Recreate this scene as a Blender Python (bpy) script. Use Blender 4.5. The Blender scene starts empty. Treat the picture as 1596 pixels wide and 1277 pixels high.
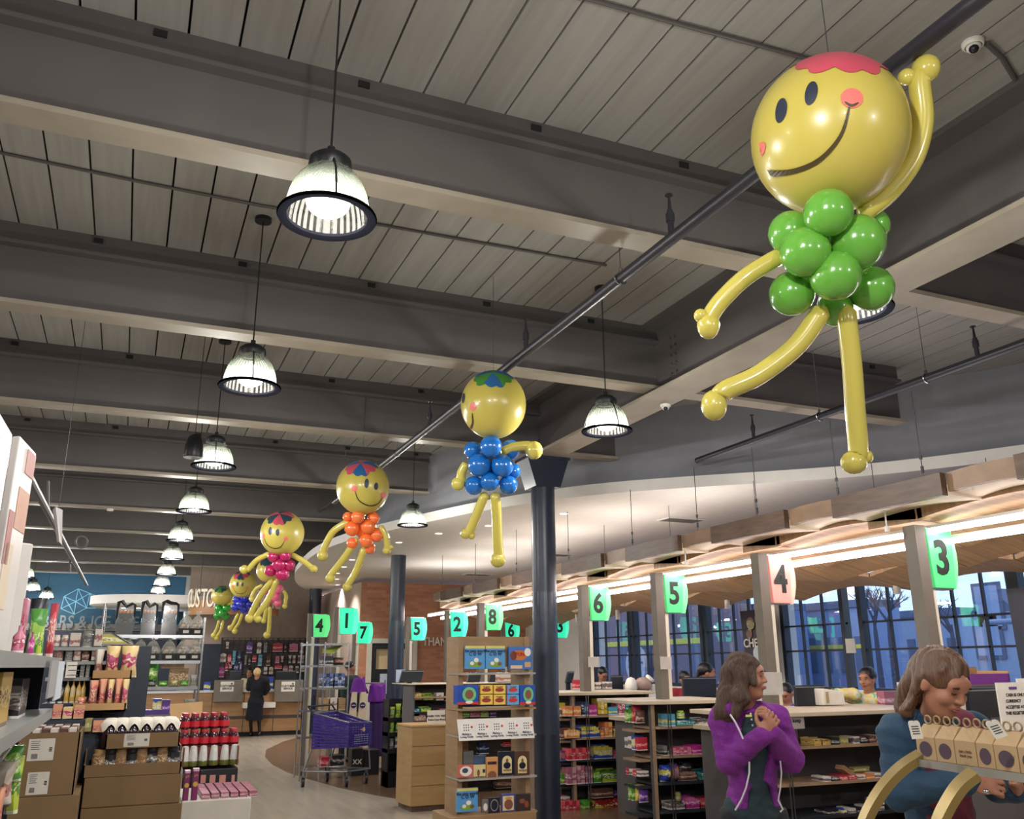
import bpy, bmesh, math, random
import numpy as np
from mathutils import Vector, Matrix
random.seed(7)
C = bpy.context.scene.collection
H = 1.6
# ---------------------------------------------------------------- camera
F, PX, PY = 1355., 798., 638.5
def _n(v):
    v = np.array(v, float); return v/np.linalg.norm(v)
_dY = _n((192-PX, 1040-PY, F)); _dX = _n((4080-PX, 1015-PY, F)); _dX = _n(_dX-_dY*_dX.dot(_dY))
_dZ = np.cross(_dX, _dY)
if _dZ[1] > 0: _dZ = -_dZ
RM = np.array([_dX, _dY, _dZ])
cam_d = bpy.data.cameras.new('camera'); cam = bpy.data.objects.new('camera', cam_d); C.objects.link(cam)
cam_d.sensor_fit = 'HORIZONTAL'; cam_d.sensor_width = 36; cam_d.lens = F/1596*36
cam_d.clip_start = .05; cam_d.clip_end = 300
_m = Matrix.Identity(4)
for i in range(3):
    _m[i][0] = RM[i, 0]; _m[i][1] = -RM[i, 1]; _m[i][2] = -RM[i, 2]
_m[2][3] = H
cam.matrix_world = _m
bpy.context.scene.camera = cam
# ---------------------------------------------------------------- world, exposure
sc = bpy.context.scene
sc.view_settings.view_transform = 'Standard'; sc.view_settings.look = 'None'
sc.view_settings.gamma = 1; sc.view_settings.exposure = 0.0
w = bpy.data.worlds.new('sky'); sc.world = w; w.use_nodes = True
bg = w.node_tree.nodes['Background']; bg.inputs[0].default_value = (.70, .81, 1.0, 1); bg.inputs[1].default_value = 2.0
try:
    sc.cycles.max_bounces = 8; sc.cycles.diffuse_bounces = 4; sc.cycles.transparent_max_bounces = 12
    sc.cycles.use_denoising = True; sc.cycles.sample_clamp_indirect = 4; sc.cycles.caustics_reflective = False; sc.cycles.caustics_refractive = False
except Exception: pass
LAMP_W, STRIP_E, SPOT_W = 84., 20.0, 30.
# ---------------------------------------------------------------- geometry helpers
def ray(x, y): return RM @ np.array([x-PX, y-PY, F])
def Wc(x, y, c): d = ray(x, y)*(c/F); return Vector((d[0], d[1], d[2]+H))     # depth along the lens axis
def WY(x, y, Y): d = ray(x, y); d = d*(Y/d[1]); return Vector((d[0], d[1], d[2]+H))
def WX(x, y, X): d = ray(x, y); d = d*(X/d[0]); return Vector((d[0], d[1], d[2]+H))
def WZ(x, y, Z): d = ray(x, y); d = d*((Z-H)/d[2]); return Vector((d[0], d[1], d[2]+H))
def depth(p): return float(RM[:, 2] @ np.array([p[0], p[1], p[2]-H]))
KS, RS = .86, .83
def U(x, y, z): return Vector((x*KS, y*KS, H+(z-H)*KS))      # roof survey scale
def V(x, y, z): return Vector((x*RS, y*RS, H+(z-H)*RS))      # checkout survey scale
CR, CD, CF = Vector(RM[:, 0]), Vector(RM[:, 1]), Vector(RM[:, 2])   # directions across, down and away as surveyed
def lin(c):
    return tuple((v/255/12.92) if v/255 <= .04045 else ((v/255+.055)/1.055)**2.4 for v in c)
_mats = {}
def mat(name, col=(128, 128, 128), rough=.6, metal=0, emit=0, alpha=None, var=0, vscale=8, bump=0, trans=0, coat=0, spec=.5, stretch=(1, 1, 1), emcol=None):
    if name in _mats: return _mats[name]
    m = bpy.data.materials.new(name); _mats[name] = m; m.use_nodes = True
    nt = m.node_tree; b = nt.nodes['Principled BSDF']; L = nt.links.new
    c = lin(col)+(1,)
    b.inputs['Base Color'].default_value = c; b.inputs['Roughness'].default_value = rough
    b.inputs['Metallic'].default_value = metal; b.inputs['Specular IOR Level'].default_value = spec
    if coat: b.inputs['Coat Weight'].default_value = coat; b.inputs['Coat Roughness'].default_value = .06
    if trans: b.inputs['Transmission Weight'].default_value = trans
    if emit:
        b.inputs['Emission Color'].default_value = lin(emcol or col)+(1,); b.inputs['Emission Strength'].default_value = emit
    tc = nt.nodes.new('ShaderNodeTexCoord'); mp = nt.nodes.new('ShaderNodeMapping'); mp.inputs['Scale'].default_value = stretch
    nz = nt.nodes.new('ShaderNodeTexNoise'); nz.inputs['Scale'].default_value = vscale; nz.inputs['Detail'].default_value = 5
    L(tc.outputs['Object'], mp.inputs[0]); L(mp.outputs[0], nz.inputs['Vector'])
    v = var or .06
    rp = nt.nodes.new('ShaderNodeValToRGB'); rp.color_ramp.elements[0].position = .3; rp.color_ramp.elements[1].position = .7
    rp.color_ramp.elements[0].color = tuple(x*(1-v) for x in c[:3])+(1,); rp.color_ramp.elements[1].color = tuple(min(1, x*(1+v)) for x in c[:3])+(1,)
    L(nz.outputs[0], rp.inputs[0]); L(rp.outputs[0], b.inputs['Base Color'])
    if bump:
        bp = nt.nodes.new('ShaderNodeBump'); bp.inputs['Strength'].default_value = bump; bp.inputs['Distance'].default_value = .01
        L(nz.outputs[0], bp.inputs['Height']); L(bp.outputs[0], b.inputs['Normal'])
    if alpha is not None: b.inputs['Alpha'].default_value = alpha
    return m
def pmat(c1, c2, c3=(235, 230, 220), seed=0, rough=.35):
    """printed packaging: a ground colour with blocks of ink, made from the object's own extent"""
    key = 'print_%s_%s_%s_%d' % (c1, c2, c3, seed)
    if key in _mats: return _mats[key]
    m = bpy.data.materials.new('printed_packaging'); _mats[key] = m; m.use_nodes = True
    nt = m.node_tree; b = nt.nodes['Principled BSDF']; L = nt.links.new
    b.inputs['Roughness'].default_value = rough
    tc = nt.nodes.new('ShaderNodeTexCoord'); mp = nt.nodes.new('ShaderNodeMapping'); sp = nt.nodes.new('ShaderNodeSeparateXYZ')
    mp.inputs['Location'].default_value = (seed*3.7, seed*1.3, seed*2.1); mp.inputs['Scale'].default_value = (1, 1, 1.6)
    L(tc.outputs['Generated'], mp.inputs[0]); L(tc.outputs['Generated'], sp.inputs[0])
    def mth(op, a, b_):
        r = nt.nodes.new('ShaderNodeMath'); r.operation = op
        for k, q in ((0, a), (1, b_)):
            if isinstance(q, (int, float)): r.inputs[k].default_value = q
            else: L(q, r.inputs[k])
        return r.outputs[0]
    lo, hi = .22+.07*(seed % 3), .55+.08*(seed % 4)
    n1 = nt.nodes.new('ShaderNodeTexNoise'); n1.inputs['Scale'].default_value = 9; n1.inputs['Detail'].default_value = 1; L(mp.outputs[0], n1.inputs['Vector'])
    n2 = nt.nodes.new('ShaderNodeTexNoise'); n2.inputs['Scale'].default_value = 3; n2.inputs['Detail'].default_value = 0; L(mp.outputs[0], n2.inputs['Vector'])
    z_ = mth('ADD', sp.outputs[2], mth('MULTIPLY', mth('SUBTRACT', n2.outputs[0], .5), .35))
    band = mth('MULTIPLY', mth('GREATER_THAN', z_, lo), mth('LESS_THAN', z_, hi))
    ink = mth('MAXIMUM', mth('MULTIPLY', mth('GREATER_THAN', n1.outputs[0], .53), mth('MULTIPLY', mth('GREATER_THAN', z_, lo+.08), mth('LESS_THAN', z_, hi-.08))), mth('LESS_THAN', sp.outputs[2], .07))
    x1 = nt.nodes.new('ShaderNodeMix'); x1.data_type = 'RGBA'; x1.inputs[6].default_value = lin(c1)+(1,); x1.inputs[7].default_value = lin(c2)+(1,)
    x2 = nt.nodes.new('ShaderNodeMix'); x2.data_type = 'RGBA'; x2.inputs[7].default_value = lin(c3)+(1,)
    L(band, x1.inputs[0]); L(ink, x2.inputs[0]); L(x1.outputs[2], x2.inputs[6]); L(x2.outputs[2], b.inputs['Base Color'])
    return m
class MB:
    def __init__(s): s.v = []; s.f = []; s.m = []
    def add(s, vs, fs, mi=0):
        o = len(s.v); s.v += [tuple(v) for v in vs]
        for f in fs: s.f.append(tuple(i+o for i in f)); s.m.append(mi)
        return s
    def hexa(s, p, mi=0):   # 8 corners: bottom ring, top ring
        return s.add(p, [(3, 2, 1, 0), (4, 5, 6, 7), (0, 1, 5, 4), (1, 2, 6, 5), (2, 3, 7, 6), (3, 0, 4, 7)], mi)
    def box(s, x0, x1, y0, y1, z0, z1, mi=0):
        return s.hexa([(x0, y0, z0), (x1, y0, z0), (x1, y1, z0), (x0, y1, z0), (x0, y0, z1), (x1, y0, z1), (x1, y1, z1), (x0, y1, z1)], mi)
    def obox(s, c, sx, sy, sz, R=None, mi=0):
        R = R or Matrix.Identity(3); c = Vector(c)
        P = [c+R@Vector((a*sx/2, b*sy/2, d*sz/2)) for d in (-1, 1) for a, b in ((-1, -1), (1, -1), (1, 1), (-1, 1))]
        return s.hexa(P, mi)
    def ring(s, c, u, v, r, n, ru=1, rv=1):
        return [c+u*(math.cos(2*math.pi*i/n)*r*ru)+v*(math.sin(2*math.pi*i/n)*r*rv) for i in range(n)]
    def cyl(s, a, b, r0, r1=None, n=12, mi=0, caps=True):
        a = Vector(a); b = Vector(b); r1 = r0 if r1 is None else r1
        d = (b-a).normalized(); u = d.orthogonal().normalized(); v = d.cross(u)
        vs = s.ring(a, u, v, r0, n)+s.ring(b, u, v, r1, n)
        fs = [(i, (i+1) % n, n+(i+1) % n, n+i) for i in range(n)]
        if caps: fs += [tuple(range(n-1, -1, -1)), tuple(range(n, 2*n))]
        return s.add(vs, fs, mi)
    def tube(s, pts, r, n=8, mi=0, caps=True):
        pts = [Vector(p) for p in pts]; rs = r if isinstance(r, (list, tuple)) else [r]*len(pts)
        vs = []; fs = []; u = None
        for i, p in enumerate(pts):
            d = (pts[min(i+1, len(pts)-1)]-pts[max(i-1, 0)]).normalized()
            if u is None: u = d.orthogonal().normalized()
            u = (u-d*u.dot(d)).normalized(); v = d.cross(u)
            vs += s.ring(p, u, v, rs[i], n)
        for k in range(len(pts)-1):
            for i in range(n): fs.append((k*n+i, k*n+(i+1) % n, (k+1)*n+(i+1) % n, (k+1)*n+i))
        if caps: fs += [tuple(range(n-1, -1, -1)), tuple(range((len(pts)-1)*n, len(pts)*n))]
        return s.add(vs, fs, mi)
    def lathe(s, prof, c, n=24, mi=0, axis=None, ru=1, rv=1, flute=0):
        c = Vector(c); A = Vector(axis or (0, 0, 1)).normalized(); u = A.orthogonal().normalized(); v = A.cross(u)
        if axis is None: u = Vector((1, 0, 0)); v = Vector((0, 1, 0))
        vs = []; fs = []
        for r, z in prof:
            for i in range(n):
                a = 2*math.pi*i/n; q = r*(1+(flute if i % 2 else 0))
                vs.append(c+A*z+u*(math.cos(a)*q*ru)+v*(math.sin(a)*q*rv))
        for k in range(len(prof)-1):
            for i in range(n): fs.append((k*n+i, k*n+(i+1) % n, (k+1)*n+(i+1) % n, (k+1)*n+i))
        return s.add(vs, fs, mi)
    def ball(s, c, r, sc=(1, 1, 1), n=16, mi=0, R=None):
        c = Vector(c); R = R or Matrix.Identity(3); m = n//2; vs = []; fs = []
        for k in range(m+1):
            t = math.pi*k/m
            for i in range(n):
                a = 2*math.pi*i/n
                vs.append(c+R@Vector((math.sin(t)*math.cos(a)*r*sc[0], math.sin(t)*math.sin(a)*r*sc[1], math.cos(t)*r*sc[2])))
        for k in range(m):
            for i in range(n): fs.append(((k+1)*n+i, (k+1)*n+(i+1) % n, k*n+(i+1) % n, k*n+i))
        return s.add(vs, fs, mi)
    def prism(s, poly, z0, z1, mi=0):   # poly in XY
        n = len(poly); vs = [(x, y, z0) for x, y in poly]+[(x, y, z1) for x, y in poly]
        fs = [(i, (i+1) % n, n+(i+1) % n, n+i) for i in range(n)]+[tuple(range(n-1, -1, -1)), tuple(range(n, 2*n))]
        return s.add(vs, fs, mi)
    def sweep(s, poly, O, u, v, w, mi=0):   # polygon (a,b) in plane u,v at O extruded along w
        O = Vector(O); n = len(poly); P = [O+Vector(u)*a+Vector(v)*b for a, b in poly]
        fs = [(i, (i+1) % n, n+(i+1) % n, n+i) for i in range(n)]+[tuple(range(n-1, -1, -1)), tuple(range(n, 2*n))]
        return s.add(P+[p+Vector(w) for p in P], fs, mi)
    def build(s, name, mats, parent=None, smooth=False, bevel=0, origin=None):
        me = bpy.data.meshes.new(name)
        me.from_pydata(s.v, [], s.f); 
        mats = mats if isinstance(mats, (list, tuple)) else [mats]
        for x in mats: me.materials.append(x)
        me.polygons.foreach_set('material_index', s.m)
        bm = bmesh.new(); bm.from_mesh(me); bmesh.ops.remove_doubles(bm, verts=bm.verts, dist=1e-6); bmesh.ops.recalc_face_normals(bm, faces=bm.faces); bm.to_mesh(me); bm.free()
        if smooth:
            me.polygons.foreach_set('use_smooth', [True]*len(me.polygons))
            if smooth != 2:
                try: me.set_sharp_from_angle(angle=math.radians(40))
                except Exception: pass
        o = bpy.data.objects.new(name, me); C.objects.link(o)
        if parent is not None:
            root = parent
            me.transform(Matrix.Translation(-world_loc(parent)))
            o.parent = parent
        elif origin is not None:
            me.transform(Matrix.Translation(-Vector(origin))); o.location = origin
        if bevel:
            md = o.modifiers.new('bevel', 'BEVEL'); md.width = bevel; md.segments = 2; md.limit_method = 'ANGLE'; md.angle_limit = .7
        return o
def world_loc(o):
    v = Vector(o.location)
    while o.parent is not None: o = o.parent; v = v+Vector(o.location)
    return v
def T(name, label, cat, loc=(0, 0, 0), group=None):
    o = bpy.data.objects.new(name, None); C.objects.link(o); o.location = loc; o.empty_display_size = .05
    return tag(o, label, cat, group)
def tag(o, label=None, cat=None, group=None, kind=None):
    if label: o['label'] = label
    if cat: o['category'] = cat
    if group: o['group'] = group
    if kind: o['kind'] = kind
    return o
def S(o): o['kind'] = 'structure'; return o
def kids(o): return [c for c in C.objects if c.parent == o]
def copy_thing(root, loc, label=None, rot=None, scale=None, ch=None):
    r = root.copy(); C.objects.link(r); r.location = loc
    if rot is not None: r.rotation_euler = rot
    if scale is not None: r.scale = scale
    if label: r['label'] = label
    for a in (ch if ch is not None else kids(root)):
        b = a.copy(); C.objects.link(b); b.parent = r
    return r
def text(name, s, m, parent, O, u, v, size, ext=.002, bold=0, sx=1, align='CENTER'):
    """flat lettering; O is the centre, u the writing direction, v up"""
    cu = bpy.data.curves.new(name, 'FONT'); cu.body = s; cu.size = size; cu.extrude = ext; cu.offset = bold; cu.align_x = align; cu.align_y = 'CENTER'; cu.resolution_u = 3
    t = bpy.data.objects.new(name, cu); C.objects.link(t)
    me = bpy.data.meshes.new_from_object(t.evaluated_get(bpy.context.evaluated_depsgraph_get()))
    bpy.data.objects.remove(t); bpy.data.curves.remove(cu)
    u = Vector(u).normalized(); v = Vector(v).normalized(); n = u.cross(v)
    M = Matrix.Identity(4)
    for i in range(3): M[i][0] = u[i]*sx; M[i][1] = v[i]; M[i][2] = n[i]
    M.translation = Vector(O)-(world_loc(parent) if parent else Vector((0, 0, 0)))
    me.transform(M); me.materials.clear(); me.materials.append(m)
    o = bpy.data.objects.new(name, me); C.objects.link(o); o.parent = parent
    return o
X3, Y3, Z3 = Vector((1, 0, 0)), Vector((0, 1, 0)), Vector((0, 0, 1))
ORD = ['first', 'second', 'third', 'fourth', 'fifth', 'sixth', 'seventh', 'eighth', 'ninth', 'tenth', 'eleventh', 'twelfth', 'thirteenth', 'fourteenth', 'fifteenth']
# ---------------------------------------------------------------- materials of the building
M_floor = mat('pale_plank_tile', (168, 158, 142), .22, var=.10, vscale=1.5, stretch=(6, .6, 1))
M_inlay = mat('brown_plank_tile', (104, 82, 62), .25, var=.15, vscale=1.5, stretch=(6, .6, 1))
M_plank = mat('grey_painted_boards', (149, 146, 142), .7, var=.10, vscale=2.2, bump=.3, stretch=(9, .5, 1))
M_steel_shaded = mat('grey_paint_shaded', (88, 83, 82), .5, var=.06, vscale=3)  # same paint as the flanges, darkened to carry the shade on the webs
M_flange_lit = mat('grey_paint_lit', (150, 140, 126), .45, var=.10, vscale=4)  # the beam paint again, lighter to carry the light on the flanges
M_dark = mat('dark_gap', (26, 25, 26), .9)
M_white = mat('white_paint', (228, 224, 218), .75, var=.03)
M_bulk = mat('grey_wall_paint', (142, 143, 150), .8, var=.03)
M_col = mat('navy_column_paint', (38, 46, 62), .35, var=.12, vscale=3)
M_black = mat('black_metal', (18, 19, 23), .4)
M_pipe = mat('dark_pipe', (52, 50, 58), .4, metal=.3)
M_wood = mat('canopy_wood', (190, 158, 122), .5, var=.2, vscale=3, stretch=(.6, 9, 1))
M_woodd = mat('canopy_edge_wood', (88, 66, 52), .5, var=.3, vscale=4, stretch=(8, 1.2, 8))
M_woodm = mat('canopy_mid_wood', (138, 110, 86), .5, var=.25, vscale=3, stretch=(8, 1.2, 2))
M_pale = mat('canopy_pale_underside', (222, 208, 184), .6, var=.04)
M_blue = mat('blue_wall_paint', (50, 86, 108), .8)
M_taupe = mat('taupe_wall_paint', (166, 148, 134), .85)
M_chrome = mat('chrome_wire', (190, 192, 195), .22, metal=1)
M_glassw = mat('white_plastic', (225, 222, 214), .4)
M_paper = mat('paper', (226, 222, 212), .8)
M_ink = mat('black_ink', (28, 26, 28), .7)
def brick_mat():
    m = bpy.data.materials.new('orange_brick'); m.use_nodes = True; nt = m.node_tree; b = nt.nodes['Principled BSDF']
    tc = nt.nodes.new('ShaderNodeTexCoord'); mp = nt.nodes.new('ShaderNodeMapping'); mp.inputs['Rotation'].default_value = (math.pi/2, 0, 0)
    br = nt.nodes.new('ShaderNodeTexBrick'); br.inputs['Scale'].default_value = 1; br.inputs['Brick Width'].default_value = .22; br.inputs['Row Height'].default_value = .075
    br.inputs['Mortar Size'].default_value = .008; br.inputs['Color1'].default_value = lin((192, 126, 94))+(1,); br.inputs['Color2'].default_value = lin((168, 104, 78))+(1,); br.inputs['Mortar'].default_value = lin((150, 126, 108))+(1,)
    nt.links.new(tc.outputs['Object'], mp.inputs[0]); nt.links.new(mp.outputs[0], br.inputs['Vector']); nt.links.new(br.outputs[0], b.inputs['Base Color']); b.inputs['Roughness'].default_value = .85
    return m
M_brick = brick_mat()
# ---------------------------------------------------------------- floor, ceiling, shell
S(MB().box(-9, 8.9, -6, 30, -.1, 0).build('floor', M_floor))
inl = [(467, 1149), (440, 1157), (415, 1169), (413, 1180), (424, 1192), (445, 1203), (467, 1211), (530, 1229), (590, 1241), (650, 1251), (712, 1262), (790, 1275)]
pts = [WZ(x, y, 0) for x, y in inl]
poly = [(p.x, p.y) for p in pts]+[(3.6, 7.5), (4.2, 5.5), (8.6, 4.5), (8.6, 22.5), (4.4, 22.5)]
S(MB().prism(poly, 0, .004).build('floor_inlay', M_inlay))
ZC = U(0, 0, 5.0).z
b = MB(); x = -9.
while x < 8.9:
    wd = .236; yy = -6.
    dz = random.uniform(-.003, .003); b.box(x+.006, x+wd-.006, -6, 27, ZC+dz, ZC+.05); x += wd
b.box(-9, 8.9, -6, 27, ZC+.05, ZC+.07, 1)
S(b.build('ceiling', [M_plank, M_dark]))
S(MB().box(-9.1, -9, -6, 30, 0, 6).build('wall_left', M_bulk))
S(MB().box(-9, 8.9, -6.1, -6, 0, 6).build('wall_rear', M_bulk))
# far end: blue wall left, taupe wall behind the service desk
S(MB().box(-9, 1.4, 27, 27.1, 0, 6).build('wall_blue', M_blue))
S(MB().box(1.4, 1.5, 24.9, 27.1, 0, 6).build('wall_return', M_taupe))
S(MB().box(1.5, 8.9, 24.9, 25, 0, 6).build('wall_far', M_taupe))
# brick wall with a doorway
xb0 = WY(560, 1000, 19.5).x; 
dL, dR = WY(577, 1050, 19.5).x, WY(641, 1050, 19.5).x; dT = WY(600, 1003, 19.5).z
eL, eR = WY(862, 1050, 19.5).x, WY(893, 1050, 19.5).x; eT = WY(880, 1008, 19.5).z
xw = WY(872, 1000, 19.5).x
b = MB().box(xb0, dL, 19.5, 19.62, 0, 3.4).box(dL, dR, 19.5, 19.62, dT, 3.4).box(dR, eL, 19.5, 19.62, 0, 3.4)
S(b.build('wall_brick', M_brick))
S(MB().box(xb0-.01, xb0, 19.5, 24.9, 0, 3.4).build('wall_brick_return', M_taupe))
S(MB().box(eL, eL+.15, 19.45, 19.62, eT, eT+.18).box(eL+.15, 8.9, 19.5, 19.62, eT, 3.4).box(eR, 8.9, 19.5, 19.62, 0, eT).build('wall_white', M_white))
b = MB().box(dL-.1, dL, 19.42, 19.5, 0, dT+.1).box(dR, dR+.1, 19.42, 19.5, 0, dT+.1).box(dL, dR, 19.42, 19.5, dT, dT+.1)
d1 = tag(S(b.build('door_1', mat('door_frame_white', (198, 192, 180), .5))), 'black framed doorway in the brick wall')
MB().box(dL+.001, dL+.12, 19.5, 19.54, 0, dT-.001).box(dR-.12, dR-.001, 19.5, 19.54, 0, dT-.001).box(dL+.12, dR-.12, 19.5, 19.54, dT-.12, dT-.001).build('inner_frame', M_black, d1)
MB().box(dL+.001, dR-.001, 19.56, 19.6, 0, dT-.001).build('door_panel', mat('cream_panel', (206, 180, 140), .7), d1)
wx = (dL+dR)/2
MB().box(wx-.35, wx+.35, 19.53, 19.56, .9, dT-.55).build('door_window_frame', M_black, d1)
MB().box(wx-.24, wx+.24, 19.515, 19.55, 1., dT-.65).build('door_pane', mat('lit_pane', (190, 200, 215), .3), d1)
d2 = tag(S(MB().box(eL, eL+.06, 19.44, 19.6, 0, eT).box(eR-.06, eR, 19.44, 19.6, 0, eT).box(eL, eR, 19.44, 19.6, eT-.06, eT).build('door_2', mat('taupe_frame', (120, 108, 96), .6))), 'taupe framed door in the white wall')
MB().box(eL, eR, 19.7, 19.75, 0, eT).build('door_panel', mat('beige_door', (176, 164, 146), .6), d2)
MB().tube([(eR-.25, 19.66, 1.1), (eR-.25, 19.6, 1.15), (eR-.25, 19.6, 1.5), (eR-.25, 19.66, 1.55)], .02).build('door_handle', M_chrome, d2)
t = T('wall_lettering', 'white THANK YOU lettering on the brick wall beside the doorway', 'sign', WY(690, 1000, 19.5))
o = text('letters', 'THANK YOU', mat('cream_letters', (214, 200, 184), .6), t, WY(692, 1001, 19.47)+X3*.1, X3, Z3, .26, .015, .004, .8)
# upper bulkhead and round-ended ceiling cloud
plate = [(9.9, 4.9), (9.28, 6.1), (8.61, 7.3), (7.87, 8.2), (6.47, 9.4), (5.75, 10.1), (5.28, 10.76), (4.75, 11.8), (4.23, 13.29), (3.87, 14.55), (3.6, 15.6), (3.43, 16.8), (3.38, 18), (3.42, 19.2), (3.55, 21), (3.72, 22.5), (4.05, 24.3), (4.5, 26), (5.1, 27.5), (5.9, 28.9)]
def smooth_curve(P, n=6):
    P = [Vector((x, y, 0)) for x, y in P]; out = []
    for i in range(len(P)-1):
        p0 = P[max(i-1, 0)]; p1 = P[i]; p2 = P[i+1]; p3 = P[min(i+2, len(P)-1)]
        for k in range(n):
            t_ = k/n
            q = .5*((2*p1)+(-p0+p2)*t_+(2*p0-5*p1+4*p2-p3)*t_*t_+(-p0+3*p1-3*p2+p3)*t_**3); out.append((q.x, q.y))
    out.append((P[-1].x, P[-1].y)); return out
pc = smooth_curve(plate)
edge = [(10.3, 2.0)]+pc
zp0, zp1 = U(0, 0, 3.8).z, U(0, 0, 3.95).z
ec = [(x*KS, y*KS) for x, y in edge]+[(8.6, 24.85)]
ec = ec+[(8.72, 1.6)]
S(MB().prism(ec, zp0, zp1).build('ceiling_cloud', M_white))
up = [(10.5, 2.0), (9.6, 6.1), (8.8, 7.5), (8.0, 8.4), (6.7, 9.6), (5.9, 10.35), (5.45, 11.0), (4.95, 12.0), (4.5, 13.3), (4.35, 14.6), (4.25, 16.2), (4.3, 17.5), (4.45, 19.5), (4.8, 21.5), (5.4, 25)]
uc = [(x*KS, y*KS) for x, y in smooth_curve(up)]
b = MB()
for (x0, y0), (x1, y1) in zip(uc, uc[1:]):
    b.hexa([(x0, y0, zp1), (x1, y1, zp1), (x1+.1, y1+.08, zp1), (x0+.1, y0+.08, zp1), (x0, y0, ZC), (x1, y1, ZC), (x1+.1, y1+.08, ZC), (x0+.1, y0+.08, ZC)])
S(b.build('wall_bulkhead', M_bulk))
# ---------------------------------------------------------------- window wall on the right
XW = 10.5*RS
wins = []
M_frame = mat('dark_window_frame', (30, 38, 52), .5)
M_glass = bpy.data.materials.new('window_glass'); M_glass.use_nodes = True
nt = M_glass.node_tree; nt.nodes.remove(nt.nodes['Principled BSDF'])
g1 = nt.nodes.new('ShaderNodeBsdfTransparent'); g1.inputs[0].default_value = (.84, .92, 1, 1); g2 = nt.nodes.new('ShaderNodeBsdfGlossy'); g2.inputs['Roughness'].default_value = .02
mx = nt.nodes.new('ShaderNodeMixShader'); mx.inputs[0].default_value = .16
nt.links.new(g1.outputs[0], mx.inputs[1]); nt.links.new(g2.outputs[0], mx.inputs[2]); nt.links.new(mx.outputs[0], nt.nodes['Material Output'].inputs[0])
def yx(px): return WX(px, 1010, XW).y
zs = WX(1300, 1076, XW).z; zt = 3.3
spans = [(926, 984), (989, 1098), (1102, 1196), (1222, 1323), (1345, 1445), (1449, 1597), (1597, 2100)]
prev = yx(926)
b = MB(); ys = [(yx(a), yx(c_)) for a, c_ in spans]
b.box(XW, XW+.25, ys[0][0], 19.5, 0, 3.49); b.box(XW, XW+.25, ys[-1][1]-8, ys[0][0], 0, zs); b.box(XW, XW+.25, -6, ys[0][0], zt, 3.6)
b.box(XW-.02, XW+.25, ys[3][0], ys[2][1], zs, zt); b.box(XW, XW+.25, -6, ys[-1][1], 0, 3.6)
b.box(XW, XW+.25, -6, 30, 3.6, 6)
S(b.build('wall_right', M_white))
wl = ['left of the round sign outside', 'behind the lane five post', 'showing the hanging poster', 'between the white pier and the notice', 'just right of the taped notice', 'behind the lane three post, showing a gabled house', 'nearest the camera']
for i, (ya, yb) in enumerate(ys):
    w0, w1 = min(ya, yb), max(ya, yb)
    b = MB().box(XW-.03, XW+.08, w0, w0+.07, zs, zt).box(XW-.03, XW+.08, w1-.07, w1, zs, zt).box(XW-.03, XW+.08, w0, w1, zs-.03, zs+.04).box(XW-.03, XW+.08, w0, w1, zt-.06, zt)
    o = tag(S(b.build('window_%d' % (i+1), M_frame)), 'dark gridded shop window '+wl[i])
    n = max(2, round((w1-w0)/.42)); g = MB()
    for k in range(1, n): y = w0+(w1-w0)*k/n; g.box(XW-.01, XW+.03, y-.012, y+.012, zs, zt)
    for py_ in (1014, 973): z = WX(1300, py_, XW).z; g.box(XW-.01, XW+.03, w0, w1, z-.012, z+.012)
    g.build('window_grid', M_frame, o)
    MB().box(XW+.04, XW+.046, w0+.05, w1-.05, zs+.03, zt-.05).build('window_pane', M_glass, o)
    MB().box(XW-.12, XW+.0, w0, w1, zs-.05, zs-.02).build('window_sill', M_white, o)
# ---------------------------------------------------------------- beams, girder, columns
beamY = [-1.6, 1.5, 4.40, 7.2, 10.12, 13.47, 16.8, 19.8, 23.0, 26.2, 29.2]
beamN = ['hidden behind the camera', 'overhead above the camera', 'nearest the camera, above the first pendant lamp', 'second from the front, crossing above the blue balloon figure', 'third from the front, passing behind the blue figure',
  'fourth from the front, behind the third pendant lamp', 'fifth from the front, behind the orange figure', 'sixth from the front, above the magenta figure', 'seventh from the front', 'eighth from the front', 'farthest, above the blue wall']
def beam(Y, x0, x1, label):
    r = T('steel_beam', label, 'beam', U(x0, Y+.1, 4.3))
    p = lambda y, z: U(0, y, z)
    a = p(Y, 4.3); a2 = p(Y+.2, 4.335); X0, X1 = x0*KS, x1*KS
    MB().box(X0, X1, a.y, a2.y, a.z, a2.z).build('lower_flange', M_flange_lit, r)
    c0 = p(Y+.085, 4.335); c1 = p(Y+.115, 4.80); MB().box(X0, X1, c0.y, c1.y, c0.z, c1.z).build('web', M_steel_shaded, r)
    c0 = p(Y, 4.80); c1 = p(Y+.2, 4.83); MB().box(X0, X1, c0.y, c1.y, c0.z, c1.z).build('upper_flange', M_steel_shaded, r)
    c0 = p(Y+.05, 4.84); c1 = p(Y+.23, 5.0); MB().box(X0, X1, c0.y, c1.y, c0.z, c1.z).build('nailing_board', M_steel_shaded, r)
    xx = X0+.5+random.random()*.5
    while xx < X1-.2:
        c0 = p(Y+.05, 4.93); MB().box(xx, xx+.06, c0.y-.012, c0.y, c0.z, c0.z+.035).build('clip', M_dark, r); xx += .98
    return r
for Y, nm in zip(beamY, beamN):
    if Y < 0: continue
    x1 = 4.78 if Y < 12 else 4.32+(.0 if Y < 18 else .15+(Y-18)*.1)
    beam(Y, -10.3 if Y < 12 else -10.3, x1, 'grey painted steel ceiling beam, '+nm)
for Y, x1, nm in ((1.5, 9.9, 'above the security camera'), (4.4, 9.6, 'right of the girder, nearest the camera'), (7.2, 8.15, 'right of the girder, running into the bulkhead wall'), (10.12, 5.95, 'short stub right of the first column')):
    beam(Y, 4.82, x1, 'grey painted steel beam '+nm)
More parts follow.
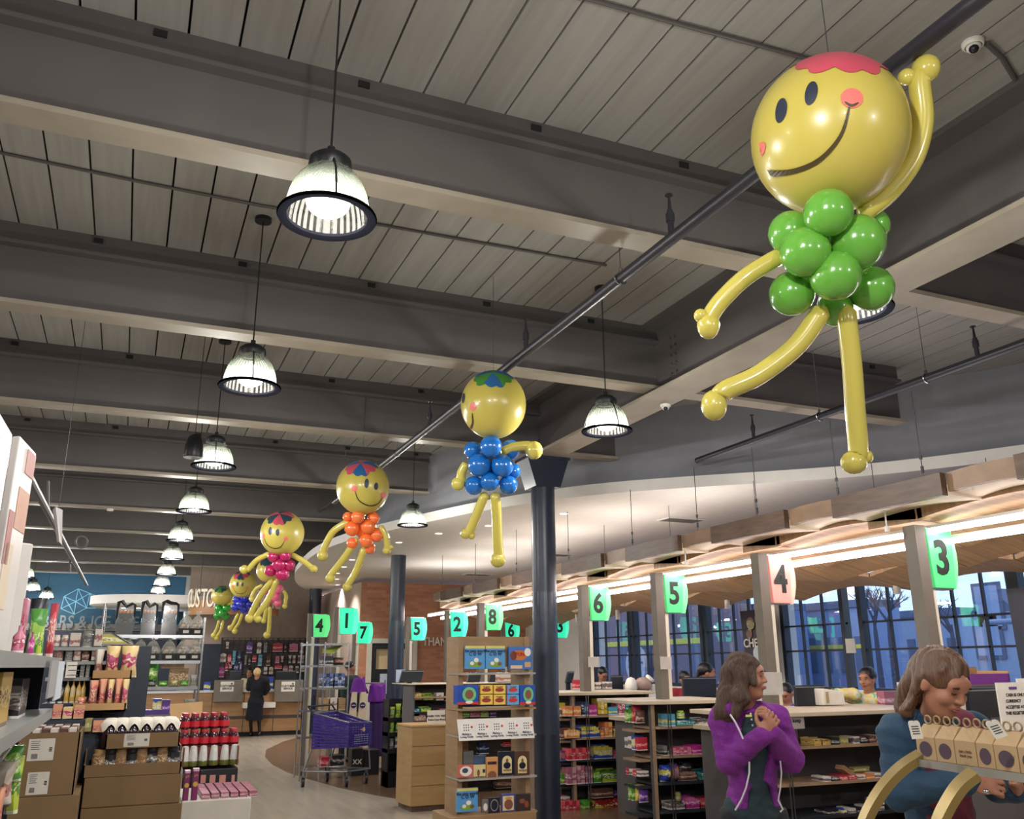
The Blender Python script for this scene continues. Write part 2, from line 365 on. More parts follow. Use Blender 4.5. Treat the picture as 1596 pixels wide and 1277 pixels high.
g = T('main_girder', 'deep grey steel girder running away to the first dark column', 'girder', U(4.8, 0, 4.2))
def gbox(x0, x1, z0, z1, y0=-6.9, y1=10.5):
    a = U(x0, y0, z0); c = U(x1, y1, z1); return MB().box(a.x, c.x, a.y, c.y, a.z, c.z)
gbox(4.6, 4.99, 4.2, 4.235).build('lower_flange', M_flange_lit, g); gbox(4.78, 4.81, 4.235, 4.95).build('web', M_steel_shaded, g); gbox(4.6, 4.99, 4.95, 4.993).build('upper_flange', M_steel_shaded, g)
a = U(4.78, 7.05, 4.4)
bo = MB()
for i in range(5):
    for j in (0, 1): bo.cyl((a.x-.02, a.y-.12+j*.07, a.z+i*.08), (a.x-.0, a.y-.12+j*.07, a.z+i*.08), .012, n=6)
bo.build('bolt_row', M_steel_shaded, g)
def column(x, y, ztop, label, cap, r=None):
    t = T('steel_column', label, 'column', (x, y, 0)); r = r or .14
    MB().lathe([(0, 0), (r+.05, 0), (r+.05, .02), (r, .03), (r, ztop)], (x, y, 0), 28).build('shaft', M_col, t, smooth=True)
    if cap:
        MB().hexa([(x-.15, y-.15, ztop-.34), (x+.15, y-.15, ztop-.34), (x+.15, y+.15, ztop-.34), (x-.15, y+.15, ztop-.34), (x-.25, y-.16, ztop-.03), (x+.25, y-.16, ztop-.03), (x+.25, y+.16, ztop-.03), (x-.25, y+.16, ztop-.03)]).box(x-.26, x+.26, y-.19, y+.19, ztop-.03, ztop).build('capital', M_col, t)
    MB().cyl((x, y, .9), (x, y, 2.35), r+.004, n=28, caps=False).build('wrap', mat('column_wrap', (52, 60, 76), .25), t, smooth=True)
    return t
c1 = U(4.8, 10.14, 4.2); column(c1.x, c1.y, c1.z, 'dark navy round column with flared capital, nearest the camera', 1, .133)
p = U(5.05, 17.75, 3.8); column(p.x, p.y, p.z, 'dark round column behind the purple bag rack', 0, .135)
p = U(5.05, 26.6, 3.8); column(p.x, p.y, p.z, 'dark round column at the right end of the service desk', 0, .15)
# conduits under the boards
zc = ZC-.012
def conduit(pix, label, r=.011, mt=None):
    P = [WZ(x, y, zc) for x, y in pix]
    return tag(MB().tube(P, r).build('conduit', mt or M_steel_shaded), label, 'conduit')
conduit([(-60, 225), (0, 238), (200, 280), (408, 321), (600, 352), (800, 388), (945, 414)], 'thin grey conduit crossing the boards through the second lamp rose')
conduit([(820, -28), (930, 2), (1060, 38), (1180, 70), (1300, 103), (1395, 132)], 'thin conduit crossing the boards behind the green figure')
# sprinkler pipes
def pipe_run(X, z, y0, y1, r, rise, label, hangers, extra=None):
    q0 = U(X, y0, z); q1 = U(X, y1, z)
    t = T('sprinkler_pipe', label, 'pipe', q0)
    MB().cyl(q0, q1, r, n=14).build('pipe_body', M_pipe, t, smooth=True)
    for Y in rise:
        q = U(X, Y, z); top = q.z+.26
        MB().cyl(q, (q.x, q.y, q.z+.17), .017, n=10).cyl((q.x, q.y, q.z+.1), (q.x, q.y, q.z+.15), .024, n=10).cyl((q.x, q.y, q.z+.17), (q.x, q.y, top), .012, .006, n=8).cyl((q.x, q.y, top), (q.x, q.y, top+.006), .022, n=10).build('sprinkler_head', M_pipe, t)
    for Y in hangers:
        q = U(X, Y, z)
        MB().tube([(q.x+math.cos(a)*(r+.006), q.y, q.z+math.sin(a)*(r+.006)) for a in [i*math.pi/8 for i in range(17)]], .005, 6).cyl((q.x, q.y, q.z+r), (q.x, q.y, q.z+r+.03), .012, n=8).cyl((q.x, q.y, q.z+r), (q.x, q.y, ZC-.12), .003, n=5).build('hanger_ring', M_chrome, t)
    return t
pipe_run(2.87, 4.15, .3, 14.0, .034, [4.12, 6.35, 9.0, 12.2], 'dark sprinkler pipe running diagonally above the row of balloon figures', [4.75, 7.3, 10.3, 13.3])
t = pipe_run(6.55, 4.12, 3.2, 9.15, .034, [4.95, 8.0], 'dark sprinkler pipe in front of the grey bulkhead at right', [5.5, 6.9])
q0 = WY(185, 800, 11); q1 = WY(50, 735, 6.5)
tag(MB().cyl(WY(38, 730, 5.6), WY(135, 912, 17), .025, n=10).cyl(WY(75, 750, 8), WY(75, 800, 8), .012).cyl(WY(109, 858, 12.), WY(109, 892, 12.), .012).build('sprinkler_pipe', M_steel_shaded), 'thin grey sprinkler pipe high at far left beside the white boxes', 'pipe')
tag(MB().tube([WY(640+a, 0, 1)*0+p_ for a, p_ in ((0, WY(478, 812, 15)), (0, WY(520, 780, 14)))], .02).build('brace_rod', M_steel_shaded), 'slanting steel brace between far beams behind the orange figure', 'brace')
# ---------------------------------------------------------------- pendant lamps
M_shade = bpy.data.materials.new('prismatic_acrylic'); M_shade.use_nodes = True; nt = M_shade.node_tree; nt.nodes.remove(nt.nodes['Principled BSDF'])
a1 = nt.nodes.new('ShaderNodeBsdfTransparent'); a1.inputs[0].default_value = (.93, .95, .9, 1); a2 = nt.nodes.new('ShaderNodeBsdfTranslucent'); a2.inputs[0].default_value = (.10, .115, .09, 1); a3 = nt.nodes.new('ShaderNodeBsdfGlossy'); a3.inputs['Roughness'].default_value = .15
m1 = nt.nodes.new('ShaderNodeMixShader'); m1.inputs[0].default_value = .35; m2 = nt.nodes.new('ShaderNodeMixShader'); m2.inputs[0].default_value = .12
nt.links.new(a1.outputs[0], m1.inputs[1]); nt.links.new(a2.outputs[0], m1.inputs[2]); nt.links.new(m1.outputs[0], m2.inputs[1]); nt.links.new(a3.outputs[0], m2.inputs[2]); nt.links.new(m2.outputs[0], nt.nodes['Material Output'].inputs[0])
M_bulb = mat('lit_bulb', (255, 250, 236), .5, emit=9.0, emcol=(255, 250, 238))
def make_lamp(loc):
    t = T('pendant_lamp', 'x', 'lamp', loc); x, y, z = loc
    R = .163
    prof = [(R*math.cos(a), .235*math.sin(a)**.9) for a in [i*math.pi/2/12*.88 for i in range(13)]]
    MB().lathe(prof, loc, 72, flute=.022).build('shade', M_shade, t, smooth=False)
    MB().lathe([(R-.005, -.004), (R+.03, -.01), (R+.034, -.002), (R+.03, .006), (R-.005, .008), (R-.005, -.004)], loc, 40).build('rim', mat('lamp_rim', (5, 5, 7), 1, spec=0), t, smooth=True)
    MB().lathe([(.075, .2), (.088, .225), (.084, .255), (.06, .275), (.03, .285), (.016, .29), (.016, .315), (0, .315)], loc, 24).build('cap', M_black, t, smooth=True)
    for k in range(3):
        a = k*2*math.pi/3+.5; u = Vector((math.cos(a), math.sin(a), 0)); P = []
        for i in range(9):
            th = i/8*math.pi/2; P.append(Vector(loc)+u*((R+.022)*math.cos(th)*.72+(R+.022)*.28*(1-i/8)+.0)+Z3*(.25*math.sin(th)))
        MB().tube(P, .0045, 5).build('guard_strap', M_black, t)
    MB().ball(Vector(loc)+Z3*.075, .09, (1, 1, .8), 20).build('bulb', M_bulb, t, smooth=2)
    MB().cyl((x, y, z+.31), (x, y, ZC), .0045, n=6).build('cord', M_black, t)
    MB().cyl((x, y, ZC-.028), (x, y, ZC-.001), .055, n=24).build('ceiling_rose', M_black, t, smooth=True)
    return t
lampA = [(510, 338), (389, 603), (333, 727), (302, 797), (281, 843), (268, 872), (259, 896), (252, 913), (246, 925)]
lampB = [(946, 672), (643, 819)]
zl = U(0, 0, 3.6).z
locs = [(WZ(x, y, zl), 'white glowing ribbed dome pendant, '+n) for (x, y), n in zip(lampA, ['largest and nearest of the left row', 'second of the left row', 'third of the left row', 'fourth of the left row', 'fifth of the left row', 'sixth of the left row', 'seventh of the left row', 'eighth of the left row', 'last and farthest of the left row'])]
locs += [(WZ(946, 672, zl), 'ribbed dome pendant hanging beside the girder, right of the blue figure'), (WZ(643, 819, zl), 'ribbed dome pendant between the orange and blue figures'), (WZ(1330, 484, zl), 'ribbed dome pendant half hidden behind the green figure')]
for i, (x, y) in enumerate([(50, 921), (72, 933), (38, 900)]):
    locs.append((WZ(x, y, zl), 'small far pendant above the left shelves, '+['second', 'third', 'first'][i]+' of three'))
first = make_lamp(locs[0][0]); first['label'] = locs[0][1]; first['group'] = 'ribbed dome pendant lamps'
lch = kids(first)
def lamp_light(p, e=1.0):
    l = bpy.data.lights.new('lamp_light', 'POINT'); l.energy = LAMP_W*e; l.color = (1, .975, .93); l.shadow_soft_size = .06
    o = bpy.data.objects.new('lamp_light', l); C.objects.link(o); o.location = p-Z3*.03
for i, (p, lb) in enumerate(locs):
    if i: copy_thing(first, p, lb, ch=lch)
    lamp_light(p)
# unseen fill lights added behind and left of the camera, continuing the rows
for p in [Vector((.6, .9, zl)), Vector((.6, -1.8, zl)), Vector((-4.5, 3.4, zl)), Vector((-4.5, 8.4, zl)), Vector((3.4, -1.8, zl)), Vector((-4.5, -1.8, zl)), Vector((-4.5, 13, zl)), Vector((-4.5, 18, zl))]: lamp_light(p, 1.5)
# black speaker, security cameras, detectors, hanging price flag
t = T('ceiling_speaker', 'black bullet shaped speaker hanging behind the third pendant', 'speaker', WZ(300, 712, zl+.1))
p = WY(301, 712, 7.8)
MB().lathe([(0, .2), (.03, .195), (.055, .17), (.075, .1), (.085, 0), (.08, -.01), (0, -.01)], p, 20).build('housing', M_black, t, smooth=True)
MB().cyl(p+Z3*.19, (p.x, p.y, ZC), .003, n=5).build('wire', M_black, t)
def dome_cam(p, label, s=1):
    t = T('security_camera', label, 'camera', p)
    MB().lathe([(.065*s, 0), (.065*s, -.02*s), (.058*s, -.03*s), (.05*s, -.032*s)], p, 24).ball(p-Z3*.032*s, .045*s, (1, 1, .9), 16).build('housing', M_glassw, t, smooth=True)
    d = (Vector((0, 0, H))-p).normalized()
    MB().ball(p-Z3*.045*s+d*.018*s, .03*s, (1, 1, 1), 14).build('lens', M_black, t, smooth=2)
    return t
dome_cam(WZ(1516, 66, ZC), 'white dome security camera on the boards at upper right', .8)
pcam = WZ(1037, 631, U(0, 0, 4.2).z); dome_cam(pcam, 'small white dome camera under the steel girder', .75)
conduit([(1538, 68), (1562, 90), (1583, 125), (1592, 170), (1590, 240), (1583, 300)], 'bent flexible conduit beside the dome security camera', .014)
tag(MB().lathe([(.05, 0), (.045, -.03), (0, -.035)], Vector((WZ(175, 832, U(0, 0, 4.3).z).x, 16.9*KS, U(0, 0, 4.3).z)), 16).build('smoke_detector', M_glassw, smooth=True), 'small white smoke detector under a far beam', 'detector')
tag(MB().tube([WY(127+9*math.cos(a), 845+9*math.sin(a), 12) for a in [i*math.pi/10 for i in range(21)]], .014, 6).build('hanging_hoop', M_steel_shaded), 'small grey hoop hanging under a far beam at left', 'hoop')
t = T('hanging_price_flag', 'thin grey hanging aisle flag seen edge on at left', 'sign', WY(88, 815, 6.5))
MB().hexa([WY(82, 795, 6.3), WY(94, 800, 6.5), WY(93, 850, 6.5), WY(89, 845, 6.3), WY(84, 790, 6.3)+X3*.01, WY(95, 795, 6.5)+X3*.01, WY(94, 850, 6.5)+X3*.01, WY(90, 845, 6.3)+X3*.01]).build('flag', mat('grey_flag', (120, 112, 108), .6), t)
_w = WY(91, 796, 6.4); MB().cyl(_w, (_w.x, _w.y, ZC), .0015, n=5).build('wire', M_black, t)
# beam over upper left + downlights in the cloud
M_down = mat('lit_downlight', (255, 236, 240), .4, emit=10)
dl = [(879, 801), (762, 820), (684, 832), (622, 846), (549, 873), (536, 884), (526, 894), (525, 903), (526, 912), (532, 919), (505, 928), (1040, 800)]
for i, (x, y) in enumerate(dl):
    if i == 11: continue
    p = WZ(x, y, zp0-.004)
    t = T('recessed_downlight', 'small round recessed downlight in the white ceiling cloud, %s from the right' % ORD[i], 'light', p, 'downlights in the ceiling cloud')
    MB().lathe([(0, 0), (.05, 0)], p, 20).build('lens', M_down, t); MB().lathe([(.05, 0), (.065, -.006), (.065, .003)], p, 20).build('trim_ring', M_white, t)
    l = bpy.data.lights.new('downlight', 'SPOT'); l.energy = SPOT_W*(7 if i >= 6 else 3 if i >= 4 else 1); l.color = (1, .93, .88); l.spot_size = 2.0; l.spot_blend = .8; l.shadow_soft_size = .05
    o = bpy.data.objects.new('downlight', l); C.objects.link(o); o.location = p-Z3*.02
def vent(x, y, label):
    p = WZ(x, y, zp0-.006); t = T('ceiling_vent', label, 'vent', p)
    MB().box(p.x-.3, p.x+.3, p.y-.15, p.y+.15, p.z-.006, p.z+.004).build('frame', M_white, t)
    b = MB()
    for k in range(9): b.box(p.x-.27, p.x+.27, p.y-.125+k*.03, p.y-.112+k*.03, p.z-.01, p.z-.006)
    b.build('slats', mat('vent_grey', (120, 116, 112), .6), t)
vent(1062, 811, 'slatted air vent in the white ceiling, nearest the camera'); vent(865, 865, 'slatted air vent right of the first column, farther away'); vent(744, 896, 'slatted air vent left of the first column')
# ---------------------------------------------------------------- checkout canopy of arched wooden slabs
M_wirec = mat('thin_cable', (60, 60, 64), .5)
for _i in range(9):  # unseen panels added over the canopy to brighten the ceiling cloud
    _l = bpy.data.lights.new('canopy_fill_uplight', 'AREA'); _l.shape = 'RECTANGLE'; _l.size = 1.2; _l.size_y = 1.3; _l.energy = 14; _l.color = (1, .93, .88)
    _o = bpy.data.objects.new('canopy_fill_uplight', _l); C.objects.link(_o); _o.location = V(6.9, 4.4+1.9*_i, 3.02); _o.rotation_euler = (math.pi, 0, 0)
cn = T('wooden_canopy', 'long overhead canopy of arched wooden slabs stepping back over the checkouts', 'canopy', V(6, 4, 3))
per = 1.92
def slab(x0, x1, ya, yb, z0, z1, amp, th, m, n=10, name='slab', dx=0):
    b = MB(); vs = []; 
    for i in range(n+1):
        s = i/n; y = ya+(yb-ya)*s; h = amp*math.sin(math.pi*s)
        za, zb = z0+h, z1+h
        vs.append([(x0, y, za), (x1, y, zb), (x1, y, zb+th), (x0, y, za+th)])
    P = []; fs = []
    for r in vs:
        for q in r: P.append(V(*q))
    for i in range(n):
        o = i*4
        for k in range(4): fs.append((o+k, o+(k+1) % 4, o+4+(k+1) % 4, o+4+k))
    fs += [(3, 2, 1, 0), (n*4, n*4+1, n*4+2, n*4+3)]
    b.add(P, fs); return b.build(name, m, cn)
ystart = 1.0
for k in range(10):
    y0 = ystart+k*per+.02
    y0 = 6.30-3*per+k*per            # joints measured on the front edge
    slab(6.0, 6.06, y0-1.25, y0, 2.905, 2.905, .0, .19, M_woodd, 2, 'edge_board')
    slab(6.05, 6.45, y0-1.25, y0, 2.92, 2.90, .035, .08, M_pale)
    slab(6.07, 6.12, y0, y0+per-1.25, 2.94, 2.94, .014, .155, M_woodm, 6, 'edge_board')
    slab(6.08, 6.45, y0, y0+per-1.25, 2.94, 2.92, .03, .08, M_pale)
    if k < 10:
        slab(6.45, 6.95, y0-.55, y0+per-.57, 2.84, 2.80, .07, .16, M_wood)
        slab(6.45, 6.47, y0-.62, y0+.02, 2.82, 2.82, .0, .15, M_wood, 2, 'edge_board')
        slab(6.95, 7.5, y0-.15, y0+per-.17, 2.82, 2.68, .10, .14, M_wood)
        slab(7.5, 8.1, y0+.35, y0+per+.33, 2.72, 2.56, .10, .12, M_wood)
        slab(8.1, 8.75, y0-.2, y0+per-.22, 2.58, 2.44, .12, .05, M_wood)
for k, (xp, yp) in enumerate([(6.1, 4.0), (6.1, 5.3), (6.1, 6.3), (6.1, 7.5), (6.1, 8.6), (6.1, 10.1), (6.1, 12), (6.1, 14), (6.1, 16), (6.1, 18), (7.3, 7), (7.3, 9), (7.3, 11), (7.3, 13), (7.3, 15)]):
    q = V(xp, yp, 3.05)
    MB().cyl(q, (q.x, q.y, zp0), .004, n=5).cyl((q.x, q.y, q.z+.08), (q.x, q.y, q.z+.13), .011, n=8).cyl((q.x, q.y, q.z+.18), (q.x, q.y, q.z+.21), .011, n=8).build('hanging_cable', M_wirec, cn)
M_tube = mat('lit_tube', (255, 246, 248), .4, emit=STRIP_E, emcol=(255, 240, 240))
for i, (X, z) in enumerate(((6.6, 2.725), (6.92, 2.66))):
    lab = ['long bright linear light under the canopy, upper of the pair', 'long bright linear light under the canopy, lower of the pair'][i]
    q = V(X, 4, z); t = T('linear_light', lab, 'light', q, 'linear lights over the checkouts')
    a0 = V(X, 2.2, z); a1_ = V(X, 20.4, z)
    MB().box(a0.x-.028, a0.x+.028, a0.y, a1_.y, a0.z-.006, a0.z+.028).build('diffuser', M_tube, t)
    MB().box(a0.x-.032, a0.x+.032, a0.y, a1_.y, a0.z+.028, a0.z+.05).build('housing', M_white, t)
for i, (x, y) in enumerate([(1380, 820), (1069, 873), (1160, 893)]):
    q = WX(x, y, 6.5*RS)
# small white spotlights under the canopy and larger ones by the windows
def spot(p, r, h, label):
    t = T('canopy_spotlight', label, 'light', p)
    MB().cyl(p, p+Z3*h, r, n=16).build('housing', M_glassw, t, smooth=True)
    MB().cyl(p+Z3*h, p+Z3*(h+(.12 if r < .03 else .3)), r*.35, n=10).build('stem', M_glassw, t)
    return t
spot(WX(1383, 829, 6.2*RS), .018, .04, 'tiny white spotlight under the canopy above the lane four sign')
spot(WX(1069, 881, 6.2*RS), .018, .04, 'tiny white spotlight under the canopy above the lane five sign')
spot(WX(1399, 926, 8.6*RS), .035, .22, 'white cylinder spotlight near the window, left of the lane three post')
spot(WX(1134, 949, 8.6*RS), .035, .2, 'white cylinder spotlight near the window, left of the lane four post')
spot(WX(963, 966, 8.6*RS), .035, .2, 'white cylinder spotlight near the window, right of the lane six sign')
spot(WX(900, 970, 8.6*RS), .035, .2, 'white cylinder spotlight near the window, left of the lane six post')
# ---------------------------------------------------------------- lane posts and number signs
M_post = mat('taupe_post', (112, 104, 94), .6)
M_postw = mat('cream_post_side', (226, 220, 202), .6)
def smat(name, c, e): return mat(name, c, .3, emit=e, emcol=c)
SG = {'green': (smat('lit_green_acrylic', (84, 216, 126), .6), smat('lit_pale_green_acrylic', (120, 226, 146), .6)),
      'pink': (smat('lit_pink_acrylic', (226, 148, 138), .5), smat('lit_pale_pink_acrylic', (226, 176, 160), .5)),
      'cyan': (smat('lit_cyan_acrylic', (50, 232, 176), .7), smat('lit_pale_cyan_acrylic', (90, 240, 200), .7))}
M_num = mat('sign_number_black', (22, 30, 26), .6)
def num_sign(loc, h, digit, colr, label, zbase, wpost=.10, text2=None, flip=1):
    """loc: lower left front corner of the number panel"""
    x, y, z = loc; k = h/.5; t = T('lane_number_sign', label, 'sign', (x, y, zbase))
    mA, mB = SG[colr]
    P = lambda a, b_, c: (x+a*k, y+b_*k, z+c*k)
    MB().hexa([P(.03, 0, 0), P(.27, 0, 0), P(.27, .06, 0), P(.03, .06, 0), P(0, 0, .5), P(.30, 0, .5), P(.30, .06, .5), P(0, .06, .5)]).build('number_panel', mA, t, bevel=.006)
    b = MB(); n = 8; vs = []; fs = []
    for i in range(n+1):
        s = i/n; w_ = .31+.09*math.sin(math.pi*(.15+.7*s)); zz = .5*s
        vs += [P(.24, .07, zz), P(w_+.02*s, .07, zz), P(w_+.02*s-.01, .14, zz), P(.24, .14, zz)]
    for i in range(n):
        for q in range(4): fs.append((i*4+q, i*4+(q+1) % 4, i*4+4+(q+1) % 4, i*4+4+q))
    fs += [(3, 2, 1, 0), (n*4, n*4+1, n*4+2, n*4+3)]
    b.add(vs, fs).build('curved_side_panel', mB, t)
    MB().box(x-.03*k, x+.31*k, y+.01, y+.12*k, z+.5*k, z+.512*k).build('panel_rail', M_chrome, t); MB().box(x-.03*k, x+.25*k, y+.01, y+.12*k, z-.012*k, z).build('panel_rail', M_chrome, t)
    text('number', digit, M_num, t, P(.145, -.004, .24), X3, Z3, .40*k, .002, .012*k, .86)
    pw = wpost
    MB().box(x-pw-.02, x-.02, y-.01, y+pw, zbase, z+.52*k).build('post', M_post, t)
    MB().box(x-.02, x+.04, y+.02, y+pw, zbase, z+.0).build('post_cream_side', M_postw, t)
    return t
RY = {3: 5.75, 4: 7.85, 5: 9.95, 6: 12.0, 8: 16.1}
def lane(n, px, pytop, pybot, colr, h):
    Y = RY[n]*RS-.05
    a = WY(px, pybot, Y); 
    return num_sign((a.x, Y, a.z), h, str(n), colr, 'lit %s sign with a black %s on its taupe post' % ({'green': 'green', 'pink': 'pink'}[colr], {3: 'three', 4: 'four', 5: 'five', 6: 'six'}[n]), {3: 1.0, 4: WY(1349, 1106, 6.2).z, 5: WY(1078.5, 1091, 7.95).z, 6: WY(940, 1078.5, 9.7).z}[n]+.001)
def hpx(x, y0, y1, Y): return WY(x, y0, Y).z-WY(x, y1, Y).z
for n, px, y0, y1, c_ in ((3, 1455, 825, 916, 'green'), (4, 1203, 867, 940, 'pink'), (5, 1038, 896, 955, 'green'), (6, 920, 915, 967, 'green')):
    lane(n, px, y0, y1, c_, hpx(px+20, y0, y1, RY[n]*RS-.05))
Y = 16.1*RS; a = WY(757, 982, Y); num_sign((a.x, Y, a.z), hpx(757, 942, 982, Y), '8', 'green', 'lit green sign with a black eight above the book stand', 0)
for px, y0, y1, Y, d, lab in ((640, 963, 998, 16.6, '5', 'lit cyan sign with a five right of the second column'), (702, 954, 993, 14.4, '2', 'lit cyan sign with a two left of the book stand'), (711, 992, 1006, 17.5, '8', 'small lit cyan sign with an eight half hidden under the cyan two'),
    (788, 967, 1000, 17.2, '6', 'lit cyan sign with a six above the book stand, partly covered'), (864, 958, 994, 14.8, '3', 'lit cyan sign with a three emerging behind the dark column'), (556, 970, 1003, 18.6, '7', 'lit cyan sign with a seven above the purple bags'),
    (528, 948, 988, 15.2, '1', 'lit cyan sign with a narrow number, left of the cyan seven'), (487, 958, 993, 15.8, '4', 'lit green sign with a narrow number beside the third column')):
    a = WY(px, y1, Y); num_sign((a.x, Y, a.z), hpx(px, y0, y1, Y), d, 'green' if px == 487 else 'cyan', lab, 0.0, .07)
# clear leaflet holders on the posts
M_clear = mat('clear_plastic', (225, 225, 220), .1, alpha=.35)
for (x0, y0, x1, y1, Y, nm) in ((1185, 1048, 1212, 1082, 6.35, 'lane four post, beside the woman in purple'), (1028, 1024, 1042, 1042, 8.1, 'lane five post'), (916, 1024, 931, 1039, 9.8, 'lane six post')):
    a = WY(x0, y1, Y); c_ = WY(x1, y0, Y); t = T('leaflet_holder', 'clear leaflet holder on the '+nm, 'holder', a)
    MB().box(a.x, c_.x, Y-.03, Y-.02, a.z, c_.z).build('leaflet', mat('pale_leaflet', (190, 168, 160), .7), t)
    MB().box(a.x-.01, c_.x+.01, Y-.04, Y-.035, a.z-.01, c_.z).build('clear_front', M_clear, t)
# ---------------------------------------------------------------- snack racks at the lane ends
M_rackw = mat('rack_oak', (150, 124, 98), .55, var=.15, vscale=4, stretch=(2, 2, 8))
M_rackt = mat('rack_top_laminate', (196, 182, 158), .4, var=.05)
M_rackb = mat('rack_back_grey', (88, 84, 84), .7)
M_rackd = mat('rack_dark_shelf', (36, 42, 48), .5)
XC = 4.93
def rack(Y, ytop, pxl, pxr, shelves, label, nlane, side=.34):
    zt_ = WY((pxl+pxr)/2, ytop, Y).z; xr = WY(pxr, ytop, Y).x
    pc_ = WY(pxl, ytop, Y).x
    t = T('snack_rack', label, 'rack', (XC, Y, 0))
    # curved worktop
    top = [(XC-.16, Y+side+.5), (XC-.2, Y+.12), (XC-.16, Y-.02), (XC+.1, Y-.10), ((XC+xr)/2, Y-.14), (xr+.12, Y-.10), (xr+.12, Y+side+.5)]
    MB().prism(top, zt_-.035, zt_).build('worktop', M_rackt, t, bevel=.005)
    MB().box(XC-.02, XC+.02, Y-.02, Y+.02, 0, zt_-.035).box(XC, xr+.1, Y+side, Y+side+.03, 0, zt_-.035).box(xr+.06, xr+.1, Y, Y+side, 0, zt_-.035).build('carcass', M_rackb, t)
    MB().box(XC-.016, XC+.024, Y-.022, Y+.03, 0, zt_-.035).build('corner_upright', M_rackw, t)
    MB().box(XC, xr+.08, Y+.04, Y+side, 0, .07).build('plinth', M_dark, t)
    for i, sy in enumerate(shelves):
        z = WY(pxl+60, sy, Y-.03).z
        pl = [(XC-.02, Y+side), (XC-.02, Y+.02), (XC+.06, Y-.04), ((XC+xr)/2, Y-.08), (xr+.05, Y-.05), (xr+.05, Y+side)]
        MB().prism(pl, z-.022, z).build('shelf', M_rackw if i < 2 or i == 4 else M_rackd, t)
        MB().box(XC-.15, XC-.02, Y+.02, Y+side, z-.022-.03, z-.03).build('side_shelf', M_rackw if i < 2 else M_rackd, t)
    MB().cyl((XC+.16, Y-.055, .1), (XC+.16, Y-.055, zt_-.04), .006, n=6).cyl((XC+.19, Y-.055, .1), (XC+.19, Y-.055, zt_-.04), .006, n=6).build('clear_rod', M_chrome, t)
    return zt_
COLS = {'orange': ((214, 128, 74), (232, 176, 110), (240, 222, 200)), 'navy': ((34, 44, 74), (90, 110, 160), (225, 228, 235)), 'magenta': ((170, 44, 126), (208, 110, 170), (240, 214, 230)),
 'yellow': ((208, 178, 70), (232, 206, 120), (120, 84, 40)), 'sky': ((80, 160, 190), (206, 196, 90), (225, 236, 240)), 'pink': ((206, 126, 148), (176, 70, 100), (240, 222, 226)), 'cyan': ((90, 172, 190), (54, 110, 160), (220, 236, 236)),
 'blue': ((44, 70, 170), (210, 200, 90), (230, 232, 240)), 'red': ((176, 44, 62), (216, 90, 96), (240, 222, 214)), 'crunch': ((206, 196, 74), (150, 40, 44), (236, 226, 150)), 'mauve': ((160, 96, 116), (196, 150, 160), (225, 206, 206)),
 'green': ((72, 140, 50), (150, 196, 80), (232, 236, 214)), 'lime': ((182, 204, 66), (90, 140, 50), (236, 240, 200)), 'brown': ((94, 62, 54), (160, 126, 110), (220, 206, 196)), 'teal': ((70, 160, 148), (40, 100, 120), (226, 238, 232)),
 'white': ((214, 208, 200), (130, 120, 120), (60, 56, 60)), 'black': ((34, 34, 40), (120, 116, 116), (226, 222, 216)), 'kraft': ((166, 132, 94), (140, 104, 70), (200, 176, 140)), 'purple': ((84, 50, 130), (150, 100, 180), (230, 220, 236)), 'olive': ((150, 142, 84), (200, 196, 150), (90, 84, 50)), 'multi': ((90, 70, 130), (196, 110, 60), (90, 130, 190)), 'gold': ((196, 160, 84), (226, 200, 130), (110, 80, 50))}
_seed = [0]
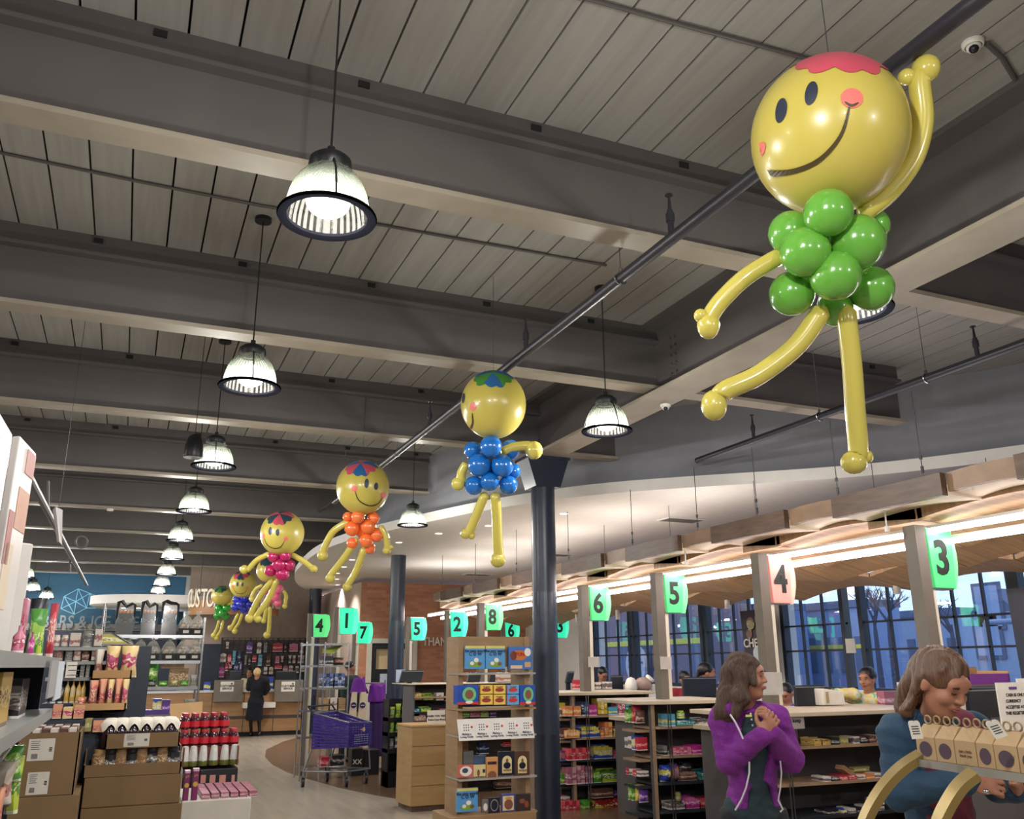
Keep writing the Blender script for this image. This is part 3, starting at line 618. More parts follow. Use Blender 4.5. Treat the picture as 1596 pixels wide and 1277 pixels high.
def prod(kind, col, x0, x1, y, zb, h, d, label, group=None, tilt=0):
    _seed[0] += 1; c1, c2, c3 = COLS[col]; m = pmat(c1, c2, c3, _seed[0] % 6)
    cx = (x0+x1)/2; w_ = abs(x1-x0); x0, x1 = cx-w_/2, cx+w_/2
    if kind == 'box':
        b = MB().box(x0+.002, x1-.002, y, y+d, zb, zb+h)
        if _seed[0] % 3 == 0: b.box(x0+.002, x1-.002, y-.001, y, zb+h*.62, zb+h*.66)
        o = b.build('snack_box', m, origin=(cx, y+d/2, zb), bevel=.002)
        cat = 'box'
    elif kind == 'open':   # display carton with cut front, bars standing inside
        b = MB().box(x0, x1, y, y+.004, zb, zb+h*.6).box(x0, x1, y+d-.004, y+d, zb, zb+h).box(x0, x0+.004, y, y+d, zb, zb+h*.8).box(x1-.004, x1, y, y+d, zb, zb+h*.8).box(x0, x1, y, y+d, zb, zb+.004)
        n = max(2, int(w_/.035))
        for i in range(n): xx = x0+.006+(w_-.012)*i/n; b.box(xx, xx+(w_-.012)/n*.85, y+.01, y+d-.01, zb+.005, zb+h*(.82+.1*((i*7) % 3)/2), 1)
        o = b.build('display_carton', [m, pmat(c2, c3, c1, _seed[0] % 5)], origin=(cx, y+d/2, zb)); cat = 'box'
    elif kind == 'bag':
        n = 7; b = MB(); vs = []; fs = []
        for i in range(n+1):
            s = i/n; bul = d*.5*math.sin(math.pi*min(1, max(0, s*.94+.03)))**.5+.003; wi = w_/2*(.9+.1*math.cos(2*math.pi*s))
            for k in range(10):
                a = 2*math.pi*k/10; vs.append((cx+math.copysign(abs(math.cos(a))**.6, math.cos(a))*wi, y+d/2+math.sin(a)*bul, zb+h*s))
        for i in range(n):
            for k in range(10): fs.append((i*10+k, i*10+(k+1) % 10, i*10+10+(k+1) % 10, i*10+10+k))
        fs += [tuple(range(9, -1, -1)), tuple(range(n*10, n*10+10))]
        b.add(vs, fs); o = b.build('snack_bag', m, smooth=True, origin=(cx, y+d/2, zb)); cat = 'bag'
    elif kind == 'stack':  # shrink wrapped pack: rows of small packs
        r = max(1, round(h/.055)); q = max(1, round(w_/.05)); b = MB()
        for i in range(q):
            for k in range(r): b.box(x0+w_*i/q+.002, x0+w_*(i+1)/q-.002, y, y+d, zb+h*k/r+.0015, zb+h*(k+1)/r-.0015, (i+k) % 2)
        o = b.build('snack_pack', [m, pmat(c2, c1, c3, (_seed[0]+2) % 6)], origin=(cx, y+d/2, zb)); cat = 'pack'
    elif kind == 'jar':
        r = w_/2; o = MB().lathe([(0, 0), (r, 0), (r, h*.78), (r*.8, h*.84), (r*.8, h), (0, h)], (cx, y+r, zb), 16).build('jar', m, smooth=True, origin=(cx, y+r, zb)); cat = 'jar'
    elif kind == 'bottle':
        r = w_/2; o = MB().lathe([(0, 0), (r, 0), (r, h*.6), (r*.5, h*.74), (r*.32, h*.8), (r*.32, h), (0, h)], (cx, y+r, zb), 14).build('bottle', m, smooth=True, origin=(cx, y+r, zb)); cat = 'bottle'
    if tilt: o.rotation_euler = (0, tilt, 0)
    return tag(o, label, cat, group)
KN = {'box': 'snack box', 'open': 'open display carton', 'bag': 'snack bag', 'stack': 'bundle of small packs', 'jar': 'jar', 'bottle': 'bottle'}
SH = ['top', 'second', 'third', 'fourth', 'bottom']
def fill(Y, rows, where, grp, d=.16, inset=-.045):
    """rows: per shelf (pixel y of its top, [(kind, colour, px0, px1, px height), ...]) left to right"""
    for ri, (sy, items) in enumerate(rows):
        for i, it in enumerate(items):
            kind, col, a, c_, h = it[:5]; up_ = it[5] if len(it) > 5 else 0
            y = Y+inset; p0 = WY(a, sy-up_, y); p1 = WY(c_, sy-up_, y); zz = WY(a, sy-up_-h, y).z
            zb = WY(where[1], sy, Y-.03).z+.0005
            if up_: zb += (p0.z-WY(a, sy, y).z)+.001
            nb = items[i-1][1] if i else None
            pos = ('at the left end' if i == 0 else 'right of the %s one' % COLN.get(nb, nb)) if not up_ else 'stacked on another'
            lab = '%s %s, %s on the %s shelf, %s' % (COLN.get(col, col), KN[kind], 'leftmost' if i == 0 else ORD[i]+' from left', SH[ri], where[0])
            if up_: lab = '%s %s stacked on others, %s shelf, %s' % (COLN.get(col, col), KN[kind], SH[ri], where[0])
            prod(kind, col, p0.x, p1.x, y, zb, max(.02, zz-p0.z), d, lab, grp)
COLN = {'sky': 'pale blue', 'crunch': 'yellow and red', 'multi': 'mixed colour', 'kraft': 'brown card', 'navy': 'dark blue'}
R6 = [(1115, [('box', 'orange', 881, 893, 16), ('box', 'orange', 894, 906, 15), ('stack', 'navy', 907, 917, 22), ('box', 'magenta', 918, 931, 17), ('stack', 'yellow', 932, 947, 26), ('box', 'sky', 948, 963, 12), ('stack', 'pink', 964, 975, 27), ('stack', 'cyan', 976, 993, 20)]),
 (1149, [('open', 'orange', 884, 904, 15), ('open', 'blue', 906, 935, 19), ('box', 'orange', 936, 942, 11), ('stack', 'orange', 943, 955, 23), ('open', 'crunch', 956, 984, 15)]),
 (1183, [('stack', 'red', 886, 919, 19), ('open', 'blue', 926, 955, 22), ('stack', 'pink', 956, 979, 12)]),
 (1220, [('stack', 'mauve', 885, 899, 27), ('stack', 'mauve', 900, 912, 29), ('stack', 'mauve', 913, 924, 27), ('open', 'green', 925, 937, 20), ('open', 'lime', 939, 966, 20), ('stack', 'white', 968, 991, 10)]),
 (1263, [('stack', 'red', 876, 904, 19), ('bag', 'green', 906, 925, 18), ('open', 'crunch', 927, 958, 19), ('box', 'red', 959, 978, 17), ('bag', 'green', 979, 999, 24), ('box', 'brown', 926, 956, 15, 19.5), ('bag', 'purple', 959, 977, 11, 17.5)])]
R5 = [(1131, [('box', 'sky', 1039, 1053, 19), ('open', 'teal', 1055, 1084, 11), ('open', 'white', 1089, 1107, 11), ('jar', 'lime', 1059, 1070, 12, 11.5)]),
 (1176, [('stack', 'black', 1035, 1046, 16), ('stack', 'pink', 1048, 1078, 12), ('box', 'magenta', 1079, 1099, 14), ('stack', 'white', 1100, 1112, 12)]),
 (1217, [('bag', 'blue', 1036, 1051, 26), ('bag', 'multi', 1051, 1063, 28), ('open', 'brown', 1060, 1087, 16), ('open', 'teal', 1093, 1109, 15), ('bag', 'black', 1066, 1082, 13, 16)]),
 (1261, [('open', 'white', 1045, 1068, 13), ('open', 'magenta', 1069, 1091, 19), ('open', 'red', 1092, 1118, 15), ('jar', 'olive', 1055, 1064, 14, 13.5)])]
R4 = [(1160, [('open', 'gold', 1268, 1281, 13), ('open', 'gold', 1282, 1295, 12), ('box', 'black', 1296, 1309, 12), ('box', 'olive', 1310, 1323, 12), ('box', 'white', 1330, 1341, 12), ('open', 'black', 1342, 1354, 12), ('box', 'brown', 1356, 1367, 12), ('box', 'white', 1368, 1376, 12)]),
 (1216, [('box', 'white', 1285, 1296, 9), ('open', 'black', 1297, 1309, 9), ('box', 'red', 1310, 1322, 9), ('open', 'red', 1323, 1336, 9), ('box', 'white', 1340, 1350, 8), ('box', 'orange', 1351, 1364, 8), ('box', 'white', 1365, 1375, 9)]),
 (1268, [('box', 'black', 1290, 1308, 10), ('bag', 'blue', 1315, 1323, 9), ('box', 'white', 1325, 1335, 9), ('box', 'black', 1337, 1352, 8), ('box', 'white', 1354, 1364, 10), ('box', 'white', 1370, 1380, 8), ('box', 'white', 1371, 1380, 9, 10)])]
W6, W5, W4 = ('lane six rack', 945), ('lane five rack', 1080), ('lane four rack', 1340)
rack(9.7, 1078.5, 880, 1000, [1115, 1149, 1183, 1220, 1263], 'curved wooden snack rack at the end of lane six, right of the dark column', 6)
rack(7.95, 1091, 1027, 1130, [1131, 1176, 1217, 1261], 'curved wooden snack rack at the end of lane five, behind the woman in purple', 5)
rack(6.2, 1106, 1258, 1440, [1160, 1216, 1268], 'curved wooden rack at the end of lane four, right of the woman in purple', 4)
fill(9.7, R6, W6, 'snacks on the lane six rack'); fill(7.95, R5, W5, 'snacks on the lane five rack'); fill(6.2, R4, W4, 'snacks on the lane four rack')
def side_fill(Y, rows, nm, grp):
    for ri, (sy, items) in enumerate(rows):
        for i, (kind, col, a, c_, h) in enumerate(items):
            # items stand on the side shelves, facing the aisle
            p0 = WY(a, sy, Y); y = Y+.04+.07*(len(items)-1-i); x1_ = XC-.03; zb = WY(nm[1], sy, Y+.1).z
            k = (WY(a, sy-h, Y+.1).z-WY(a, sy, Y+.1).z)
            prod(kind, col, XC-.145+.0, XC-.035, y, zb, k, .062, '%s %s, %s from front on the %s side shelf, %s' % (COLN.get(col, col), KN[kind], ORD[len(items)-1-i], SH[ri], nm[0]), grp)
side_fill(7.95, [(1127, [('bag', 'green', 990, 1000, 20), ('bag', 'green', 1000, 1008, 26), ('bag', 'red', 1004, 1014, 28), ('bag', 'brown', 1014, 1024, 20)]), (1169, [('box', 'white', 986, 994, 18), ('box', 'white', 996, 1004, 20), ('box', 'blue', 1004, 1012, 22), ('box', 'red', 1014, 1024, 20)]),
  (1210, [('box', 'red', 990, 1004, 10), ('box', 'white', 1004, 1014, 10), ('box', 'red', 1014, 1024, 9), ('box', 'white', 1018, 1026, 9)]), (1250, [('bag', 'green', 988, 1002, 26), ('bag', 'green', 1002, 1012, 22), ('bag', 'yellow', 1004, 1014, 26), ('bag', 'purple', 1015, 1027, 24)])], ('lane five rack', 1005), 'snacks on the lane five side shelves')
side_fill(6.2, [(1160, [('box', 'white', 1205, 1215, 12), ('box', 'blue', 1216, 1228, 13), ('box', 'white', 1230, 1244, 14), ('box', 'white', 1246, 1256, 14)]), (1208, [('box', 'kraft', 1220, 1228, 12), ('box', 'white', 1228, 1240, 16), ('box', 'red', 1234, 1246, 24), ('box', 'olive', 1247, 1258, 16)]), (1262, [('stack', 'white', 1224, 1236, 30), ('stack', 'white', 1236, 1245, 26), ('stack', 'white', 1246, 1254, 14), ('stack', 'white', 1254, 1262, 18)])], ('lane four rack', 1232), 'boxes on the lane four side shelves')
side_fill(9.7, [(1118, [('bag', 'black', 866, 870, 20), ('box', 'lime', 871, 875, 22), ('box', 'white', 875, 879, 14)]), (1152, [('box', 'navy', 866, 870, 20), ('box', 'multi', 871, 875, 16), ('box', 'brown', 875, 879, 16)]), (1186, [('bag', 'green', 866, 870, 20), ('box', 'red', 871, 875, 16), ('box', 'multi', 875, 879, 16)]), (1222, [('bag', 'lime', 866, 870, 20), ('bag', 'teal', 871, 875, 16), ('box', 'green', 875, 879, 16)]), (1258, [('box', 'red', 866, 870, 16), ('box', 'pink', 871, 875, 16), ('box', 'white', 875, 879, 16)])], ('lane six rack', 872), 'snacks on the lane six side shelves')
t = T('price_card', 'white card reading keep, standing on the lane four side shelf', 'sign', WY(1231, 1137, 6.12))
a = WY(1231, 1137, 6.12); c_ = WY(1252, 1110, 6.12)
MB().sweep([(0, 0), (c_.x-a.x, 0), (c_.x-a.x, .09), ((c_.x-a.x)*.8, c_.z-a.z), ((c_.x-a.x)*.2, c_.z-a.z), (0, .09)], a, X3, Z3, Y3*.004).build('card', mat('grey_card', (172, 164, 160), .6), t)
text('lettering', 'keep', M_ink, t, (a+c_)/2-Y3*.002, X3, Z3, .045, .0008, .001)
MB().cyl(((a+c_)/2).x*X3+Y3*6.13+Z3*(a.z-.09), ((a+c_)/2).x*X3+Y3*6.13+Z3*a.z, .004, n=6).build('stem', M_chrome, t)
tb = prod('box', 'kraft', WY(1312, 1200, 6.2).x, WY(1338, 1200, 6.2).x, 6.2, WY(1340, 1207, 6.2).z, .035, .1, 'brown card lid leaning over the boxes on the second shelf of lane four', None, .55)
tb = prod('bag', 'olive', WY(1330, 1200, 6.26).x, WY(1362, 1200, 6.26).x, 6.26, WY(1340, 1206, 6.26).z, .05, .1, 'crumpled dark bag behind the leaning brown lid on lane four', None, 0)
# checkout desks, monitors and bits behind the racks
M_mon = mat('monitor_black', (28, 33, 42), .35)
def monitor(x0, y0, x1, y1, Y, label, lean=0):
    a = WY(x0, y1, Y); c_ = WY(x1, y0, Y); t = T('till_monitor', label, 'monitor', ((a.x+c_.x)/2, Y, a.z))
    MB().hexa([(a.x, Y, a.z), (c_.x, Y, a.z), (c_.x, Y+.05, a.z), (a.x, Y+.05, a.z), (a.x+lean, Y-.0, c_.z), (c_.x+lean, Y-.0, c_.z), (c_.x+lean, Y+.04, c_.z), (a.x+lean, Y+.04, c_.z)]).build('case', M_mon, t, bevel=.008)
    MB().box(a.x+lean*.9, c_.x+lean*.9, Y-.006, Y+.004, c_.z-.02, c_.z-.012).build('edge_strip', mat('monitor_edge', (120, 124, 124), .4), t)
    MB().box((a.x+c_.x)/2-.03, (a.x+c_.x)/2+.03, Y+.02, Y+.06, a.z-.25, a.z).build('stand', M_mon, t)
    return t
for n, Y, zz in ((4, 7.4, 1.02), (5, 9.1, 1.02), (6, 10.9, 1.02)):
    t = T('checkout_desk', 'checkout desk behind the lane %s rack' % {3: 'three', 4: 'four', 5: 'five', 6: 'six'}[n], 'desk', (6.2, Y, 0))
    MB().box(5.3, 6.4, Y-.25, Y+.25, 0, zz-.04).build('body', M_rackb, t); MB().box(5.25, 6.45, Y-.3, Y+.3, zz-.04, zz).build('top', M_rackt, t)
monitor(1243, 1068, 1284, 1103, 6.9, 'black till monitor left of the cashier in the tie dye hoodie')
monitor(1067, 1055, 1116, 1088, 8.9, 'black till monitor in front of two cashiers at lane five')
monitor(954, 1053, 971, 1076, 10.6, 'black till monitor left of the glass jar at lane six')
monitor(1516, 1072, 1563, 1120, 4.6, 'large black till monitor at right behind the employee')
# jars and cups beside lane six
def at(x, y, Y): return WY(x, y, Y)
p = at(1003, 1080, 10.3)
t = T('glass_candy_jar', 'tilted clear glass candy jar with round lid on the lane six counter', 'jar', p)
MB().ball(p+Z3*.10, .115, (1, 1, .85), 20).build('bowl', mat('candy_glass', (196, 170, 160), .1, alpha=.6), t, smooth=2)
MB().ball(p+Z3*.06, .085, (1.05, 1, .6), 16).build('sweets', pmat(*COLS['brown'], 2), t, smooth=2)
MB().lathe([(.05, 0), (.062, .01), (.062, .035), (.05, .045), (0, .045)], p+Vector((.06, -.05, .16)), 18, axis=(.5, -.4, .75)).build('lid', M_glassw, t, smooth=True)
tag(MB().lathe([(.07, 0), (.085, .04), (.08, .1), (.05, .16), (0, .18)], at(984, 1078, 10.3), 16).build('white_bag', M_glassw, smooth=True), 'rounded white plastic bag left of the candy jar', 'bag')
tag(MB().lathe([(.03, 0), (.045, .05), (.03, .1), (0, .11)], at(1019, 1080, 10.3), 14).build('paper_cup', M_glassw, smooth=True), 'white cup right of the candy jar', 'cup')
for i, (x0, x1, y0, y1, col, nm) in enumerate([(897, 908, 1060, 1072, 'red', 'dark red gift box left of the lane six post'), (909, 920, 1059, 1072, 'pink', 'pink gift box beside the lane six post'), (929, 937, 1064, 1073, 'white', 'small white box behind the lane six post'), (944, 954, 1063, 1073, 'white', 'small white cube box right of the lane six post')]):
    a = at(x0, y1+2, 10.4); c_ = at(x1, y0, 10.4); prod('box', col, a.x, c_.x, 10.4, a.z, c_.z-a.z, .1, nm)
a = at(1380, 1103, 6.9); c_ = at(1417, 1077, 6.9); prod('box', 'mauve', a.x, c_.x, 6.9, a.z, c_.z-a.z, .1, 'dusty pink cardboard box right of the tie dye hoodie cashier')
# white shopping bag handled by the cashier
a = at(1283, 1100, 6.8); t = T('white_carrier_bag', 'white paper bag being filled by the tie dye hoodie cashier', 'bag', a)
c_ = at(1316, 1078, 6.8)
MB().hexa([(a.x, 6.8, a.z), (c_.x, 6.8, a.z), (c_.x, 6.95, a.z), (a.x, 6.95, a.z), (a.x+.0, 6.78, c_.z+.03), (c_.x-.03, 6.78, c_.z), (c_.x-.03, 6.97, c_.z), (a.x, 6.97, c_.z+.03)]).build('bag_body', M_paper, t, bevel=.008)
MB().box(a.x+.03, a.x+.055, 6.772, 6.78, a.z+.02, c_.z).build('bag_print', mat('gold_print', (160, 140, 100), .5), t)
# right hand desk with paper notice and purple carton
Y = 4.4
a = at(1500, 1128, Y); c_ = at(1600, 1058, Y)
t = T('notice_board', 'white counter screen with printed register notice at right edge', 'sign', a)
MB().box(c_.x-.02, c_.x+.25, Y+.06, Y+.07, a.z-.1, c_.z).box(a.x, c_.x, Y+.5, Y+.51, a.z, at(1500, 1062, Y+.5).z).build('screen', M_paper, t)
a = at(1560, 1128, Y); c_ = at(1625, 1063, Y)
MB().box(a.x, c_.x, Y-.01, Y, a.z-.1, c_.z).build('notice', M_paper, t)
for i, s in enumerate(['CASH IS ONLY', 'CURRENCY', 'ACCEPTED AT', 'THIS REGISTER']):
    text('lettering', s, M_ink, t, at(1568, 1084+i*9.5, Y-.012), X3, Z3, .028, .0006, .0008, 1, 'LEFT')
MB().box(at(1570, 1072, Y).x, at(1582, 1072, Y).x, Y-.013, Y-.01, at(1570, 1075, Y).z, at(1570, 1071, Y).z).build('notice_mark', mat('purple_ink', (96, 60, 140), .6), t)
Y = 5.2; a = at(1512, 1068, Y); c_ = at(1572, 1046, Y)
tc_ = T('till_cabinet', 'grey cabinet under the open purple sided carton at right', 'cabinet', (a.x, Y, 0)); MB().box(a.x-.05, c_.x+.1, Y-.02, Y+.34, 0, a.z-.003).build('body', M_rackb, tc_)
t = T('open_carton', 'open brown carton with a purple side on the counter at right', 'box', a)
b = MB().box(a.x, c_.x, Y, Y+.006, a.z, c_.z-.02, 1).box(a.x, c_.x, Y+.3, Y+.306, a.z, c_.z+.03).box(a.x, a.x+.006, Y, Y+.3, a.z, c_.z).box(c_.x-.006, c_.x, Y, Y+.3, a.z, c_.z).box(a.x, c_.x, Y, Y+.3, a.z-.004, a.z)
b.build('carton', [mat('carton_brown', (162, 128, 90), .8), mat('carton_purple', (120, 52, 140), .6)], t)
tb = MB().box(4.9, 7.4, 4.5, 4.86, .96, 1.0).box(5.0, 7.4, 4.55, 4.84, 0, .96, 1).build('counter_top', [M_rackt, M_rackb]); tag(tb, 'pale checkout counter at right behind the employee', 'counter')
for i, (x, y, Y, w_, h) in enumerate([(1503, 1100, 5.0, .06, .1), (1508, 1100, 5.1, .05, .14)]):
    a = WY(x, y, Y)
# ---------------------------------------------------------------- balloon figures
M_yel = mat('yellow_foil', (190, 174, 82), .3, coat=.25, var=.02)
M_yel2 = mat('yellow_latex', (198, 184, 86), .25, coat=.5, var=.02)
M_ballc = {'green': mat('green_latex', (98, 164, 60), .22, coat=.6, var=.02), 'blue': mat('blue_latex', (20, 104, 186), .22, coat=.6, var=.02), 'orange': mat('orange_latex', (240, 118, 58), .22, coat=.6, var=.02),
 'magenta': mat('magenta_latex', (176, 28, 92), .22, coat=.6, var=.02), 'pink': mat('pink_latex', (226, 100, 134), .22, coat=.6, var=.02), 'royal': mat('royal_blue_latex', (24, 40, 168), .22, coat=.6, var=.02), 'dkgreen': mat('dark_green_latex', (34, 140, 40), .22, coat=.6, var=.02)}
M_eye = mat('eye_print', (44, 52, 66), .4); M_cheek = mat('cheek_print', (222, 112, 104), .35); M_smile = mat('smile_print', (70, 58, 30), .4)
HAIR = {'red': mat('red_hair_print', (196, 78, 96), .3), 'blue': mat('blue_hair_print', (40, 96, 150), .3), 'green': mat('green_hair_print', (70, 130, 50), .3), 'dark': mat('dark_hair_print', (40, 70, 80), .3)}
def figure(label, c, head, R, body, col, arms, legs, face, hair, Rx=None):
    Wp = lambda x, y, dz=0: Wc(x, y, c+dz)
    k = c/F; hc = Wp(*head); Rw = R*k
    t = T('balloon_figure', label, 'balloon', hc, 'balloon children hanging in a row')
    RX, RY_ = (Rx or R), R*1.03
    # head: round foil balloon drawn in to a neck below
    prof = []
    for i in range(25):
        a = math.pi*i/24; rr = math.sin(a); z = math.cos(a)
        prof.append((max(.001, rr), z))
    b = MB(); up_ = -CD; n = 32; vs = []; fs = []
    for r, z in prof:
        for i in range(n):
            a = 2*math.pi*i/n; vs.append(hc+CR*(math.cos(a)*r*RX*k)+CF*(math.sin(a)*r*RX*k)+up_*(z*RY_*k))
    for j in range(24):
        for i in range(n): fs.append((j*n+i, j*n+(i+1) % n, (j+1)*n+(i+1) % n, (j+1)*n+i))
    b.add(vs, fs).cyl(hc-up_*RY_*k*.93, hc-up_*RY_*k*1.12, .13*Rw, .06*Rw, 12)
    hd = b.build('head', M_yel, t, smooth=2)
    def on(x, y, lift=1.006):
        u = (x-head[0])/RX; v = (y-head[1])/RY_; q = math.hypot(u, v)
        if q > .985: u, v = u/q*.985, v/q*.985
        w_ = math.sqrt(max(0, 1-u*u-v*v)); return hc+(CR*(u*RX)+CD*(v*RY_)-CF*(w_*RX))*(k*lift)
    def ellipse(x, y, rx, ry, ang, m, name, lift=1.006):
        b = MB(); vs = [on(x, y, lift)]; fs = []; n = 20; rings = 4
        for r in range(1, rings+1):
            for i in range(n):
                a = 2*math.pi*i/n; ex, ey = math.cos(a)*rx*r/rings, math.sin(a)*ry*r/rings
                vs.append(on(x+ex*math.cos(ang)-ey*math.sin(ang), y+ex*math.sin(ang)+ey*math.cos(ang), lift))
        for i in range(n): fs.append((0, 1+i, 1+(i+1) % n))
        for r in range(rings-1):
            for i in range(n): fs.append((1+r*n+i, 1+(r+1)*n+i, 1+(r+1)*n+(i+1) % n, 1+r*n+(i+1) % n))
        b.add(vs, fs).build(name, m, hd, smooth=2)
    for (kind, *a) in face:
        if kind == 'eye': ellipse(a[0], a[1], a[2], a[3], a[4] if len(a) > 4 else 0, M_eye, 'eye')
        elif kind == 'cheek': ellipse(a[0], a[1], a[2], a[3], 0, M_cheek, 'cheek')
        elif kind == 'smile':
            pts_, wd = a; P = []
            for i in range(len(pts_)-1):
                for s in range(6):
                    q = s/6; p0 = pts_[max(i-1, 0)]; p1 = pts_[i]; p2 = pts_[i+1]; p3 = pts_[min(i+2, len(pts_)-1)]
                    P.append(tuple(.5*(2*p1[j]+(p2[j]-p0[j])*q+(2*p0[j]-5*p1[j]+4*p2[j]-p3[j])*q*q+(-p0[j]+3*p1[j]-3*p2[j]+p3[j])*q**3) for j in (0, 1)))
            P.append(pts_[-1]); vs = []; fs = []; n = len(P)
            for i, (x, y) in enumerate(P):
                d = (P[min(i+1, n-1)][0]-P[max(i-1, 0)][0], P[min(i+1, n-1)][1]-P[max(i-1, 0)][1]); L_ = math.hypot(*d) or 1
                ww = wd*(.35+.65*math.sin(math.pi*i/(n-1)))/2; nx, ny = -d[1]/L_*ww, d[0]/L_*ww
                vs += [on(x+nx, y+ny, 1.012), on(x-nx, y-ny, 1.012)]
            for i in range(n-1): fs.append((2*i, 2*i+1, 2*i+3, 2*i+2))
            MB().add(vs, fs).build('smile', M_smile, hd)
    # hair cap: wavy edged print over the crown
    tilt_ = (up_*.90-CF*.42).normalized(); e1 = CR; e2 = tilt_.cross(e1).normalized()
    segs = 72; cols_ = hair; b = MB(); vs = []; fs = []; mi = []
    mx_ = .60
    for r in range(7):
        for i in range(segs):
            a = 2*math.pi*i/segs; lim = mx_*(1+.16*abs(math.sin(a*5+.6))-.12*abs(math.sin(a*2.5)))
            th = lim*(r+1)/7; d = (tilt_*math.cos(th)+(e1*math.cos(a)+e2*math.sin(a))*math.sin(th))
            vs.append(hc+(CR*(d.dot(CR)*RX)+up_*(d.dot(up_)*RY_)+CF*(d.dot(CF)*RX))*(k*1.008))
    vs.append(hc+tilt_*RY_*k*1.008)
    b.v = vs
    for i in range(segs):
        q = 0 if (i//(segs//6)) % 2 == 0 else 1
        b.f.append((segs*7, i, (i+1) % segs)); b.m.append(q % len(cols_))
        for r in range(6): b.f.append((r*segs+i, (r+1)*segs+i, (r+1)*segs+(i+1) % segs, r*segs+(i+1) % segs)); b.m.append(q % len(cols_))
    b.build('hair', [HAIR[h] for h in cols_], hd, smooth=2)
    for (x, y, r, *dz) in body:
        q = Wp(x, y, (dz[0] if dz else 0)*k)
        d = (q-Wp(sum(p[0] for p in body)/len(body), sum(p[1] for p in body)/len(body))); 
        b = MB().ball(q, r*k, (1, 1, 1), 20); b.build('body_balloon', M_ballc[col], t, smooth=2)
    def limb(P, r, bulbs, nm):
        P = list(P)+[((P[-1][0]+bulbs[0][0])/2, (P[-1][1]+bulbs[0][1])/2)]
        b = MB(); Q = []
        for i in range(len(P)-1):
            for s in range(5):
                q = s/5; p0 = P[max(i-1, 0)]; p1 = P[i]; p2 = P[i+1]; p3 = P[min(i+2, len(P)-1)]
                Q.append(Wp(*[.5*(2*p1[j]+(p2[j]-p0[j])*q+(2*p0[j]-5*p1[j]+4*p2[j]-p3[j])*q*q+(-p0[j]+3*p1[j]-3*p2[j]+p3[j])*q**3) for j in (0, 1)]))
        Q.append(Wp(*P[-1])); n = len(Q)
        rs = [r*k*(1 if 0 < i < n-3 else {0: .45, n-3: .9, n-2: .6, n-1: .35}[i]) for i in range(n)]
        b.tube(Q, rs, 14); o = b.build(nm, M_yel2, t, smooth=2)
        bb = MB()
        for (x, y, rb, *e) in bulbs: bb.ball(Wp(x, y, -.5*k), rb*k*1.2, (1, 1, e[0] if e else 1), 16)
        bb.build('foot_bubble' if nm == 'leg' else 'hand_bubble', M_yel2, o, smooth=2)
    for a in arms: limb(*a, 'arm')
    for a in legs: limb(*a, 'leg')
    top = hc+up_*RY_*k
    MB().cyl(top, (top.x, top.y, ZC+.001), .0018, n=4).build('hanging_thread', M_wirec, t)
    return t
figure('largest balloon child with green body, one arm raised, nearest at upper right', 3.25, (1292, 212), 118,
 [(1291, 332, 36, -72), (1232, 363, 34, -8), (1255, 393, 38, -50), (1336, 378, 42, -48), (1302, 430, 38, -52), (1234, 458, 35, 0), (1358, 450, 35, 0), (1360, 352, 27, 30), (1302, 482, 28, 20)], 'green',
 [([(1340, 335), (1385, 300), (1422, 250), (1438, 190), (1433, 130)], 16.5, [(1443, 107, 18), (1413, 120, 11)]), ([(1222, 396), (1165, 430), (1125, 468), (1108, 492)], 14, [(1104, 507, 15, 1.25), (1092, 492, 9)])],
 [([(1284, 478), (1245, 535), (1185, 583), (1132, 608)], 16, [(1113, 632, 17, 1.2), (1118, 612, 8)]), ([(1317, 475), (1327, 560), (1333, 640), (1338, 702)], 15.5, [(1331, 721, 17, .9), (1350, 712, 9)])],
 [('eye', 1197, 195, 6, 19, .12), ('eye', 1231.5, 180, 7.5, 19, .22), ('cheek', 1282.5, 194.5, 15.5, 15), ('cheek', 1178, 243, 5, 13), ('smile', [(1176, 250), (1188, 272), (1215, 283), (1245, 275), (1268, 247), (1278, 208)], 7), ('smile', [(1272, 200), (1281, 206), (1291, 202)], 4)], ['red'])
figure('balloon child with bright blue body, face turned left, beside the dark column', 6.6, (769, 631), 52,
 [(737, 702, 14, 2), (765, 696, 17, -24), (795, 701, 16, 10), (747, 725, 18, -10), (783, 726, 18, -10), (739, 757, 15), (763, 751, 15, -10), (792, 756, 15), (800, 735, 12, 10), (765, 730, 18, 20)], 'blue',
 [([(782, 705), (801, 697), (823, 695)], 7.5, [(832, 702, 12)]), ([(728, 722), (720, 736), (718, 748)], 7.5, [(714, 754, 9)])],
 [([(757, 768), (744, 800), (732, 828)], 7.5, [(726, 832, 7), (735, 835, 5)]), ([(771, 768), (774, 800), (775, 835), (777, 864)], 8, [(776, 873, 10)])],
 [('eye', 723.5, 621, 2.6, 8, .1), ('cheek', 739, 634, 5.2, 6.5), ('smile', [(738, 644), (738, 660), (731, 670), (723, 666)], 3)], ['blue', 'green', 'dark'], 51)
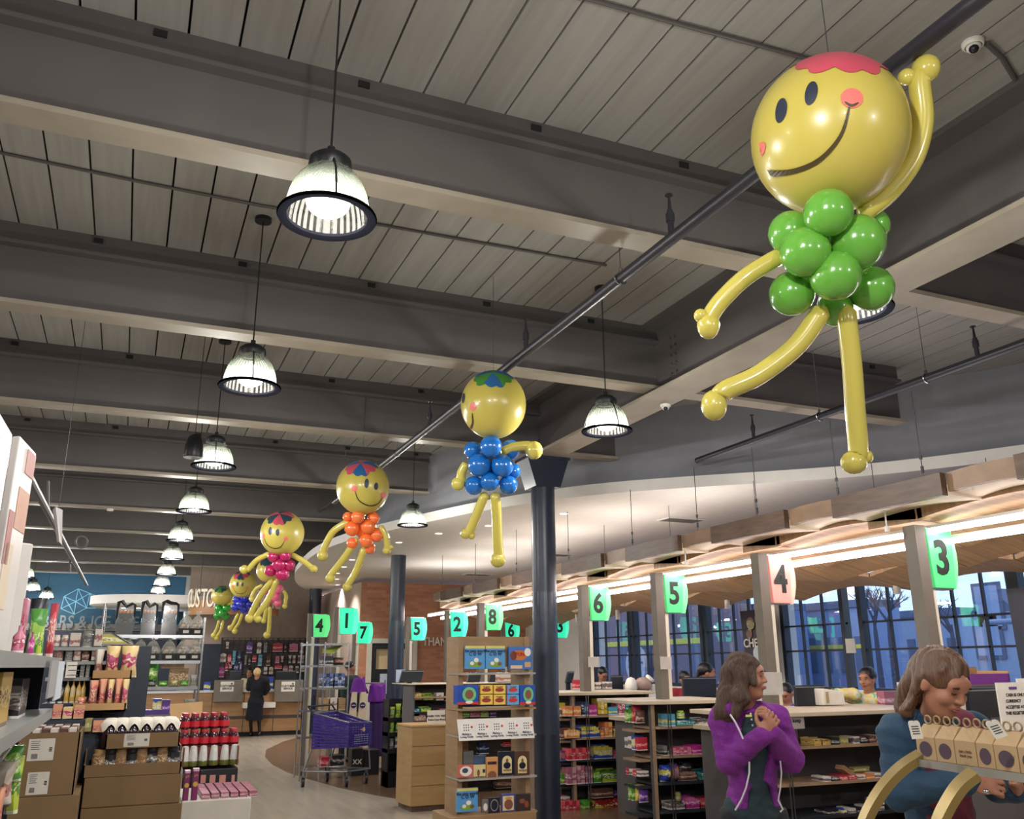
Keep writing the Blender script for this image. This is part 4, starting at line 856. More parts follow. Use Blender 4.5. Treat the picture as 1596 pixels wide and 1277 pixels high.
figure('balloon child with orange body, face tilted right, above the curved white ceiling edge', 9.1, (565.5, 760), 41,
 [(558, 806, 10.5, -14), (542, 806, 8), (549, 824, 12, -4), (574, 821, 12, -6), (582, 808, 10), (587, 834, 11), (571, 843, 11, -6), (549, 847, 9), (576, 855, 9, 4), (566, 828, 12, 8)], 'orange',
 [([(546, 812), (521, 827), (509, 846), (504, 860)], 5.5, [(503, 866, 7)]), ([(592, 820), (601, 836), (604, 853)], 5, [(603, 858, 5.5), (610, 853, 3)])],
 [([(557, 839), (537, 869), (517, 895)], 5.5, [(515, 902, 6.5)]), ([(568, 853), (557, 886), (543, 911)], 5.5, [(541, 915, 6)])],
 [('eye', 577.7, 750.5, 3.2, 7), ('eye', 591, 755.5, 2.8, 5.6), ('cheek', 559.6, 758, 5, 4.6), ('cheek', 600, 770, 3.2, 4.4), ('smile', [(561, 762), (566, 776), (580, 785), (592, 783), (599, 773)], 2)], ['blue', 'red', 'dark'])
figure('balloon child with magenta body, facing the camera, arms spread', 11.2, (440, 831.5), 33.5,
 [(427, 868, 9.5, -10), (444.5, 866, 9, -10), (435, 880, 10.5, -8), (450, 881, 10), (422, 890, 9.5), (440, 895, 11, -4), (436, 876, 11, 8)], 'magenta',
 [([(421, 863), (401, 873), (388, 887)], 4.5, [(381, 888, 6)]), ([(453, 864), (471.5, 874), (486, 885)], 4.3, [(489, 887, 5)])],
 [([(425, 904), (405, 930), (391, 958)], 4.6, [(389, 964, 6)]), ([(432, 903), (418, 935), (399, 961)], 4.6, [(402, 965, 5)])],
 [('eye', 429.7, 823.5, 2.8, 6), ('eye', 441.4, 825.5, 2.7, 5.2), ('cheek', 417.5, 832, 3, 3.6), ('cheek', 453.4, 836, 3, 3.4), ('smile', [(419, 835), (425, 846), (435, 850.5), (445, 848), (452, 838)], 1.6)], ['red', 'dark', 'blue'])
figure('balloon child with pink body, mostly hidden behind the magenta one', 15.5, (418, 889), 18,
 [(434, 918, 7.5, -3), (430, 930, 8), (433, 940, 6.5), (414, 920, 6.5), (420, 935, 7)], 'pink',
 [([(410, 912), (398.7, 918.5), (393, 930)], 3, [(393, 934, 4)]), ([(438, 918), (445.7, 928), (444.5, 941)], 3, [(444, 945, 3.5)])],
 [([(416, 946), (412, 965)], 3, [(411, 968, 3.5)]), ([(420.5, 946), (420, 966), (418.7, 984)], 3.2, [(416, 990, 4.6)])], [], ['dark'])
figure('small balloon child with royal blue body, left of the hidden pink one', 17.7, (379, 911), 20.5,
 [(370.5, 935, 7), (381, 932.6, 7, -2), (387, 942, 7), (368, 946.7, 7), (376, 942, 7.5, -5), (381, 950, 7)], 'royal',
 [([(390, 930), (396, 918)], 2.4, [(397, 915, 3)])],
 [([(372, 956), (362, 976)], 2.5, [(359, 979, 3.8)]), ([(378, 956), (372, 972), (366, 980)], 2.5, [(366, 984, 3.8)])],
 [('eye', 376.4, 906.8, 1.6, 3.4), ('eye', 384, 907.4, 1.6, 3.2), ('cheek', 368.8, 911.5, 1.8, 2), ('cheek', 390.5, 912.8, 1.8, 2), ('smile', [(369, 913), (374, 920), (381, 922), (387, 920), (390, 915)], 1)], ['dark', 'red'])
figure('farthest small balloon child with dark green body, head seen side on', 19.5, (346, 928.5), 14,
 [(341, 949, 6.5), (353, 948, 6.5), (347, 956, 7, -3), (339, 960, 6), (352, 961, 6)], 'dkgreen', [([(352, 944), (360, 940)], 2, [(362, 939, 2.4)])],
 [([(342, 967), (338, 980), (334, 988)], 2.4, [(333, 991, 3.6)]), ([(348, 967), (344.6, 982), (338, 992)], 2.4, [(337.5, 995, 3.4)])],
 [('cheek', 336, 931, 1.5, 2)], ['green', 'dark'], 16)
# ---------------------------------------------------------------- left shelves
M_shelf = mat('shelf_grey_edge', (150, 152, 150), .35, metal=.2)
M_unit = mat('shelf_unit_dark', (40, 48, 62), .5)
M_carton = mat('corrugated_brown', (112, 88, 58), .85, var=.08, vscale=5)
M_carton2 = mat('light_cardboard', (176, 140, 96), .85, var=.07)
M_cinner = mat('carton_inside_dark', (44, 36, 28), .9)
M_lab = mat('shipping_label', (186, 180, 170), .7)
def lgrid(Y, x0, y0, x1, y1): a = WY(x0, y1, Y); c_ = WY(x1, y0, Y); return a.x, c_.x, a.z, c_.z
t = T('shelving_unit', 'tall shelving unit at the left edge carrying big white boxes', 'shelf', (-.5, 2, 0))
b = MB()
for z in (1.60, 1.44): b.box(-.78, -.2, .7, 3.4, z, z+.03)
b.build('shelf_board', M_shelf, t); MB().box(-.8, -.78, .7, 3.4, 0, 2.1).box(-.78, -.24, 3.37, 3.4, 1.44, 1.6).build('back_panel', M_unit, t)
M_pinkp = mat('dusty_pink_print', (176, 120, 116), .5); M_whbox = mat('white_gloss_box', (214, 208, 204), .3, var=.04); M_peach = mat('peach_print', (196, 150, 130), .5)
def tallbox(pa, pb, pc_, zt2, zb, label, extras=()):
    P1, P2, P0 = WZ(*pa, zt2), WZ(*pb, zt2), WZ(*pc_, zt2); P3 = P0+(P2-P1)
    t = T('appliance_box', label, 'box', (P1.x, P1.y, zb))
    dn = lambda p: Vector((p.x, p.y, zb))
    MB().hexa([dn(P0), dn(P1), dn(P2), dn(P3), P0, P1, P2, P3]).build('carton', M_whbox, t, bevel=.004)
    u = (P2-P1); n = u.cross(Z3).normalized(); 
    if n.dot(Vector((P1.x, P1.y, 0))) > 0: n = -n
    for (s0, s1, h0, h1, m) in extras:
        Hh = zt2-zb; q = lambda s, h: P1+u*s+Z3*(-Hh*h)+n*.0015
        MB().hexa([q(s0, h1), q(s1, h1), q(s1, h1)-n*.001, q(s0, h1)-n*.001, q(s0, h0), q(s1, h0), q(s1, h0)-n*.001, q(s0, h0)-n*.001]).build('print_panel', m, t)
    return t
tallbox((-16, 615), (19.5, 677), (-40, 640), 2.24, 1.632, 'white appliance box with a dark window, cut off by the left edge', [(.55, .85, .08, .5, mat('dark_violet_print', (46, 42, 70), .3))])
tallbox((31.6, 679), (57, 707), (19, 680), 2.15, 1.632, 'tall white and peach box beside the steel beams, second from the left edge', [(.5, .98, .02, .14, M_pinkp), (.35, .95, .22, .42, M_peach), (.1, .5, .5, .8, mat('cream_print', (216, 200, 176), .5)), (.05, .3, .35, .6, M_pinkp)])
tallbox((35, 846), (53, 848), (24, 846), 1.93, 1.632, 'grey white box standing lower behind the peach box', [])
# bottles and bags at the far end of that shelf
def bt(x0, x1, y0, y1, Y, col, kind, label, d=.06, grp=None):
    a, c_, z0, z1 = lgrid(Y, x0, y0, x1, y1); return prod(kind, col, a, c_, Y, z0, z1-z0, d, label, grp)
zsh = 1.6305
def onshelf(x0, x1, y0, Y, col, kind, label, z=zsh, d=.06):
    a = WY(x0, 1000, Y); c_ = WY(x1, 1000, Y); zt2 = WY(x0, y0, Y).z
    return prod(kind, col, a.x, c_.x, Y, z, zt2-z, d, label)
onshelf(26, 36, 932, 2.35, 'pink', 'box', 'pink and white carton on the left shelf, before the black bag')
onshelf(18, 38, 975, 2.15, 'pink', 'bottle', 'pink bottle on the left shelf under the tall boxes')
b_ = onshelf(40, 68, 948, 2.9, 'green', 'bag', 'bright green gift bag on the left shelf')
onshelf(37, 66, 932, 3.12, 'black', 'bag', 'black tufted bag behind the green one on the left shelf')
onshelf(70, 84, 940, 3.2, 'red', 'bag', 'red and orange bag at the end of the left shelf')
onshelf(44, 54, 985, 2.6, 'magenta', 'bottle', 'magenta bottle in front of the green bag')
onshelf(58, 66, 980, 2.7, 'lime', 'bottle', 'yellow green bottle in front of the green bag')
for i, (x0, y0, x1, y1, Y, m, lb) in enumerate([(28, 1030, 56, 1088, 3.0, mat('grey_tag', (150, 148, 150), .6), 'grey hanging price sheet below the left shelf'), (60, 1031, 69, 1091, 3.3, mat('pale_tag', (196, 206, 214), .6), 'narrow white and blue hanging price strip beside the grey sheet')]):
    a, c_, z0, z1 = lgrid(Y, x0, y0, x1, y1); t = T('price_sheet', lb, 'sign', (a, -.19, z0))
    MB().hexa([(-.19, Y-.15, z0), (-.185, Y-.15, z0), (-.185, Y+.15, z0), (-.19, Y+.15, z0), (-.19, Y-.15, z1), (-.185, Y-.15, z1), (-.185, Y+.15, z1), (-.19, Y+.15, z1)]).build('sheet', m, t)
for i, (Y, z, w_, h, col, lb) in enumerate([(1.3, 1.4705, .2, .10, 'navy', 'dark blue box low on the left shelf, nearest the camera'), (1.75, 1.4705, .2, .11, 'navy', 'dark blue box low on the left shelf, second from the camera'), (2.3, 1.4705, .14, .12, 'gold', 'gold brown box low on the left shelf'), (2.75, 1.4705, .2, .1, 'black', 'black box low on the left shelf behind the price sheet')]):
    prod('box' if col != 'green' else 'bag', col, -.24-w_, -.24, Y, z, h, .2, lb)
# ---- shelf of jars, bottles and popcorn facing the camera
YJ = 5.5
t = T('jar_shelf', 'dark shelf unit with jars, rods and bottles, left of the popcorn bags', 'shelf', WY(120, 1100, YJ))
xa, xb = WY(72, 1050, YJ).x, WY(166, 1050, YJ).x
b = MB()
zsh_ = [WY(120, y, YJ).z for y in (1009, 1031, 1056, 1096)]
for z in zsh_: b.box(xa, xb+ (.0), YJ-.02, YJ+.35, z-.018, z)
b.build('shelf_board', M_shelf, t); MB().box(xa, xb, YJ+.35, YJ+.37, 0, zsh_[0]).box(xa, xb, YJ-.03, YJ-.02, zsh_[3]-.03, zsh_[3]).box(xa, xb, YJ, YJ+.35, 0, .9).build('back_panel', M_unit, t)
ni = 0
def row(y, items, where, Y=YJ, d=.07, grp=None, z=None):
    for i, it in enumerate(items):
        kind, col, a, c_, h = it[:5]
        p0 = WY(a, y, Y); p1 = WY(c_, y, Y); zt2 = WY(a, y-h, Y).z
        lb = '%s %s %s, %s' % (COLN.get(col, col), KN[kind], where, ORD[i]+' from the left') if len(it) < 6 else it[5]
        prod(kind, col, p0.x, p1.x, Y, (z if z is not None else p0.z)+.0005, zt2-p0.z, d, lb, grp)
COLS['cream'] = ((206, 196, 184), (170, 120, 112), (96, 78, 74)); COLS['amber'] = ((206, 164, 66), (226, 196, 120), (214, 206, 190)); COLS['popcorn'] = ((222, 196, 140), (186, 60, 110), (240, 224, 190)); COLS['salmon'] = ((214, 150, 120), (190, 90, 100), (236, 206, 170)); COLS['grey'] = ((134, 134, 128), (90, 94, 96), (190, 188, 182)); COLS['cell'] = ((150, 148, 140), (90, 90, 84), (214, 212, 200))
row(1009, [('jar', 'cream', 82, 92, 19), ('jar', 'cream', 94, 105, 19), ('box', 'cream', 107, 124, 22), ('jar', 'grey', 126, 143, 25), ('box', 'cream', 145, 158, 28)], 'on the top jar shelf', z=zsh_[0])
row(1031, [('jar', 'cream', 82, 97, 20), ('jar', 'grey', 100, 112, 20), ('jar', 'cream', 113, 125, 20), ('jar', 'brown', 126, 138, 20), ('box', 'cream', 141, 155, 21)], 'on the second jar shelf', z=zsh_[1])
row(1056, [('box', 'grey', 79, 89, 24), ('box', 'grey', 90, 100, 24), ('box', 'grey', 123, 131, 24), ('box', 'grey', 132, 139, 24)], 'of upright rods on the jar unit', z=zsh_[2])
row(1096, [('bottle', 'black', 77, 86, 38), ('bottle', 'black', 89, 97, 38), ('bottle', 'amber', 98, 106, 38), ('bottle', 'amber', 107, 115, 37), ('bottle', 'amber', 116, 124, 37), ('bottle', 'amber', 124, 131, 37)], 'on the bottom jar shelf', z=zsh_[3])
a, c_, z0, z1 = lgrid(YJ-.06, 101, 1032, 121, 1057)
t = T('printed_notice', 'small white printed notice hanging among the rods', 'sign', (a, YJ-.06, z0)); MB().box(a, c_, YJ-.062, YJ-.056, z0, z1).build('paper', M_paper, t)
b = MB()
for i in range(3):
    for j in (0, 1): xx = a+(c_-a)*(.15+.45*j+.1*(i % 2)); b.box(xx, xx+.03, YJ-.0635, YJ-.062, z0+(z1-z0)*(.15+.3*i), z0+(z1-z0)*(.2+.3*i))
b.build('print', mat('grey_ink', (110, 108, 106), .7), t)
# popcorn bags in trays
YP = 5.3
def tray(x0, x1, y0, y1, Y, d, label, m=M_carton2):
    a, c_, z0, z1 = lgrid(Y, x0, y0, x1, y1); t = T('cardboard_tray', label, 'tray', (a, Y, z0))
    MB().box(a, c_, Y, Y+.008, z0, z1).box(a, a+.008, Y, Y+d, z0, z1).box(c_-.008, c_, Y, Y+d, z0, z1).box(a, c_, Y+d-.008, Y+d, z0, z1).box(a, c_, Y, Y+d, z0, z0+.008).build('tray_body', m, t); return z0+.009
t = T('display_table', 'stepped display stand under the popcorn trays', 'stand', (0, 5.5, 0))
a, c_, z0, z1 = lgrid(YP+.1, 112, 1060, 206, 1064); a2, c2_, z02, z12 = lgrid(YP, 109, 1110, 197, 1114)
MB().box(xb+.01, c_, YP+.1, YP+.5, z12, z1-.004).box(xb+.01, c2_, YP, YP+.1, 0, z12-.002).box(xb+.01, c2_, YP+.1, YP+.5, 0, z12).build('stand_body', M_unit, t)
zt1 = tray(141, 206, 1045, 1060, YP+.1, .2, 'light cardboard tray holding the upper popcorn bags'); zt0 = tray(110, 197, 1096, 1111, YP-.12, .2, 'light cardboard tray holding the lower row of popcorn bags')
row(1060, [('bag', 'cream', 143, 158, 45, 'pale pink lettered popcorn bag at the left of the upper tray'), ('bag', 'popcorn', 160, 183, 50, 'tall popcorn bag with magenta label in the middle of the upper tray'), ('bag', 'popcorn', 184, 212, 50, 'wide popcorn bag with magenta label at the right of the upper tray')], '', YP+.13, .12, 'popcorn bags in the upper tray', zt1)
row(1111, [('bag', 'salmon', 134, 149, 46), ('bag', 'salmon', 149, 162, 48), ('bag', 'popcorn', 162, 174, 47), ('bag', 'salmon', 174, 186, 48), ('bag', 'popcorn', 185, 197, 47)], 'in the lower popcorn tray', YP-.09, .12, 'popcorn bags in the lower tray', zt0)
row(1111, [('bag', 'salmon', 117, 132, 20, 'small pink bag lying at the left of the lower popcorn tray')], '', YP-.09, .1, None, zt0)
a, c_, z0, z1 = lgrid(5.9, 152, 988, 208, 1006); t = T('metal_frame_stand', 'folded silver framed easel above the popcorn bags', 'stand', (a, 5.9, z0))
MB().tube([(a, 5.9, z1), (c_-.12, 5.9, z1), (c_, 5.8, z0), (a, 5.8, z0), (a, 5.9, z1)], .008, 6).build('frame', M_chrome, t)
MB().hexa([(a+.01, 5.8, z0), (c_-.01, 5.8, z0), (c_-.01, 5.81, z0), (a+.01, 5.81, z0), (a+.01, 5.9, z1), (c_-.13, 5.9, z1), (c_-.13, 5.91, z1), (a+.01, 5.91, z1)]).build('panel', pmat(*COLS['olive'], 1), t)
MB().box(a+.05, a+.3, 5.8, 5.95, 0, z0-.008).build('leg_panel', M_unit, t)
# ---- cartons stacked on the floor at lower left
def label_on(t, Y, x0, y0, x1, y1):
    a, c_, z0, z1 = lgrid(Y, x0, y0, x1, y1); MB().box(a, c_, Y-.002, Y, z0, z1).build('shipping_label', M_lab, t)
    b = MB(); w_, h = c_-a, z1-z0
    for i in range(5): b.box(a+w_*.1, a+w_*(.45-.05*(i % 2)), Y-.003, Y-.002, z1-h*(.12+i*.09), z1-h*(.10+i*.09))
    for i in range(8): b.box(a+w_*(.16+.03*i), a+w_*(.175+.03*i), Y-.003, Y-.002, z0+h*.1, z0+h*.32)
    for i in range(3): b.box(a+w_*.8, a+w_*.92, Y-.003, Y-.002, z1-h*(.45+.07*i), z1-h*(.41+.07*i))
    b.build('label_print', M_ink, t)
def carton(Y, x0, x1, y0, y1, d, label, open_=False, m=M_carton, z0=None, z1=None):
    a, c_, q0, q1 = lgrid(Y, x0, y0, x1, y1); z0 = q0 if z0 is None else z0; z1 = q1 if z1 is None else z1
    t = T('cardboard_carton', label, 'carton', ((a+c_)/2, Y+d/2, z0))
    if open_:
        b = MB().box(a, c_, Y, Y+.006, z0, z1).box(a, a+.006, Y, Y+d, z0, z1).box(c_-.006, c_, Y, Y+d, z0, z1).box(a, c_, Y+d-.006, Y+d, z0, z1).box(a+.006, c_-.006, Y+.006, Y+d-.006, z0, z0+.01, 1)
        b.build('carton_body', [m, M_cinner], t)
    else: MB().box(a, c_, Y, Y+d, z0, z1).build('carton_body', m, t, bevel=.004)
    return t, a, c_, z0, z1
YA = 4.55
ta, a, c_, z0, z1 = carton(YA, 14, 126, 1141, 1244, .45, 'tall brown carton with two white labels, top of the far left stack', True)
label_on(ta, YA, 41, 1151, 87, 1187); label_on(ta, YA, 39, 1203, 78, 1240)
carton(YA, 10, 122, 1245, 1277, .45, 'plain brown carton at the bottom of the far left stack', z0=0, z1=z0-.002)
k = 0; wv = (c_-a-.03)/6
for j in range(3):
    for i in range(6):
        k += 1; prod('box', 'cream' if (i+j) % 2 else 'brown', a+.015+wv*i, a+.015+wv*(i+.9), YA+.02+j*.13, z1-.1, .115, .1, 'white and brown chequered pack %s in row %d of the far left carton' % (ORD[i], j+1), 'packs inside the far left carton')
YB = 4.85
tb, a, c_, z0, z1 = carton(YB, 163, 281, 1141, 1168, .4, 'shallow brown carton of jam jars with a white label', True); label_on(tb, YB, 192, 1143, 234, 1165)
M_jam = mat('dark_jam_glass', (42, 20, 34), .12, coat=.5); M_cloth = mat('white_paper_lid', (222, 214, 200), .7)
def jamjar(p, label):
    t = T('jam_jar', label, 'jar', p, 'jam jars in the shallow carton')
    MB().lathe([(0, 0), (.034, 0), (.037, .01), (.037, .085), (.03, .1)], p, 16).build('glass', M_jam, t, smooth=True)
    b = MB(); n = 24; vs = [p+Z3*.122]
    for r in range(1, 5):
        for i in range(n):
            a = 2*math.pi*i/n; rr = [.02, .034, .042, .046][r-1]; z = [.122, .12, .105, .088+.018*math.cos(4*a)][r-1]; vs.append(p+Vector((math.cos(a)*rr, math.sin(a)*rr, z)))
    fs = [(0, 1+i, 1+(i+1) % n) for i in range(n)]
    for r in range(3):
        for i in range(n): fs.append((1+r*n+i, 1+(r+1)*n+i, 1+(r+1)*n+(i+1) % n, 1+r*n+(i+1) % n))
    b.add(vs, fs).build('paper_cover', M_cloth, t, smooth=2)
    MB().cyl(p+Vector((.0, -.037, .03)), p+Vector((0, -.039, .03)), .014, n=10).build('label', M_cloth, t)
    return t
px_ = [WY(x, 1125, YB+.06).x for x in (174, 191, 210, 229, 248, 267)]
j0 = None
for r in range(3):
    for i, xx in enumerate(px_):
        p = Vector((xx, YB+.06+r*.11, z1-.062)); lb = 'dark jam jar with white paper cover, %s from left in the %s row' % (ORD[i], ['front', 'middle', 'back'][r])
        if j0 is None: j0 = jamjar(p, lb); jch = kids(j0)
        else: copy_thing(j0, p, lb, ch=jch)
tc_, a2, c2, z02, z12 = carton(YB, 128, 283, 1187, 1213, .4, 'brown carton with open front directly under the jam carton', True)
z12b = z0-.004
nb = 8
for i in range(nb):
    xx = a2+.03+(c2-a2-.06)*i/nb; prod('jar', 'black' if i % 2 else 'kraft', xx, xx+.07, YB+.03, z02+.012, z12b-z02-.014, .07, 'dark jar %s from left in the open carton under the jam jars' % ORD[i], 'jars in the open carton')
MB().box(a2, a2+.006, YB+.1, YB+.4, z12, z12b).box(c2-.006, c2, YB+.1, YB+.4, z12, z12b).box(a2, c2, YB+.39, YB+.4, z12, z12b).build('carton_back', M_carton, tc_)
_, a3, c3, z03, z13 = carton(YB, 126, 283, 1214, 1261, .4, 'brown carton third down in the jam jar stack', z1=z02-.002)
carton(YB, 124, 283, 1262, 1277, .4, 'brown carton at the floor under the jam jar stack', z0=0, z1=z03-.002)
# small items between: purple and blue gift set sheet, pots
row(1142, [('box', 'olive', 130, 142, 20, 'olive pack behind the red stack corner of the jam carton'), ('box', 'salmon', 143, 160, 18, 'salmon pack left of the jam carton')], '', 5.0, .15, None)
row(1121, [('jar', 'black', 28, 36, 15), ('jar', 'olive', 37, 45, 15), ('jar', 'black', 46, 54, 15), ('jar', 'olive', 55, 63, 15), ('jar', 'black', 64, 73, 14), ('box', 'salmon', 80, 95, 22), ('box', 'popcorn', 96, 112, 18), ('box', 'salmon', 113, 130, 20)], 'in the low row behind the left cartons', 5.06, .07, 'low row of jars and packs')
t = T('low_table', 'low dark table behind the left cartons', 'table', (0, 5.05, 0)); a, c_, z0, z1 = lgrid(5.03, 24, 1121, 165, 1124)
MB().box(a, c_, 5.03, 5.16, 0, z1-.001).build('table_body', M_unit, t)
# bags and shelf at bottom left corner
prod('bag', 'green', *[WY(x, 1200, 3.1).x for x in (-6, 32)], 3.1, WY(10, 1222, 3.1).z, .1, .12, 'bright green crumpled bag at the lower left corner')
prod('bag', 'cream', *[WY(x, 1200, 3.0).x for x in (-20, 22)], 3.0, WY(10, 1262, 3.0).z, .12, .12, 'cream printed snack bag below the green bag at lower left')
prod('bag', 'lime', *[WY(x, 1200, 3.15).x for x in (12, 34)], 3.15, WY(10, 1277, 3.1).z, .16, .12, 'yellow green snack bag in the lower left corner')
prod('bag', 'salmon', *[WY(x, 1200, 2.8).x for x in (-10, 10)], 2.8, WY(10, 1277, 2.8).z-.05, .12, .12, 'pale pink bag at the very bottom left corner')
a = WY(-10, 1190, 2.7); t = T('snack_bin', 'wire and board bin holding bags at the lower left corner', 'bin', (a.x, 2.9, 0))
zz = WY(10, 1277, 3.1).z-.055
MB().box(-.74, WY(36, 1200, 3.1).x+.02, 2.68, 3.3, 0, zz).build('bin_body', M_unit, t)
q0, q1 = WY(0, 1160, 2.6), WY(20, 1142, 3.2)
MB().cyl(q0, q1, .012, n=8).cyl(WY(0, 1185, 2.6), WY(20, 1160, 3.2), .006, n=6).build('rim_rail', M_chrome, t)
tag(MB().hexa([WY(2, 1110, 2.5), WY(24, 1100, 3.0), WY(25, 1098, 3.05), WY(3, 1107, 2.55), WY(2, 1160, 2.5)-Z3*0, WY(8, 1140, 3.0), WY(9, 1138, 3.05), WY(4, 1157, 2.55)]).build('cardboard_flap', M_carton2), 'light brown cardboard flap at the left edge under the shelf', 'cardboard')
# ---- red capped bottle crate and purple packs
YR = 6.1
t = T('bottle_tray', 'red brown carton tray of white foil topped bottles', 'tray', WY(320, 1200, YR))
a, c_, z0, z1 = lgrid(YR, 284, 1163, 373, 1197)
MB().box(a, c_, YR+.12, YR+.125, z0, z1, 0).box(c_-.006, c_, YR, YR+.5, z0, z1).box(a, a+.006, YR, YR+.5, z0, z1).box(a, c_, YR+.5, YR+.506, z0, z1).box(a, c_, YR+.12, YR+.5, z1-.006, z1).build('carton_body', mat('red_brown_carton', (120, 56, 46), .7), t)
zt3 = z1
M_foil = mat('white_foil', (206, 204, 200), .35, bump=.5, vscale=40); M_wine = mat('dark_red_glass', (64, 14, 26), .1, coat=.5); M_redl = mat('red_label', (190, 36, 50), .4)
def foil(p, label):
    t = T('foil_topped_bottle', label, 'bottle', p, 'white foil topped bottles in the tray')
    MB().lathe([(0, 0), (.03, 0), (.031, .015), (.028, .03)], p, 14).build('bottle_body', mat('olive_glass', (90, 92, 40), .2), t, smooth=True)
    MB().lathe([(.028, .028), (.027, .05), (.023, .09), (.019, .115), (0, .12)], p, 14).build('foil', M_foil, t, smooth=True); return t
f0 = None
for i, x in enumerate((287, 300, 315.5, 332, 349, 364)):
    p = Vector((WY(x, 1190, YR+.06).x, YR+.06, z0+.001)); lb = 'white foil topped bottle in the red brown tray, %s from left' % ORD[i]
    if f0 is None: f0 = foil(p, lb); fch = kids(f0)
    else: copy_thing(f0, p, lb, ch=fch)
def redb(p, label):
    t = T('red_drink_bottle', label, 'bottle', p, 'red capped bottles above the tray')
    MB().lathe([(0, 0), (.032, 0), (.034, .008), (.034, .05), (.02, .075), (.016, .078)], p, 14).build('glass', M_wine, t, smooth=True)
    MB().lathe([(.0348, .012), (.0348, .048)], p, 14).build('label', M_redl, t, smooth=True)
    MB().lathe([(.018, .074), (.021, .078), (.021, .094), (0, .096)], p, 12).build('cap', mat('pink_red_cap', (196, 70, 80), .35), t, smooth=True); return t
r0 = None
for r in range(4):
    for i in range(6):
        x = 288+i*15.3; p = Vector((WY(x, 1150, YR+.15).x+.0, YR+.17+r*.085, zt3+.001+(0 if r < 2 else .098)))
        lb = 'dark bottle with red label and cap, %s from left in row %s' % (ORD[i], ORD[r])
        if r >= 2: p.y = YR+.17+(r-2)*.085+.05
        if r >= 2 and i == 5: continue
        if r0 is None: r0 = redb(p, lb); rch = kids(r0)
        else: copy_thing(r0, p, lb, ch=rch)
t = T('bottle_carrier', 'black bottle carrier carton with cut windows under the foil topped bottles', 'carton', WY(340, 1232, YR))
a, c_, zq0, zq1 = lgrid(YR, 310, 1198, 372, 1232)
MB().box(a, c_, YR+.03, YR+.5, zq0, zq1).build('carton_body', M_black, t, bevel=.004)
b = MB()
for x0, x1 in ((312, 321), (326, 336), (341, 352), (360, 366)): q0, q1, w0, w1 = lgrid(YR+.03, x0, 1208, x1, 1221); MB().box(q0, q1, YR+.022, YR+.03, w0, w1).build('window_print', mat('pink_window_print', (190, 130, 120), .5), t)
q = WY(359, 1226, YR+.02); MB().cyl(q, q-Y3*.003, .024, n=18).build('seal', M_paper, t)
a2, _, _, _ = lgrid(YR, 284, 1198, 372, 1232)
MB().box(a2, a-.003, YR+.1, YR+.5, zq0, zq1).build('left_block', M_wine, t)
t2 = T('display_plinth', 'plinth under the black bottle carrier, behind the white box', 'stand', (a, YR, 0)); MB().box(a2, c_, YR+.05, YR+.5, 0, zq0-.001).build('plinth_body', M_unit, t2)
YW = 5.35
a, c_, z0, z1 = lgrid(YW, 281, 1243, 392, 1277)
t = T('white_display_box', 'large plain white display box at the front of the bottle stack', 'box', (a, YW, 0)); MB().box(a, c_, YW, YW+.55, 0, z1).build('box_body', mat('white_card', (196, 190, 180), .7), t, bevel=.006)
M_purp = mat('purple_carton', (120, 36, 92), .4); M_gold = mat('gold_disc', (206, 170, 84), .35, metal=.3); M_mauvep = mat('mauve_pack', (150, 110, 140), .35, var=.15, vscale=30)
for i, (x0, x1, y0) in enumerate([(285, 297, 1205), (298, 311, 1202)]):
    a, c_, w0, w1 = lgrid(YW+.02, x0, y0, x1, 1243)
    t = T('purple_gift_carton', 'tall purple carton with a gold disc, %s of two on the white box' % ['left', 'right'][i], 'box', (a, YW+.02, z1)); MB().box(a, c_, YW+.02, YW+.07, z1+.001, w1).build('carton', M_purp, t, bevel=.003)
    MB().box(a, c_, YW+.02, YW+.07, w1, w1+.012).build('pale_top', mat('pale_pink_top', (206, 170, 186), .4), t)
    q = Vector(((a+c_)/2, YW+.019, z1+(w1-z1)*.55)); MB().cyl(q, q-Y3*.002, (c_-a)*.42, n=20).build('gold_disc', M_gold, t)
    text('lettering', 'gift', M_gold, t, q+Z3*.045, X3, Z3, .016, .0006)
for j in range(4):
    for i in range(6):
        x = WY(314, 1240, YW+.02).x+i*.05; prod('box', 'mauve', x, x+.046, YW+.02+j*.115, z1+.0008, .03, .11, 'small mauve pack lying on the white box, column %d row %d' % (i+1, j+1), 'mauve packs on the white box')
# ---- wire rack of gift baskets
YG = 9.6
t = T('chrome_gift_rack', 'chrome wire rack stacked with cellophane gift baskets', 'rack', WY(260, 1110, YG))
xl, xr = WY(158, 990, YG).x, WY(317, 990, YG).x
b = MB()
for x in (xl, xr):
    for y in (YG, YG+.45): b.cyl((x, y, 0), (x, y, 2.2 if x == xl else WY(318, 960, YG).z-.02), .012, n=8)
b.build('post', M_chrome, t)
zg = [WY(260, y, YG).z for y in (990, 1030, 1071, 1114)]
for z in zg:
    b = MB().box(xl, xr, YG-.006, YG+.006, z-.03, z).box(xl, xr, YG+.444, YG+.456, z-.03, z)
    for i in range(22): x = xl+(xr-xl)*i/21; b.cyl((x, YG, z-.004), (x, YG+.45, z-.004), .003, n=4, caps=False)
    b.build('wire_shelf', M_chrome, t)
M_cello = mat('cellophane', (190, 190, 182), .12, alpha=.42, bump=.8, vscale=25, coat=.4); M_bask = mat('basket_black', (24, 26, 26), .6)
